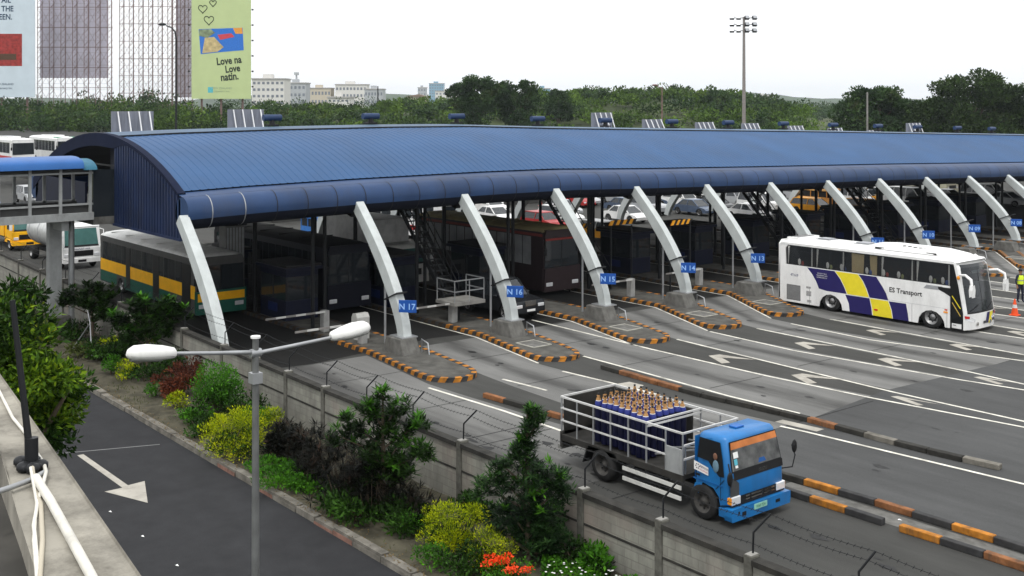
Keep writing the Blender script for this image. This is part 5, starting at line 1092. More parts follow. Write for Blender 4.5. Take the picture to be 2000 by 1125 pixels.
ks = list(J); me = bpy.data.meshes.new('body'); me.from_pydata([J[k][0] for k in ks], [tuple(ks.index(q) for q in e.split('-')) for e in E_], [])
bo = bpy.data.objects.new('body', me); COL.objects.link(bo); bo.parent = pt
bo.modifiers.new('skin', 'SKIN'); 
if not me.skin_vertices: me.attributes.new('skin_tmp','FLOAT','POINT')
try:
    sv = me.skin_vertices[0].data
    for i, k in enumerate(ks): sv[i].radius = (J[k][1],)*2; sv[i].use_root = (k == 'pel')
except Exception as e: print('skin', e)
sb = bo.modifiers.new('sub', 'SUBSURF'); sb.levels = 2; sb.render_levels = 2
dg = bpy.context.evaluated_depsgraph_get(); m2 = bpy.data.meshes.new_from_object(bo.evaluated_get(dg)); bo.modifiers.clear(); bo.data = m2
m2.materials.clear(); m2.materials.append(UNI); m2.materials.append(SKIN)
for p in m2.polygons: c = p.center; p.material_index = 1 if (c.z > 1.45 or (abs(c.x) > .17 and c.z < .93 and c.z > .75)) else 0; p.use_smooth = True
m = MB(); ring = lambda z, rx, ry: [(rx*math.cos(2*math.pi*k/16), ry*math.sin(2*math.pi*k/16), z) for k in range(16)]
m.loft([ring(.95,.165,.165),ring(1.1,.16,.155),ring(1.3,.18,.17),ring(1.41,.14,.12)],VEST,caps=False); m.loft([ring(1.12,.164,.158),ring(1.17,.168,.162)],SILV,caps=False); m.build('reflective_vest', pt)
m = MB(); m.ball((0,-.005,1.645),(.102,.11,.085),HAIR,12,8); m.build('hair', pt)
m = MB(); m.ball((0,.105,1.6),(.012,.02,.02),SKIN,6,4); 
for s in (-1,1): m.ball((s*.035,.093,1.62),(.012,.008,.008),HAIR,6,4); m.ball((s*.095,.01,1.6),(.012,.02,.03),SKIN,6,4)
m.box(-.025,.025,.09,.1,1.563,1.57,M('lips',(.25,.08,.07),.6)); m.build('face', pt)
for s, (hx,hy,hz) in ((-1,(-.2,.17,.87)),(1,(.235,.07,.81))):
    m = MB()
    for k in range(4): q = -.022+.015*k; m.tube([(hx+q,hy,hz),(hx+q*1.1,hy+.01,hz-.05-.005*(k in (1,2))),(hx+q,hy+.03,hz-.085)],[.009,.008,.007],SKIN,6)
    m.tube([(hx-s*.03,hy,hz+.02),(hx-s*.045,hy+.03,hz-.01),(hx-s*.035,hy+.045,hz-.035)],[.01,.009,.008],SKIN,6); m.build('fingers', pt)
# ================================================================= FOOTBRIDGE
fb = thing('footbridge', 'covered footbridge with bright blue curved roof entering the left end of the canopy', 'footbridge', (-51.6, 10, 0))
FBW = M('footbridge_grey', (.3,.31,.31), .6, var=.12, dirt=.3); FBD = M('footbridge_dark', (.045,.045,.045), .7, dirt=.3)
FBB = M('footbridge_blue', (.022,.1,.3), .4, var=.1, vs=1)
y0, y1 = -14, 7.0
m = MB(); m.box(1.1,1.3,y0,y1,5.2,5.53,FBW); m.box(-1.3,-1.1,y0,y1,5.2,5.53,FBW); m.box(-1.1,1.1,y0,y1,5.3,5.45,DCONC); m.box(1.0,1.1,y0,y1,5.5,5.86,FBD); m.box(-1.1,-1.0,y0,y1,5.5,5.86,FBD); m.build('deck', fb)
m = MB()
for s in (-1,1): m.box(s*1.15-.05,s*1.15+.05,y0,y1,5.86,5.94,FBW); m.box(s*1.15-.05,s*1.15+.05,y0,y1,7.24,7.32,FBW); m.box(s*1.15-.04,s*1.15+.04,y0,y1,7.32,7.5,FBD)
m.build('railing', fb)
for k, px in enumerate((12,70,127,178)):
    pass
for k in range(15):
    y = 6.88 - 1.28*k
    for s in (-1,1): m = MB(); m.box(s*1.16-.06,s*1.16+.06,y-.06,y+.06,5.5,7.55,FBW); m.build('post', fb)
m = MB(); n = 12
m.loft([[(1.55*math.sin(t), y, 7.5+.5*math.cos(t)**.6 if math.cos(t) > 0 else 7.5) for t in [(-math.pi/2 + math.pi*k/n) for k in range(n+1)]] for y in (y0, y1-.5)], FBB, caps=False, closed=False)
m.loft([[(1.45*math.sin(t), y, 7.42+.45*max(0,math.cos(t))) for t in [(-math.pi/2 + math.pi*k/n) for k in range(n+1)]] for y in (y1-.5, y1+.1)], M('footbridge_teal',(.03,.13,.2),.5), caps=False, closed=False); m.build('roof', fb)
m = MB(); m.box(-1.2,1.2,y1,y1+.95,4.95,5.3,DCONC); m.box(1.0,1.2,y1,y1+.95,5.3,7.4,GLASSD); m.build('bridge_end', fb)
m = MB(); m.box(-.25,.25,-.27,.27,.75,5.2,FBW); q = m.build('column', fb, bevel=.02); q.location = (-.55, 5.85, 0)
m = MB(); m.box(-.45,.45,-.5,.5,-.1,.8,DCONC); q = m.build('column_base', fb, bevel=.03); q.location = (-.5, 5.95, 0)
m = MB(); m.cyl((0,0,.1),(0,0,5.2),.13,STEEL,n=12); m.box(-.3,.3,-.25,.2,1.3,1.9,FBD); q = m.build('drain_pipe', fb); q.location = (-.35, 6.55, 0)
m = MB(); m.box(-1.0,1.0,-.15,.15,4.75,5.2,FBW); q = m.build('cross_beam', fb); q.location = (0, 5.85, 0)
# ================================================================= DOUBLE-ARM STREET LAMP
LX, LY = -14.71, 7.25
lp = thing('street_lamp', 'grey pole with two arms and white cobra lamp heads standing beside the access road', 'street lamp', (LX, LY, 0))
m = MB(); m.cyl((0,0,-.3),(0,0,7.04),.068,M('pole_grey',(.15,.155,.155),.5,.3,var=.2,dirt=.4),r1=.045,n=14); m.build('pole', lp)
m = MB(); m.cyl((0,0,7.04),(0,0,7.07),.07,WHITE,n=14); m.build('pole_cap', lp)
HEADM = M('lamp_head_white',(.66,.66,.64),.4,var=.06,dirt=.15)
def cobra(par, base, d, up, L=.68):
    d = Vector(d).normalized(); base = Vector(base); sd = d.cross(Vector((0,0,1))).normalized(); u = sd.cross(d)
    m = MB(); rings = []; n = 16
    for t, w_, h_, lo in ((0,.045,.05,-.045),(.05,.1,.085,-.065),(.3,.14,.115,-.09),(.6,.165,.13,-.1),(.85,.14,.115,-.09),(.96,.08,.07,-.06),(1,.02,.02,-.03)):
        c = base + d*(L*t); rings.append([c + sd*(w_*math.cos(a)) + u*((h_ if math.sin(a) > 0 else -lo*.9)*math.sin(a)) for a in [2*math.pi*k/n for k in range(n)]])
    m.loft(rings, HEADM); h = m.build('lamp_head', par)
    m = MB(); rings = [[base + d*(L*t) + sd*(w_*math.cos(a)) + u*(-.062-.035*abs(math.sin(a))) for a in [math.pi*k/8 for k in range(9)]] for t, w_ in ((.3,.09),(.5,.12),(.75,.12),(.9,.08))]
    m.loft(rings, M('lamp_lens',(.25,.26,.25),.2), caps=False, closed=False); m.build('lens', h)
    m = MB(); m.loft([[base + d*(L*t) + sd*((w_+.004)*math.cos(a)) + u*(-.02+.008*math.sin(a)) for a in [2*math.pi*k/20 for k in range(20)]] for t, w_ in ((.08,.1),(.3,.13),(.6,.155),(.85,.13),(.95,.08))], DSTEEL, caps=False); m.ball(base + d*(L*.5)+u*.11,(.03,.02,.015),HEADM,8,5); m.build('seam', h)
m = MB(); m.tube([(0,0,6.82),(0,.6,6.85),(0,1.24,6.885)],[.03,.027,.025],STEEL,10); m.build('arm', lp)
m = MB(); m.tube([(0,0,6.84),(0,-.6,6.91),(0,-1.2,6.99)],[.03,.027,.025],STEEL,10); m.build('arm', lp)
cobra(lp, (0,1.22,6.885), (0,1,.12), 1); cobra(lp, (0,-1.18,6.985), (0,-1,.13), 1)
m = MB(); m.cyl((0,-.08,6.83),(0,.08,6.83),.06,STEEL,n=10); m.box(-.075,.075,-.075,.075,6.4,6.55,STEEL); m.build('arm_collar', lp)
# ================================================================= NEAR PARAPET
pr_ = thing('concrete_parapet', 'weathered concrete parapet with cables in the near bottom left corner', 'parapet', (-3.75, 1.17, 0))
PAR = M('parapet_concrete', (.25,.235,.2), .9, var=.3, vs=3.5, bump=.5, bs=12, dirt=.8)
zt = 9.2
def q_(x, y, z): g_ = G(x, y, z); return (g_[0]+3.75, g_[1]-1.17)
e1 = [q_(-140,565,zt), q_(0,735,zt), q_(130,920,zt), q_(270,1125,zt), q_(420,1350,zt)]
e0 = [q_(-140,640,zt), q_(0,889,zt), q_(42,1000,zt), q_(83,1125,zt), q_(150,1350,zt)]
m = MB(); o_ = e1 + e0[::-1]; m.poly(o_, 'z', zt-1.3, zt, PAR); m.build('coping', pr_, bevel=.012)
m = MB(); m.poly(e0 + [(e0[-1][0],-1.9),(e0[0][0]-.5,-1.9)], 'z', zt-1.2, zt-.12, M('walkway_concrete',(.05,.048,.043),.9,var=.35,vs=4,dirt=.7)); m.build('walkway_edge', pr_)
WPIPE = M('white_pvc', (.6,.58,.52), .5, var=.1, dirt=.3, vs=8)
def cab(name, pts, r, mat, z=zt): m = MB(); m.tube([(*q_(x,y,z), z+r+dz) for x,y,dz in pts], r, mat, 8); return m.build(name, pr_)
cab('conduit', [(70,948,.01),(100,990,.0),(135,1055,0),(178,1135,0),(240,1260,0)], .014, WPIPE)
cab('cable', [(-5,760,0),(25,822,.005),(50,850,.0),(62,880,.01),(86,915,.01),(90,935,.015),(74,985,0),(66,1030,0),(76,1130,0),(90,1260,0)], .006, WPIPE)
cab('cable', [(63,930,.02),(68,960,.0),(80,990,0),(83,1060,0),(78,1130,0),(80,1260,0)], .007, M('aged_cable',(.42,.38,.3),.6))
cab('cable', [(60,935,.03),(72,985,.0),(70,1005,0),(66,1060,0),(72,1130,0),(74,1250,0)], .005, WPIPE)
m = MB(); m.tube([(*q_(-20,985,zt),zt+.03),(*q_(20,965,zt),zt+.02),(*q_(60,950,zt),zt+.02),(*q_(90,930,zt),zt+.015)], .009, STEEL, 8); m.build('grey_conduit', pr_)
ro = MB(); b_ = Vector((*q_(62,915,zt), zt)); tp = Vector((*q_(62,915,zt), 0)); 
Yr = (HC-zt)*2190/(915-200); a2 = AT(24, Yr*1.01); ro.tube([b_, b_.lerp(Vector((a2[0]+3.75,a2[1]-1.17,ZY(590,Yr))),.35)+Vector((0,0,.0)), Vector((a2[0]+3.75,a2[1]-1.17,ZY(590,Yr)))], [.013,.011,.009], DSTEEL, 8); ro.cyl(b_, b_+Vector((-.004,0,.1)), .022, DSTEEL, n=8); ro.build('mast_rod', pr_)
m = MB()
for dx, dy in ((0,0),(.03,.02),(-.03,.015),(.02,-.03),(.05,-.01),(-.05,-.02)): m.ball((b_.x+dx,b_.y+dy,zt+.015),(.03,.025,.018),DSTEEL,8,5)
m.build('rod_clamp', pr_)
# ================================================================= VEGETATION
def leaf(vs, fs, c, d, up, L, w_):
    s = d.cross(up)
    if s.length < 1e-3: s = Vector((1,0,0))
    s.normalize(); n = len(vs); m_ = c + d*(L*.45)
    vs += [c, m_ + s*(w_/2), c + d*L, m_ - s*(w_/2)]; fs.append((n,n+1,n+2,n+3))
def rv(r): 
    while 1:
        v = Vector((r.uniform(-1,1), r.uniform(-1,1), r.uniform(-1,1)))
        if .01 < v.length < 1: return v.normalized()
def cloud(mb, c, rr, n, L, mat, seed=0, lumps=14, asp=.45, up=.35, lump=.38, low=-.5):
    r = random.Random(seed); c = Vector(c); vs = []; fs = []; subs = []
    for k in range(lumps):
        v = rv(r); v.z = max(v.z, low); q = r.uniform(.45,.85); subs.append((Vector((v.x*rr[0], v.y*rr[1], v.z*rr[2]))*q, r.uniform(.7,1.25)*lump))
    for k in range(n):
        sc_, sr = subs[r.randrange(lumps)]; v = rv(r); q = r.random()**.33
        p = sc_ + Vector((v.x*rr[0], v.y*rr[1], v.z*rr[2]))*(sr*q)
        d = (v + rv(r)*.8 + Vector((0,0,up))).normalized(); l = L*r.uniform(.65,1.3)
        leaf(vs, fs, c+p, d, (rv(r)+Vector((0,0,.8))).normalized(), l, l*asp)
    mb.add(vs, fs, mat)
def rosettes(mb, pts, L, n, mat, seed=0, asp=.2, up=.7, rad_=.0, arch_=False):
    r = random.Random(seed); vs = []; fs = []
    for p in pts:
        p = Vector(p)
        for k in range(n):
            a = r.uniform(0, 2*math.pi); e = r.uniform(-.35, 1.2)*up; d = Vector((math.cos(a), math.sin(a), e)).normalized(); l = L*r.uniform(.7,1.2)
            leaf(vs, fs, p + rv(r)*rad_, d, Vector((0,0,1)), l, l*asp)
    mb.add(vs, fs, mat)
DKG = leafmat('dark_leaves', [(.005,.011,.003),(.012,.028,.006),(.026,.065,.01),(.06,.15,.02)]); DKG2 = leafmat('dark_pine_leaves', [(.004,.01,.005),(.012,.028,.01),(.022,.055,.015),(.06,.13,.03)], scale=1.0)
BRG = leafmat('fresh_green_leaves', [(.015,.05,.006),(.04,.13,.01),(.09,.26,.015)], scale=1.5); YLG = leafmat('yellow_green_leaves', [(.04,.07,.004),(.17,.23,.005),(.36,.42,.006),(.55,.55,.01)], scale=1.6)
PUR = leafmat('dark_purple_leaves', [(.003,.004,.003),(.006,.007,.005),(.012,.012,.009),(.045,.022,.013)], scale=1.2); REDL = leafmat('red_brown_leaves', [(.02,.01,.008),(.08,.025,.015),(.2,.05,.02)], scale=1.5)
FARG = leafmat('far_dark_leaves', [(.014,.026,.012),(.026,.052,.018),(.046,.088,.026),(.06,.07,.028)], scale=.2, isl=.2); FARL = leafmat('far_light_leaves', [(.012,.028,.007),(.045,.085,.013),(.085,.15,.02),(.13,.2,.035)], scale=.14, isl=.15)
FARM = leafmat('far_mid_leaves', [(.01,.022,.007),(.028,.055,.012),(.055,.1,.018),(.09,.13,.03)], scale=.16, isl=.15)
GRASSM = leafmat('grass_blades', [(.03,.04,.012),(.06,.08,.02),(.1,.1,.04)], scale=2)
def bush(label, px, py, wd, h, mat, n=1500, L=.12, seed=1, cat='bush', lumps=14, asp=.45, stem=True, name='bush', extra=None, group=None, up=.35):
    """bush whose foot is at picture point (px,py); wd and h in metres"""
    x, y = G(px, py, .12); y = max(14.3, min(16.75, y)); t = thing(name, label, cat, (x, y, .1), group=group); m = MB()
    cloud(m, (0,0,h*.5), (wd/2, min(wd/2, 1.0), h*.52), n, L, mat, seed, lumps, asp, up); 
    if extra: extra(m)
    m.build('foliage', t)
    m = MB(); r = random.Random(seed)
    for k in range(4): a = r.uniform(0,6.28); m.tube([(0,0,-.1),(.12*math.cos(a)*wd,.12*math.sin(a)*wd,h*.35),(.3*math.cos(a)*wd,.25*math.sin(a)*min(wd,1.5),h*.7)],[.03,.02,.01],BARK,5)
    m.build('stem', t); return t
bush('yellow-green round bush, left one of a small pair near the road kerb', 216, 733, .75,.75, BRG, 900, .09, 2)
bush('yellow-green round bush, right one of a small pair near the road kerb', 248, 742, .75,.8, YLG, 800, .09, 3)
bush('low dark green bush behind the small yellow-green pair', 205, 700, 2.6,.8, DKG, 1800, .13, 4, extra=lambda m: cloud(m,(0,0,.75),(.9,.5,.15),120,.12,YLG,9,5))
bush('reddish brown bush left of the clipped green bush', 348, 775, 1.9,1.1, REDL, 1800, .12, 5, extra=lambda m: cloud(m,(-.2,0,.4),(.9,.6,.35),500,.12,DKG,9,6))
bush('rounded bright green clipped bush beside the grey wall', 425, 805, 2.4,1.75, BRG, 5000, .09, 6, lumps=22, extra=lambda m: cloud(m,(0,0,.5),(1.0,.7,.5),1500,.1,DKG,8,12))
bush('tiny bright bush below the reddish bush', 300, 775, .7,.5, BRG, 500, .08, 7)
bush('small lime bush in front of the clipped green bush', 345, 800, .9,.6, YLG, 700, .08, 8)
bush('low dark green bush in front of the clipped green bush', 385, 825, 1.3,.55, BRG, 900, .09, 10, extra=lambda m: cloud(m,(0,0,.25),(.7,.5,.25),500,.1,DKG,8,6))
bush('large yellow-green feathery bush left of the lamp pole', 445, 895, 2.5,1.4, YLG, 7000, .075, 11, lumps=26, asp=.25, up=.9, extra=lambda m: cloud(m,(.1,0,.4),(1.1,.8,.4),1600,.1,DKG,8,12))
bush('yellow-green bush peeking out right of the lamp pole', 535, 868, 1.0,1.15, YLG, 1500, .08, 12, asp=.28, up=.8)
bush('small olive bush by the foot of the wall, left of the lamp', 395, 700, .9,1.0, DKG, 600, .12, 13, extra=lambda m: cloud(m,(-.3,0,.95),(.3,.3,.12),110,.1,YLG,9,4))
bush('low bright green plant patch right of the lamp pole', 560, 945, 2.3,.45, BRG, 2200, .11, 14, lumps=14, asp=.3, up=.7)
bush('yellow-green feathery bush left of the red flowers', 885, 1072, 1.75,1.15, YLG, 5200, .07, 15, lumps=20, asp=.25, up=.9, extra=lambda m: cloud(m,(.1,0,.35),(.9,.6,.35),1100,.1,DKG,8,12))
bush('small green and yellow bush behind the feathery bush', 815, 1045, .75,.75, BRG, 700, .08, 16, asp=.3)
bush('yellow tipped bush touching the slim dark tree', 960, 1120, 1.4,1.0, YLG, 3300, .065, 17, lumps=16, asp=.25, up=.9, extra=lambda m: cloud(m,(.1,0,.3),(.8,.5,.3),900,.09,DKG,8,10))
FLR = M('red_petals',(.75,.06,.01),.6,var=.2)
bush('bush covered in red flowers at the bottom edge', 985, 1150, 1.6,.6, BRG, 1500, .07, 18, extra=lambda m: (cloud(m,(-.25,0,.55),(.35,.35,.1),450,.05,FLR,9,7,.9), cloud(m,(.35,.1,.5),(.35,.35,.1),200,.05,FLR,19,7,.9), cloud(m,(0,0,.25),(.7,.5,.25),500,.08,DKG,8,8)))
bush('small leafy sapling against the wall above the white flowers', 1195, 1112, .9,.85, BRG, 500, .15, 20, extra=lambda m: cloud(m,(0,0,.3),(.5,.4,.3),500,.1,DKG,8,8))
bush('dark brown-green bush at the wall foot, left of the sapling', 1135, 1105, .9,.6, DKG, 700, .1, 21)
bush('purple bush against the wall far left', 45, 590, 1.5,1.1, PUR, 900, .14, 22); bush('olive dry bush left of the footbridge column', 60, 650, 2.4,1.3, GRASSM, 1600, .18, 23, asp=.2, up=.8)
bush('yellow croton bush at the foot of the footbridge column', 70, 672, 1.6,1.0, YLG, 900, .2, 24)
bush('dark green shrub right of the footbridge column', 150, 665, 1.8,.9, DKG, 1000, .15, 25); bush('dark green shrub mass between the two small dark trees', 255, 690, 2.8,1.2, DKG, 2200, .15, 26)
extra_b = [('dark low shrub at the kerb side behind the reddish bush',285,745,1.6,.7,DKG,900,.12,51),('dark shrub between the reddish bush and the wall',330,735,1.5,1.0,DKG,1000,.13,52),
 ('brownish shrub at the wall left of the clipped green bush',370,750,1.2,1.1,REDL,800,.12,53),('dark shrub between the clipped bush and the lamp pole',480,830,1.4,1.1,DKG,1300,.11,54),
 ('dark shrub in front of the clipped bush, beside the large yellow one',395,850,1.3,.7,DKG,1100,.1,55),('low green shrub in front of the slim dark tree',925,1020,1.3,.8,DKG,1100,.12,56),
 ('dark bushy undergrowth at the foot of the slim dark tree',1035,1085,1.8,1.3,DKG2,3600,.12,57),('dark undergrowth right of the slim dark tree',1080,1060,1.0,.9,DKG2,1100,.11,58),
 ('dark shrub at the very bottom left of the red flowers',905,1125,1.3,.7,DKG,1200,.1,59),('green shrub with yellow tips at the bottom edge left of the red flowers',850,1110,.9,.6,BRG,800,.08,60),
 ('bright green low plants at the front of the dark row',605,960,1.5,.5,BRG,1300,.1,66),('yellow-green shrub below the clipped green bush',415,845,.8,.6,YLG,900,.08,67),('lime green low plants beside the yellow bush at the kerb side',500,925,1.1,.4,BRG,800,.09,68),('bright green shrub behind the large yellow-green one',500,850,1.1,1.0,BRG,1300,.09,69),('dark mass of low shrub under the purple row',690,1000,2.6,.75,DKG,2600,.14,61),('dark low shrub in front of the broad tree',790,1030,1.8,.7,DKG,1600,.13,62),('purplish low shrub beside the lamp pole',560,900,1.6,.9,PUR,1600,.13,63),
 ('dry brown shrub near the footbridge column base',165,700,1.6,.6,GRASSM,900,.14,64),('dark green shrub by the metal frame',235,700,1.4,.8,DKG,900,.13,65)]
for lab, px, py, wd, h, mt, n, L, sd in extra_b: bush(lab, px, py, wd, h, mt, n, L, sd)
# dark purple spiky shrubs
sp = [(585,905,1.0),(625,935,1.25),(600,950,.8),(665,965,1.35),(700,985,1.4),(655,1000,1.0),(725,1010,1.3),(762,1010,1.2),(800,1025,.9),(560,880,.8)]
for k, (px, py, h) in enumerate(sp):
    x, y = G(px, py, .12); y = min(max(y, 14.6), 16.7); t = thing('spiky_shrub', 'dark purple spiky shrub, %s of the row in front of the wall' % (['first','second','third','fourth','fifth','sixth','seventh','eighth','ninth','tenth'][k]) + ' counted as planted', 'shrub', (x,y,.1), group='dark purple spiky shrubs')
    t['label'] = 'dark purple spiky shrub ' + ['nearest the lamp pole but one','in the middle left of the dark row','at the front left of the dark row','with red tips behind the front of the row','at the centre of the dark row','at the front centre of the dark row','just left of the broad dark tree trunk','under the broad dark tree','right of the broad dark tree trunk','half behind the lamp pole'][k]
    r = random.Random(k); m = MB(); pts = [(r.gauss(0,.36), r.gauss(0,.24), h*r.uniform(.15,1.05)) for q in range(40)]
    rosettes(m, pts, .28, 26, PUR, k, .13, 1.0, .04); m.build('foliage', t); m = MB()
    for p in pts[::3]: m.tube([(p[0]*.3,p[1]*.3,-.1),p],[.02,.01],BARK,4)
    m.build('stem', t)
# small trees of the strip: (label, foot px, py, [(dx, dy, z, r)], ...) crowns made of leafy rosettes
def strip_tree(label, px, py, h, blobs, mat, tips, L, n, seed, asp=.2, name='small_tree'):
    x, y = G(px, py, .12); y = min(max(y, 14.9), 16.3); t = thing(name, label, 'tree', (x, y, .1)); r = random.Random(seed); m = MB(); allp = []; tp_ = []
    for (dx, dy, z, rr, k) in blobs:
        for q in range(k):
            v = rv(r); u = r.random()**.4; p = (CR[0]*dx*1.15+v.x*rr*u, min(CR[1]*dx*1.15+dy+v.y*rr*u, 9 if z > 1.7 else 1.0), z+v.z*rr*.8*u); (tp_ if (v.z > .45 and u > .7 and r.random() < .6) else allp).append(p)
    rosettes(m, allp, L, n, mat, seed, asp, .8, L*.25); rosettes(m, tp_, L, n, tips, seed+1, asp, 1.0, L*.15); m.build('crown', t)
    m = MB(); top = max(b[2] for b in blobs); m.tube([(0,0,-.1),(.03,.02,top*.35),(-.02,0,top*.7),(0,0,top)],[.075,.06,.045,.02],BARK,8); m.build('trunk', t)
    m = MB()
    for (dx, dy, z, rr, k) in blobs: m.tube([(0,0,max(.3,z-.5)),(CR[0]*dx*.55,CR[1]*dx*.55,z-.25),(CR[0]*dx*1.1,CR[1]*dx*1.1,z)],[.035,.025,.01],BARK,5)
    m.build('branch', t); return t
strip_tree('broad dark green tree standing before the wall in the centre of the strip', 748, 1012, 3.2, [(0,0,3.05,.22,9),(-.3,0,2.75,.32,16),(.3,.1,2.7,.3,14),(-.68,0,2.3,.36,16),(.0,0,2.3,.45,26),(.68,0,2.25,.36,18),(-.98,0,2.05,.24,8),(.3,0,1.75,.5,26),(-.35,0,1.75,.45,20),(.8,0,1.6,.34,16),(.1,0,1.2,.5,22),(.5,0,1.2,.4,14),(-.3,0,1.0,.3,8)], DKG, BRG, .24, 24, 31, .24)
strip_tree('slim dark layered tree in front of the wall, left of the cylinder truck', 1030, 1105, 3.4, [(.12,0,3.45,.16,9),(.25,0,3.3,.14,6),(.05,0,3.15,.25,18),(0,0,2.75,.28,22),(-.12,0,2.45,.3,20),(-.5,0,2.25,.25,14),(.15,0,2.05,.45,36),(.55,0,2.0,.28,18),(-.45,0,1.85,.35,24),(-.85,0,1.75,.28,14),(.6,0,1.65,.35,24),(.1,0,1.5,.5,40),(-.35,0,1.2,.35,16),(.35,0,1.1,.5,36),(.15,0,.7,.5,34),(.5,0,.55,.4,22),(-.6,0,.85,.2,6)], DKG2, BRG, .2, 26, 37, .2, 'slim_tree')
strip_tree('small dark tree with rounded crown just right of the footbridge column', 195, 668, 2.7, [(0,0,2.3,.5,22),(-.7,0,2.1,.45,16),(.6,0,2.1,.5,22),(0,0,1.7,.7,36),(-1.0,0,1.7,.3,8),(.4,0,1.3,.5,20)], DKG, DKG, .3, 22, 41, .35)
strip_tree('wider small dark tree beside the yellow banded bus', 300, 720, 3.0, [(-.2,0,2.5,.5,20),(.7,0,2.5,.5,20),(-.9,0,2.0,.5,22),(0,0,2.0,.7,40),(1.0,0,2.1,.5,22),(.4,0,1.5,.6,26),(-.5,0,1.4,.5,18)], DKG, BRG, .3, 22, 43, .35)
# big leafy tree beyond the parapet
bx, by = AT(18, 19.0); t = thing('leafy_tree', 'leafy green tree at the left edge beyond the near parapet', 'tree', (bx, by, 0)); m = MB()
for k, (px, py, rr, n) in enumerate(((25,640,.75,700),(60,700,.8,900),(10,720,.9,900),(90,760,.75,900),(30,800,.9,1000),(115,815,.6,800),(70,850,.6,700),(10,880,.7,600),(130,790,.35,260),(40,590,.4,260),(-30,650,1.1,900),(-30,800,1.1,900))):
    a = AT(px, 19.0+R_.uniform(-.5,.5)); cloud(m, (a[0]-bx, a[1]-by, ZY(py,19)), (rr,rr,rr*.75), int(n*2.3), .13, DKG if k % 3 == 0 else leafmat('garden_tree_leaves', [(.01,.022,.004),(.035,.075,.008),(.1,.19,.012),(.3,.38,.015)], scale=1.1), 60+k, 9, .4, .2, .5)
m.build('crown', t); m = MB(); m.tube([(0,0,-.3),(.05,0,2.5),(-.1,.1,4.6),(0,0,6.3)],[.16,.13,.1,.04],BARK,10); m.tube([(.0,0,3.8),(.5,.5,5.0),(.7,.8,5.6)],[.08,.05,.02],BARK,6); m.tube([(0,0,4.2),(-.6,-.3,5.2)],[.07,.03],BARK,6); m.build('trunk', t)
# white-flowered ground cover, grass on the strip, and leaf litter
FW = M('white_petals',(.8,.8,.78),.6); m = MB(); r = random.Random(5); vs = []; fs = []; fv = []; ff = []
for k in range(9000):
    px, py = r.uniform(1060,1290), r.uniform(1078,1175); 
    if py < 1085 + (px-1060)*.12: continue
    x, y = G(px, py, .3); 
    if y > 16.95: continue
    d = (rv(r)+Vector((0,0,.8))).normalized(); z = .22+.12*math.sin(x*5)*math.sin(y*4)+r.uniform(-.08,.1); leaf(vs, fs, Vector((x,y,z)), d, rv(r), .09, .05)
for k in range(90):
    px, py = r.uniform(1065,1275), r.uniform(1088,1150)
    if py < 1088 + (px-1060)*.14: continue
    x, y = G(px, py, .38)
    if y < 16.9: n_ = len(fv); c = Vector((x,y,.4+r.uniform(-.05,.04))); fv += [c+Vector((.028*math.cos(a),.028*math.sin(a),0)) for a in [q*math.pi/3 for q in range(6)]]; ff.append(tuple(range(n_,n_+6)))
m.add(vs, fs, BRG); m.add(fv, ff, FW); tag(m.build('white_flower_ground_cover'), 'low green ground cover dotted with white flowers at the bottom edge', 'ground cover', kind='stuff')
m = MB(); vs = []; fs = []
for k in range(15000):
    x = r.uniform(-70,-8); y = 14.0+ (r.random()**1.0)*3.1
    if math.sin(x*.9+y*3)+math.sin(x*2.3-y*1.7) + (y-15)*.7 < r.uniform(-1.5,1.5): continue
    leaf(vs, fs, Vector((x,y,.08)), (rv(r)*.8+Vector((0,0,1))).normalized(), rv(r), r.uniform(.06,.2), .018)
m.add(vs, fs, GRASSM); tag(m.build('strip_grass'), 'thin dry grass on the planting strip', 'grass', kind='stuff')
m = MB(); vs = []; fs = []
for k in range(2500):
    x = r.uniform(-60,-10); y = 13.72+abs(r.gauss(0,.25)); leaf(vs, fs, Vector((x,y,.16 if y < 13.92 else .14)), Vector((r.uniform(-1,1),r.uniform(-1,1),.2)).normalized(), Vector((0,0,1)), .06, .03)
m.add(vs, fs, leafmat('leaf_litter',[(.05,.035,.015),(.12,.08,.03),(.2,.15,.08)],scale=3)); tag(m.build('leaf_litter'), 'fallen leaves along the kerb of the planting strip', 'leaf litter', kind='stuff')
fr = thing('metal_frame', 'thin triangular metal frame lying among the shrubs right of the footbridge column', 'frame', (*G(200,690,.1), .1)); fr.location.y = 15.2; m = MB()
m.tube([(-1.2,0,.1),(0,.3,1.3),(1.1,0,.2)],.025,STEEL,6); m.tube([(-1.2,0,.1),(-.6,-.3,.05)],.025,STEEL,6); m.tube([(0,.3,1.3),(-1.2,.6,1.6)],.025,STEEL,6); m.build('frame_bar', fr)
# ================================================================= FAR BACKGROUND
m = MB(); vs = []; fs = []; nx, ny = 90, 16; r = random.Random(11)
def hz(px, Y):   # height of the overgrown mound at picture column px and depth Y
    top = interp(px, [(-200,2),(380,2.5),(520,4),(700,6),(900,7.0),(1040,9.5),(1200,10.5),(1350,11.5),(1450,10.5),(1520,7),(1600,2.5),(1700,1),(2300,1)])
    t = max(0, min(1, (Y-285)/110)); return -.3 + top*(t*t*(3-2*t)) + .5*math.sin(px*.05)*t
for i in range(nx+1):
    for j in range(ny+1):
        px = -250 + 2600*i/nx; Y = 285 + 330*j/ny; a = AT(px, Y); h = hz(px, Y) if Y < 500 else hz(px,500)*max(0,(615-Y)/115)-.5
        vs.append((a[0], a[1], h))
for i in range(nx):
    for j in range(ny): a = i*(ny+1)+j; fs.append((a, a+ny+1, a+ny+2, a+1))
m.add(vs, fs, M('overgrown_hillside',(.045,.06,.022),.95,var=.5,vs=.06,bump=.5,bs=.5), True); tag(m.build('overgrown_mound'), kind='structure')
m = MB(); r = random.Random(12)
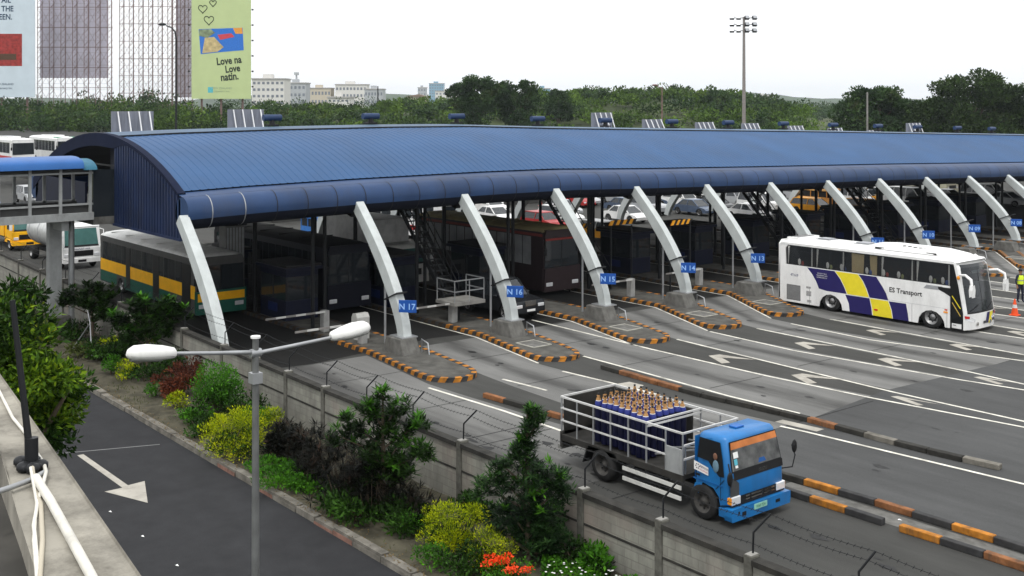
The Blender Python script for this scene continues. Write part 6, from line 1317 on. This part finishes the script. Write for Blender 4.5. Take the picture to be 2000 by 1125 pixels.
def crown(mb, px, Y, w_, h, mat, n, L, seed, z0=None): a = AT(px, Y); z0 = hz(px, Y) if z0 is None else z0; cloud(mb, (a[0], a[1], z0+h*.5), (w_/2,w_/2,h*.55), n, L, mat, seed, 10, .6, .3, .42, -.3)
for k in range(125):  # dark wood on the left and behind the plaza
    px = r.uniform(-150, 560); Y = r.uniform(296, 370); h = r.uniform(8.5, 12.0)*(1 if px < 380 else .75); crown(m, px, Y, r.uniform(8,14), h*r.uniform(.8,1.1), (FARG, FARM, FARG, FARL)[k % 4], 520, .85, k)
for k in range(230): # lighter scrub across the middle
    px = r.uniform(420, 1560); Y = r.uniform(305, 470); mt = (FARL, FARL, FARG, FARM)[r.randrange(4)]; crown(m, px, Y, r.uniform(7,17), r.uniform(2.4,6.4), mt, 480, .95, 200+k)
for k in range(40):
    px = r.uniform(1480, 2150); Y = r.uniform(290, 330); crown(m, px, Y, r.uniform(9,15), r.uniform(4,6.5), FARG if r.random() < .7 else FARL, 420, .62, 400+k, 0)
for k in range(46):
    px = r.uniform(420, 900); Y = r.uniform(480, 640); crown(m, px, Y, r.uniform(14,26), r.uniform(9.5,12.5), FARG, 330, .9, 500+k, 0)
for k in range(60):
    px = r.uniform(1480, 1720); Y = r.uniform(520, 900); crown(m, px, Y, r.uniform(18,30), r.uniform(8,10), FARG, 260, 1.3, 600+k, 0)
tag(m.build('far_woodland'), 'mass of scrub and trees covering the slope behind the toll plaza', 'woodland', kind='stuff')
def big_tree(label, px, Y, top, wd, mat, seed, n=5200, name='tree', blobs=None):
    a = AT(px, Y); t = thing(name, label, 'tree', (a[0], a[1], 0), group='large trees behind the plaza'); zt = ZY(top, Y); m = MB(); w_ = wd*Y/2190; r = random.Random(seed)
    for (bx_, bz, br) in blobs or [(0,.72,.42),(-.28,.6,.3),(.28,.6,.3),(0,.5,.42),(-.15,.85,.22),(.18,.83,.2),(-.36,.42,.25),(.36,.42,.25)]:
        c = (CR[0]*bx_*w_, CR[1]*bx_*w_, bz*zt); br *= 1.2; cloud(m, c, (br*w_,br*w_,br*w_*.6), int(n*br), .6, mat, seed+int(bx_*100)+int(bz*50), 12, .6, .3, .4, -.8)
    m.build('crown', t); m = MB(); m.tube([(0,0,-.4),(.2,.1,zt*.3),(0,0,zt*.75)],[.5,.4,.12],BARK,8)
    for (bx_, bz, br) in (blobs or [(-.28,.6,.3),(.28,.6,.3)]): m.tube([(0,0,zt*.3),(CR[0]*bx_*w_*.5,CR[1]*bx_*w_*.5,bz*zt*.75),(CR[0]*bx_*w_,CR[1]*bx_*w_,bz*zt)],[.25,.16,.05],BARK,5)
    m.build('trunk', t)
big_tree('tall dark spreading tree, left one of the pair rising above the scrub', 932, 285, 143, 104, FARG, 1, 7500, blobs=[(-.3,.74,.24),(-.08,.86,.24),(.18,.84,.22),(.34,.7,.22),(.08,.66,.3),(-.18,.6,.3),(0,.42,.38)])
big_tree('dark tree with two tufts, right one of the pair above the scrub', 1010, 288, 152, 74, FARG, 2, 6000, blobs=[(-.25,.84,.24),(.28,.86,.24),(0,.62,.4),(-.3,.6,.25),(.34,.66,.25),(0,.42,.45)])
big_tree('round dark tree right of the floodlight mast', 1715, 235, 172, 152, FARG, 3, 9500, blobs=[(-.22,.82,.2),(.05,.84,.2),(.24,.76,.2),(-.33,.64,.22),(.36,.62,.2),(0,.62,.34),(-.25,.4,.3),(.28,.4,.3),(0,.3,.35)])
big_tree('largest domed tree at the right edge behind the plaza', 1905, 228, 152, 215, leafmat('dome_tree_leaves', [(.01,.02,.008),(.024,.042,.013),(.045,.08,.02),(.06,.075,.03)], scale=.12), 4, 12500, blobs=[(-.05,.86,.24),(.15,.84,.2),(-.24,.74,.22),(.3,.72,.2),(0,.6,.38),(-.36,.56,.18),(.4,.52,.2),(-.25,.36,.3),(.25,.36,.3),(0,.25,.35)])
big_tree('small rounded tree on the skyline right of the tall pair', 1090, 330, 168, 50, FARG, 5, 2600)
big_tree('rounded tree top on the skyline left of the floodlight mast', 1400, 350, 170, 60, FARG, 6, 2600, blobs=[(0,.8,.4),(-.35,.7,.25),(.3,.72,.3)])
# distant buildings
def bldg(label, x0, x1, top, Y, col, rows, cols, name='building', roof=None, depth=18, base=205):
    a = AT((x0+x1)/2, Y); w_ = (x1-x0)*Y/2190; h = ZY(top, Y); t = thing(name, label, 'building', (a[0], a[1], -.3), rz=TH); m = MB(); m.box(-w_/2,w_/2,0,depth,0,h,col); m.build('wall', t)
    zb = ZY(base, Y); m = MB()
    for i in range(rows):
        for j in range(cols):
            z = h-(i+.75)*(h-zb)/rows; x = -w_/2+(j+.5)*w_/cols
            if not (i or j): m.box(-w_/cols*.28,w_/cols*.28,-.08,.02,0,(h-zb)/rows*.38,M('far_window',(.17,.19,.22),.3)); wo_ = m.build('window', t)
            else: w2 = wo_.copy(); COL.objects.link(w2)
            (wo_ if not (i or j) else w2).location = (x, 0, z)
    m = MB()
    if roof == 'gable': m.poly([(-w_/2-1,h),(w_/2+1,h),(w_*.1,h+w_*.13)],'y',-1,depth+1,M('far_brown_roof',(.22,.17,.14),.8))
    else: m.box(-w_/2-.5,w_/2+.5,-.5,depth+.5,h,h+.7,M('far_parapet',(.4,.39,.38),.8)); m.box(-w_*.2,w_*.1,3,8,h+.7,h+3,col)
    m.build('roof', t); return t
FW1 = M('far_white_wall',(.62,.61,.58),.8); FW2 = M('far_grey_wall',(.38,.4,.42),.8); FW3 = M('far_beige_wall',(.5,.45,.36),.8); FW4 = M('far_blue_glass',(.2,.34,.45),.3)
bldg('white four storey building right of the yellow billboard', 492, 555, 154, 620, FW1, 4, 7)
b = bldg('grey building with a rooftop antenna tower', 557, 597, 162, 800, FW2, 3, 5); m = MB(); zz = ZY(162,800); m.tube([(0,4,zz),(0,4,zz+7.5)],[1.0,.5],FW2,6); m.box(-1.6,1.6,3,5,zz+6,zz+8,FW2); m.build('antenna', b)
bldg('low beige building between the antenna building and the long white one', 601, 646, 172, 900, FW3, 2, 7); bldg('long white flat roofed building on the skyline', 655, 716, 165, 900, FW1, 3, 9); bldg('grey white block right of the long white building', 712, 748, 174, 860, FW2, 2, 6)
bldg('house with brown gable roof among the trees', 793, 833, 188, 640, FW3, 1, 3, roof='gable'); bldg('tall pale blue glass tower on the horizon', 838, 867, 163, 1500, FW4, 5, 6, base=190); bldg('small grey tower left of the blue glass tower', 816, 832, 171, 1400, FW2, 3, 3, base=195)
bldg('wide pale low building on the horizon behind the tall trees', 850, 905, 178, 1300, FW1, 2, 8, base=195); bldg('pale blue roofed hall just right of the tall pair of trees', 1046, 1075, 173, 1100, FW4, 1, 4, base=190); bldg('pale hall on the horizon right of the floodlight mast', 1478, 1502, 186, 1700, FW1, 1, 4, base=196)
bldg('low white warehouse among the far trees', 640, 682, 190, 560, FW1, 1, 5, base=200)
m = MB(); vs = []; fs = []; r = random.Random(2)
n = 160; hs_ = [20+8*math.sin(i*.21)+5*math.sin(i*.53+1)+3*r.random() for i in range(n+1)]
for i in range(n+1):
    for j, (Y, k) in enumerate(((2300,0),(2500,.8),(2700,1),(3000,.7),(3300,0))): a = AT(-1200+4400*i/n, Y); vs.append((a[0],a[1],-.5+hs_[i]*k))
for i in range(n):
    for j in range(4): a = i*5+j; fs.append((a,a+5,a+6,a+1))
m.add(vs, fs, M('far_hill_green',(.04,.06,.03),.95,var=.5,vs=.02), True); tag(m.build('far_hills'), kind='structure')
# highway barrier at the far left
x_, y_ = G(80,279); t = thing('highway_barrier', 'long low grey concrete barrier below the dark trees at far left', 'barrier', (x_, y_, 0)); m = MB(); m.poly([(-.4,-.3),(.4,-.3),(.25,.5),(.15,1.1),(-.15,1.1),(-.25,.5)],'x',-120,160,CONC); m.build('barrier_wall', t)
# ---------------------------------------------------------------- billboards
BY_ = 330.; k_ = BY_/2190
def board(name, label, x0, x1, y0, y1, Y, col, cat='billboard'):
    a = AT(x0, Y); t = thing(name, label, cat, (a[0], a[1], 0), rz=TH); return t, (x1-x0)*Y/2190, ZY(y1, Y), ZY(y0, Y)
t, w_, z0, z1 = board('billboard', 'pale yellow-green billboard reading Love na Love natin', 374, 490, -60, 193, BY_, None)
m = MB(); m.box(0,w_,0,.3,z0,z1,M('billboard_lime',(.47,.56,.28),.7,var=.04,vs=.3)); pn = m.build('panel', t)
INK = M('billboard_ink',(.025,.035,.025),.7)
P_ = lambda px, py: ((px-374)*k_, ZY(py, BY_))
m = MB()
def bl(pts, mat, y=-.02): m.add([(p[0], y, p[1]) for p in pts], [tuple(t_) for t_ in tessellate_polygon([[Vector((p[0],p[1],0)) for p in pts]])], mat)
for (hx, hy, hr) in ((396,17,9),(416,6,7),(408,39,10)):
    pts = [(hx+hr*.95*(math.sin(a)**3), hy-hr*(.81*math.cos(a)-.31*math.cos(2*a)-.12*math.cos(3*a)-.06*math.cos(4*a))) for a in [2*math.pi*q/24 for q in range(25)]]
    m.tube([(P_(*p)[0], -.03, P_(*p)[1]) for p in pts], .11, INK, 4)
m.build('heart_outline', pn); m = MB(); B1 = M('art_blue',(.03,.16,.55),.6); B2 = M('art_tan',(.5,.4,.2),.7,var=.3,vs=.8); B3 = M('art_green',(.2,.25,.15),.7,var=.5,vs=.8); B4 = M('art_red',(.55,.06,.08),.6); B5 = M('art_orange',(.7,.3,.05),.6)
bl([P_(388,57),(P_(474,54)),P_(476,98),P_(430,102),P_(392,106)], B1); bl([P_(389,58),P_(412,57),P_(420,64),P_(405,74),P_(389,70)], B3, -.04); bl([P_(400,74),P_(418,72),P_(430,85),P_(437,92),P_(425,101),P_(395,104)], B2, -.04); bl([P_(455,55),P_(473,54),P_(474,66),P_(460,66)], B5, -.04); bl([P_(425,68),P_(452,65),P_(458,72),P_(430,78)], B4, -.04); m.build('picture', pn)
m = MB(); ww = lambda s, px, py, sz, rot: text(m, s, (P_(px,py)[0], -.02, P_(px,py)[1]), (math.cos(rot),0,math.sin(rot)), (-math.sin(rot),0,math.cos(rot)), sz, INK, .02, fat=.03, align='LEFT', sx=.78)
ww('Love na', 424, 127, 3.0, .1); ww('Love', 441, 142, 2.9, .12); ww('natin.', 432, 158, 3.1, .1)
text(m, 'NEW ZEALAND', (P_(433,173)[0],-.02,P_(433,174)[1]), (1,0,0),(0,0,1), .85, M('faint_ink',(.3,.38,.25),.7), .02); text(m, 'CREAMERY INC.', (P_(433,173)[0],-.02,P_(433,180)[1]), (1,0,0),(0,0,1), .7, M('faint_ink',(0,0,0)), .02); bl([P_(406,170),P_(416,170),P_(416,181),P_(406,181)], M('logo_teal',(.1,.45,.5),.6)); m.build('lettering', pn)
POLE_ = M('lattice_steel',(.17,.11,.1),.6,var=.2); LIL = M('lilac_sheeting',(.55,.53,.62),.8,var=.1,vs=.2,dirt=.15)
def lattice(par, x0, x1, y0, y1, Y, nv, step, d=0, name='lattice', rx=0):
    k = Y/2190; m = MB(); zb = -.3; zt = ZY(y0, Y); 
    for i in range(nv):
        cx = (x0-rx + (x1-x0)*i/(nv-1))*k
        for o in (-.7, .7): m.beam((cx+o,d,zb),(cx+o,d,zt),.15,.15,POLE_,up=(0,1,0)); 
        m.beam((cx,d+1.6,zb),(cx,d+1.6,zt),.12,.12,POLE_,up=(0,1,0))
        z = 1.0; f = 1
        while z < zt: m.beam((cx-.9*f,d,z),(cx+.9*f,d,z+1.9),.07,.07,POLE_); m.beam((x0*k-rx*k-1,d+.1,z),((x1-rx)*k+1,d+.1,z),.05,.05,POLE_) if i == 0 else None; m.beam((cx-.9,d,z),(cx,d+1.6,z+1.9),.06,.06,POLE_); z += 1.9; f = -f
    z = 2.5; j = 0
    while z < zt: m.beam(((x0-rx)*k-1,d,z),((x1-rx)*k+1,d,z),.16,.16,POLE_) ; j += 1; z += step
    for i in range(nv-1):
        z = 2.5
        while z < zt-step: a_, b_2 = (x0-rx+(x1-x0)*i/(nv-1))*k, (x0-rx+(x1-x0)*(i+1)/(nv-1))*k; m.beam((a_,d+.2,z),(b_2,d+.2,z+step),.06,.06,POLE_); m.beam((b_2,d+.2,z),(a_,d+.2,z+step),.06,.06,POLE_); z += step
    return m.build(name, par)
m = MB(); 
for px in (392,430,472): m.beam(((px-374)*k_,1.2,-.3),((px-374)*k_,1.2,z1),.5,.5,POLE_,up=(0,1,0))
m.build('support_post', t); m = MB()
for q in range(7):
    for px in (371,495): m.box((px-374)*k_-.25,(px-374)*k_+.25,-1.2,-.9,ZY(25+30*q-4,BY_),ZY(25+30*q-7,BY_),BLACK); m.beam(((px-374)*k_,-1.0,ZY(25+30*q-6,BY_)),((374 if px<380 else 490)*k_-374*k_,.1,ZY(25+30*q-6,BY_)),.06,.06,POLE_)
m.build('spotlight', t)
t, w_, z0, z1 = board('billboard', 'white and pale blue billboard with a red picture cut off by the left edge', -55, 68, -60, 190, BY_, None)
m = MB(); m.box(0,w_,0,.3,z0,z1,M('billboard_pale',(.52,.6,.66),.7,var=.05,vs=.3)); pn = m.build('panel', t); P_ = lambda px, py: ((px+55)*k_, ZY(py, BY_)); m = MB()
bl([P_(-40,66),P_(43,66),P_(43,129),P_(-40,129)], M('art_dark_red',(.28,.03,.025),.6,var=.4,vs=1.2)); bl([P_(-38,105),P_(32,105),P_(32,117),P_(-38,117)], M('art_brown',(.08,.04,.02),.6),-.04); m.build('picture', pn)
m = MB(); NI = M('navy_ink',(.02,.05,.1),.6)
for s, px, py in (('AIL',4,5),('THE',4,22),('EEN.',0,38)): text(m, s, (P_(px,py)[0]-.2,-.02,P_(px,py)[1]), (1,0,0),(0,0,1), 2.3, NI, .02, fat=.02, align='LEFT', sx=.85)
text(m, 'NEW ZEALAND', (P_(8,165)[0],-.02,P_(8,166)[1]), (1,0,0),(0,0,1), .8, NI, .02); text(m, 'Creamery Inc.', (P_(8,165)[0],-.02,P_(8,174)[1]), (1,0,0),(0,0,1), .9, NI, .02); m.build('lettering', pn)
m = MB(); 
for px in (-40,0,50): m.beam(((px+55)*k_,1.2,-.3),((px+55)*k_,1.2,z1),.5,.5,POLE_,up=(0,1,0))
m.build('support_post', t)
a = AT(75, 345); t = thing('scaffold_tower', 'tall rusty lattice frame backed by lilac sheeting, left of the open one', 'billboard frame', (a[0],a[1],0), rz=TH); lattice(t, 78, 214, -70, 0, 345, 7, 6.2, 0, rx=75)
k = 345/2190; m = MB(); m.box(-.5,131*k,2.2,2.4,ZY(152,345),ZY(-70,345),LIL); m.build('sheeting', t)
a = AT(235, 350); t = thing('scaffold_tower', 'tall open lattice frame with the sky showing through', 'billboard frame', (a[0],a[1],0), rz=TH); lattice(t, 238, 332, -70, 0, 350, 6, 5.4, 0, rx=235)
a = AT(338, 352); t = thing('scaffold_tower', 'narrow lattice frame with lilac sheeting touching the yellow-green billboard', 'billboard frame', (a[0],a[1],0), rz=TH); lattice(t, 342, 372, -70, 0, 352, 3, 5.4, 0, rx=338)
k = 352/2190; m = MB(); m.box(.5*k*3,38*k,2.2,2.4,ZY(190,352),ZY(-70,352),LIL); m.build('sheeting', t)
# masts and lamps
a = AT(1453, 235); t = thing('floodlight_mast', 'tall floodlight mast with three rows of four lamps behind the canopy', 'floodlight mast', (a[0],a[1],0), rz=TH); k = 235/2190; m = MB(); m.cyl((0,0,-.3),(0,0,ZY(33,235)),.45,M('mast_grey',(.22,.2,.19),.6),r1=.25,n=12); m.build('mast', t)
for row in (35,48,60):
    z = ZY(row,235); m = MB(); m.beam((-2.6,0,z),(2.6,0,z),.12,.12,DSTEEL); m.build('crossarm', t)
    for dx in (-24,-11,5,20): m = MB(); m.poly([(-.45,-.35),(.45,-.35),(.45,.35),(-.45,.35)],'y',-.3,.25,DSTEEL); m.box(-.4,.4,-.34,-.3,-.3,.3,SILV); q = m.build('floodlight', t, rot=(rad(-30),0,rad(-15 if dx<0 else 15))); q.location = (dx*k,-.3,z)
def far_lamp(label, px, top, Y, arm, curve=False):
    a = AT(px, Y); t = thing('street_lamp', label, 'street lamp', (a[0],a[1],0), rz=TH); k = Y/2190; zt_ = ZY(top, Y); m = MB()
    if curve: pts = [(0,0,-.3),(0,0,zt_-25*k),(-2*k,0,zt_-12*k),(-9*k,0,zt_-4*k),(-20*k,0,zt_)]; m.tube(pts,[.2,.16,.14,.12,.1],DSTEEL,8); m.build('pole', t); m = MB(); m.ball((-27*k,0,zt_+.2),(8*k,.3,.25),DSTEEL); m.build('lamp_head', t)
    else:
        m.cyl((0,0,-.3),(0,0,zt_),.14,POLE_,r1=.08); m.build('pole', t)
        if arm: m = MB(); m.beam((0,0,zt_-.2),(-arm*k,0,zt_+.25),.1,.1,POLE_); m.build('arm', t); m = MB(); m.ball((-arm*k,0,zt_+.25),(.45,.2,.13),POLE_,8,5); m.build('lamp_head', t)
far_lamp('thin street lamp with one arm in front of the scrub slope', 1293, 170, 150, 14); far_lamp('curved dark street lamp in front of the lattice frames', 344, 50, 190, 0, True)
a = AT(1694, 160); t = thing('utility_pole', 'plain pale pole in front of the round dark tree', 'pole', (a[0],a[1],0)); m = MB(); m.cyl((0,0,-.3),(0,0,ZY(180,160)),.17,CONC,r1=.12); m.build('pole', t)
a = AT(738, 500); t = thing('utility_pole', 'thin dark pole on the skyline above the scrub', 'pole', (a[0],a[1],0)); m = MB(); m.cyl((0,0,-.3),(0,0,ZY(168,500)),.35,DSTEEL,r1=.25); m.build('pole', t)
# litter
m = MB(); r = random.Random(8)
for x, y in (*[G(px,py) for px,py in ((212,1000),(275,1048),(1753,1016),(342,1105))],): m.add([(x,y,.012),(x+.09,y+.02,.02),(x+.1,y+.05,.012),(x+.01,y+.05,.03)],[(0,1,2,3)],WHITE)
tag(m.build('litter'), 'small white scraps of litter on the road surfaces', 'litter', kind='stuff')
# ---------------------------------------------------------------- haze
m = MB(); m.box(-5200, 500, -1500, 5200, -2.4, 90, None)
hm = bpy.data.materials.new('haze_air'); hm.use_nodes = True; N = hm.node_tree.nodes; L = hm.node_tree.links; N.clear()
v = N.new('ShaderNodeVolumePrincipled'); v.inputs['Color'].default_value = (.84,.92,1,1); v.inputs['Density'].default_value = .00009; v.inputs['Anisotropy'].default_value = .2
o = N.new('ShaderNodeOutputMaterial'); L.new(v.outputs[0], o.inputs['Volume']); m.mats = [hm]; tag(m.build('haze'), kind='stuff')
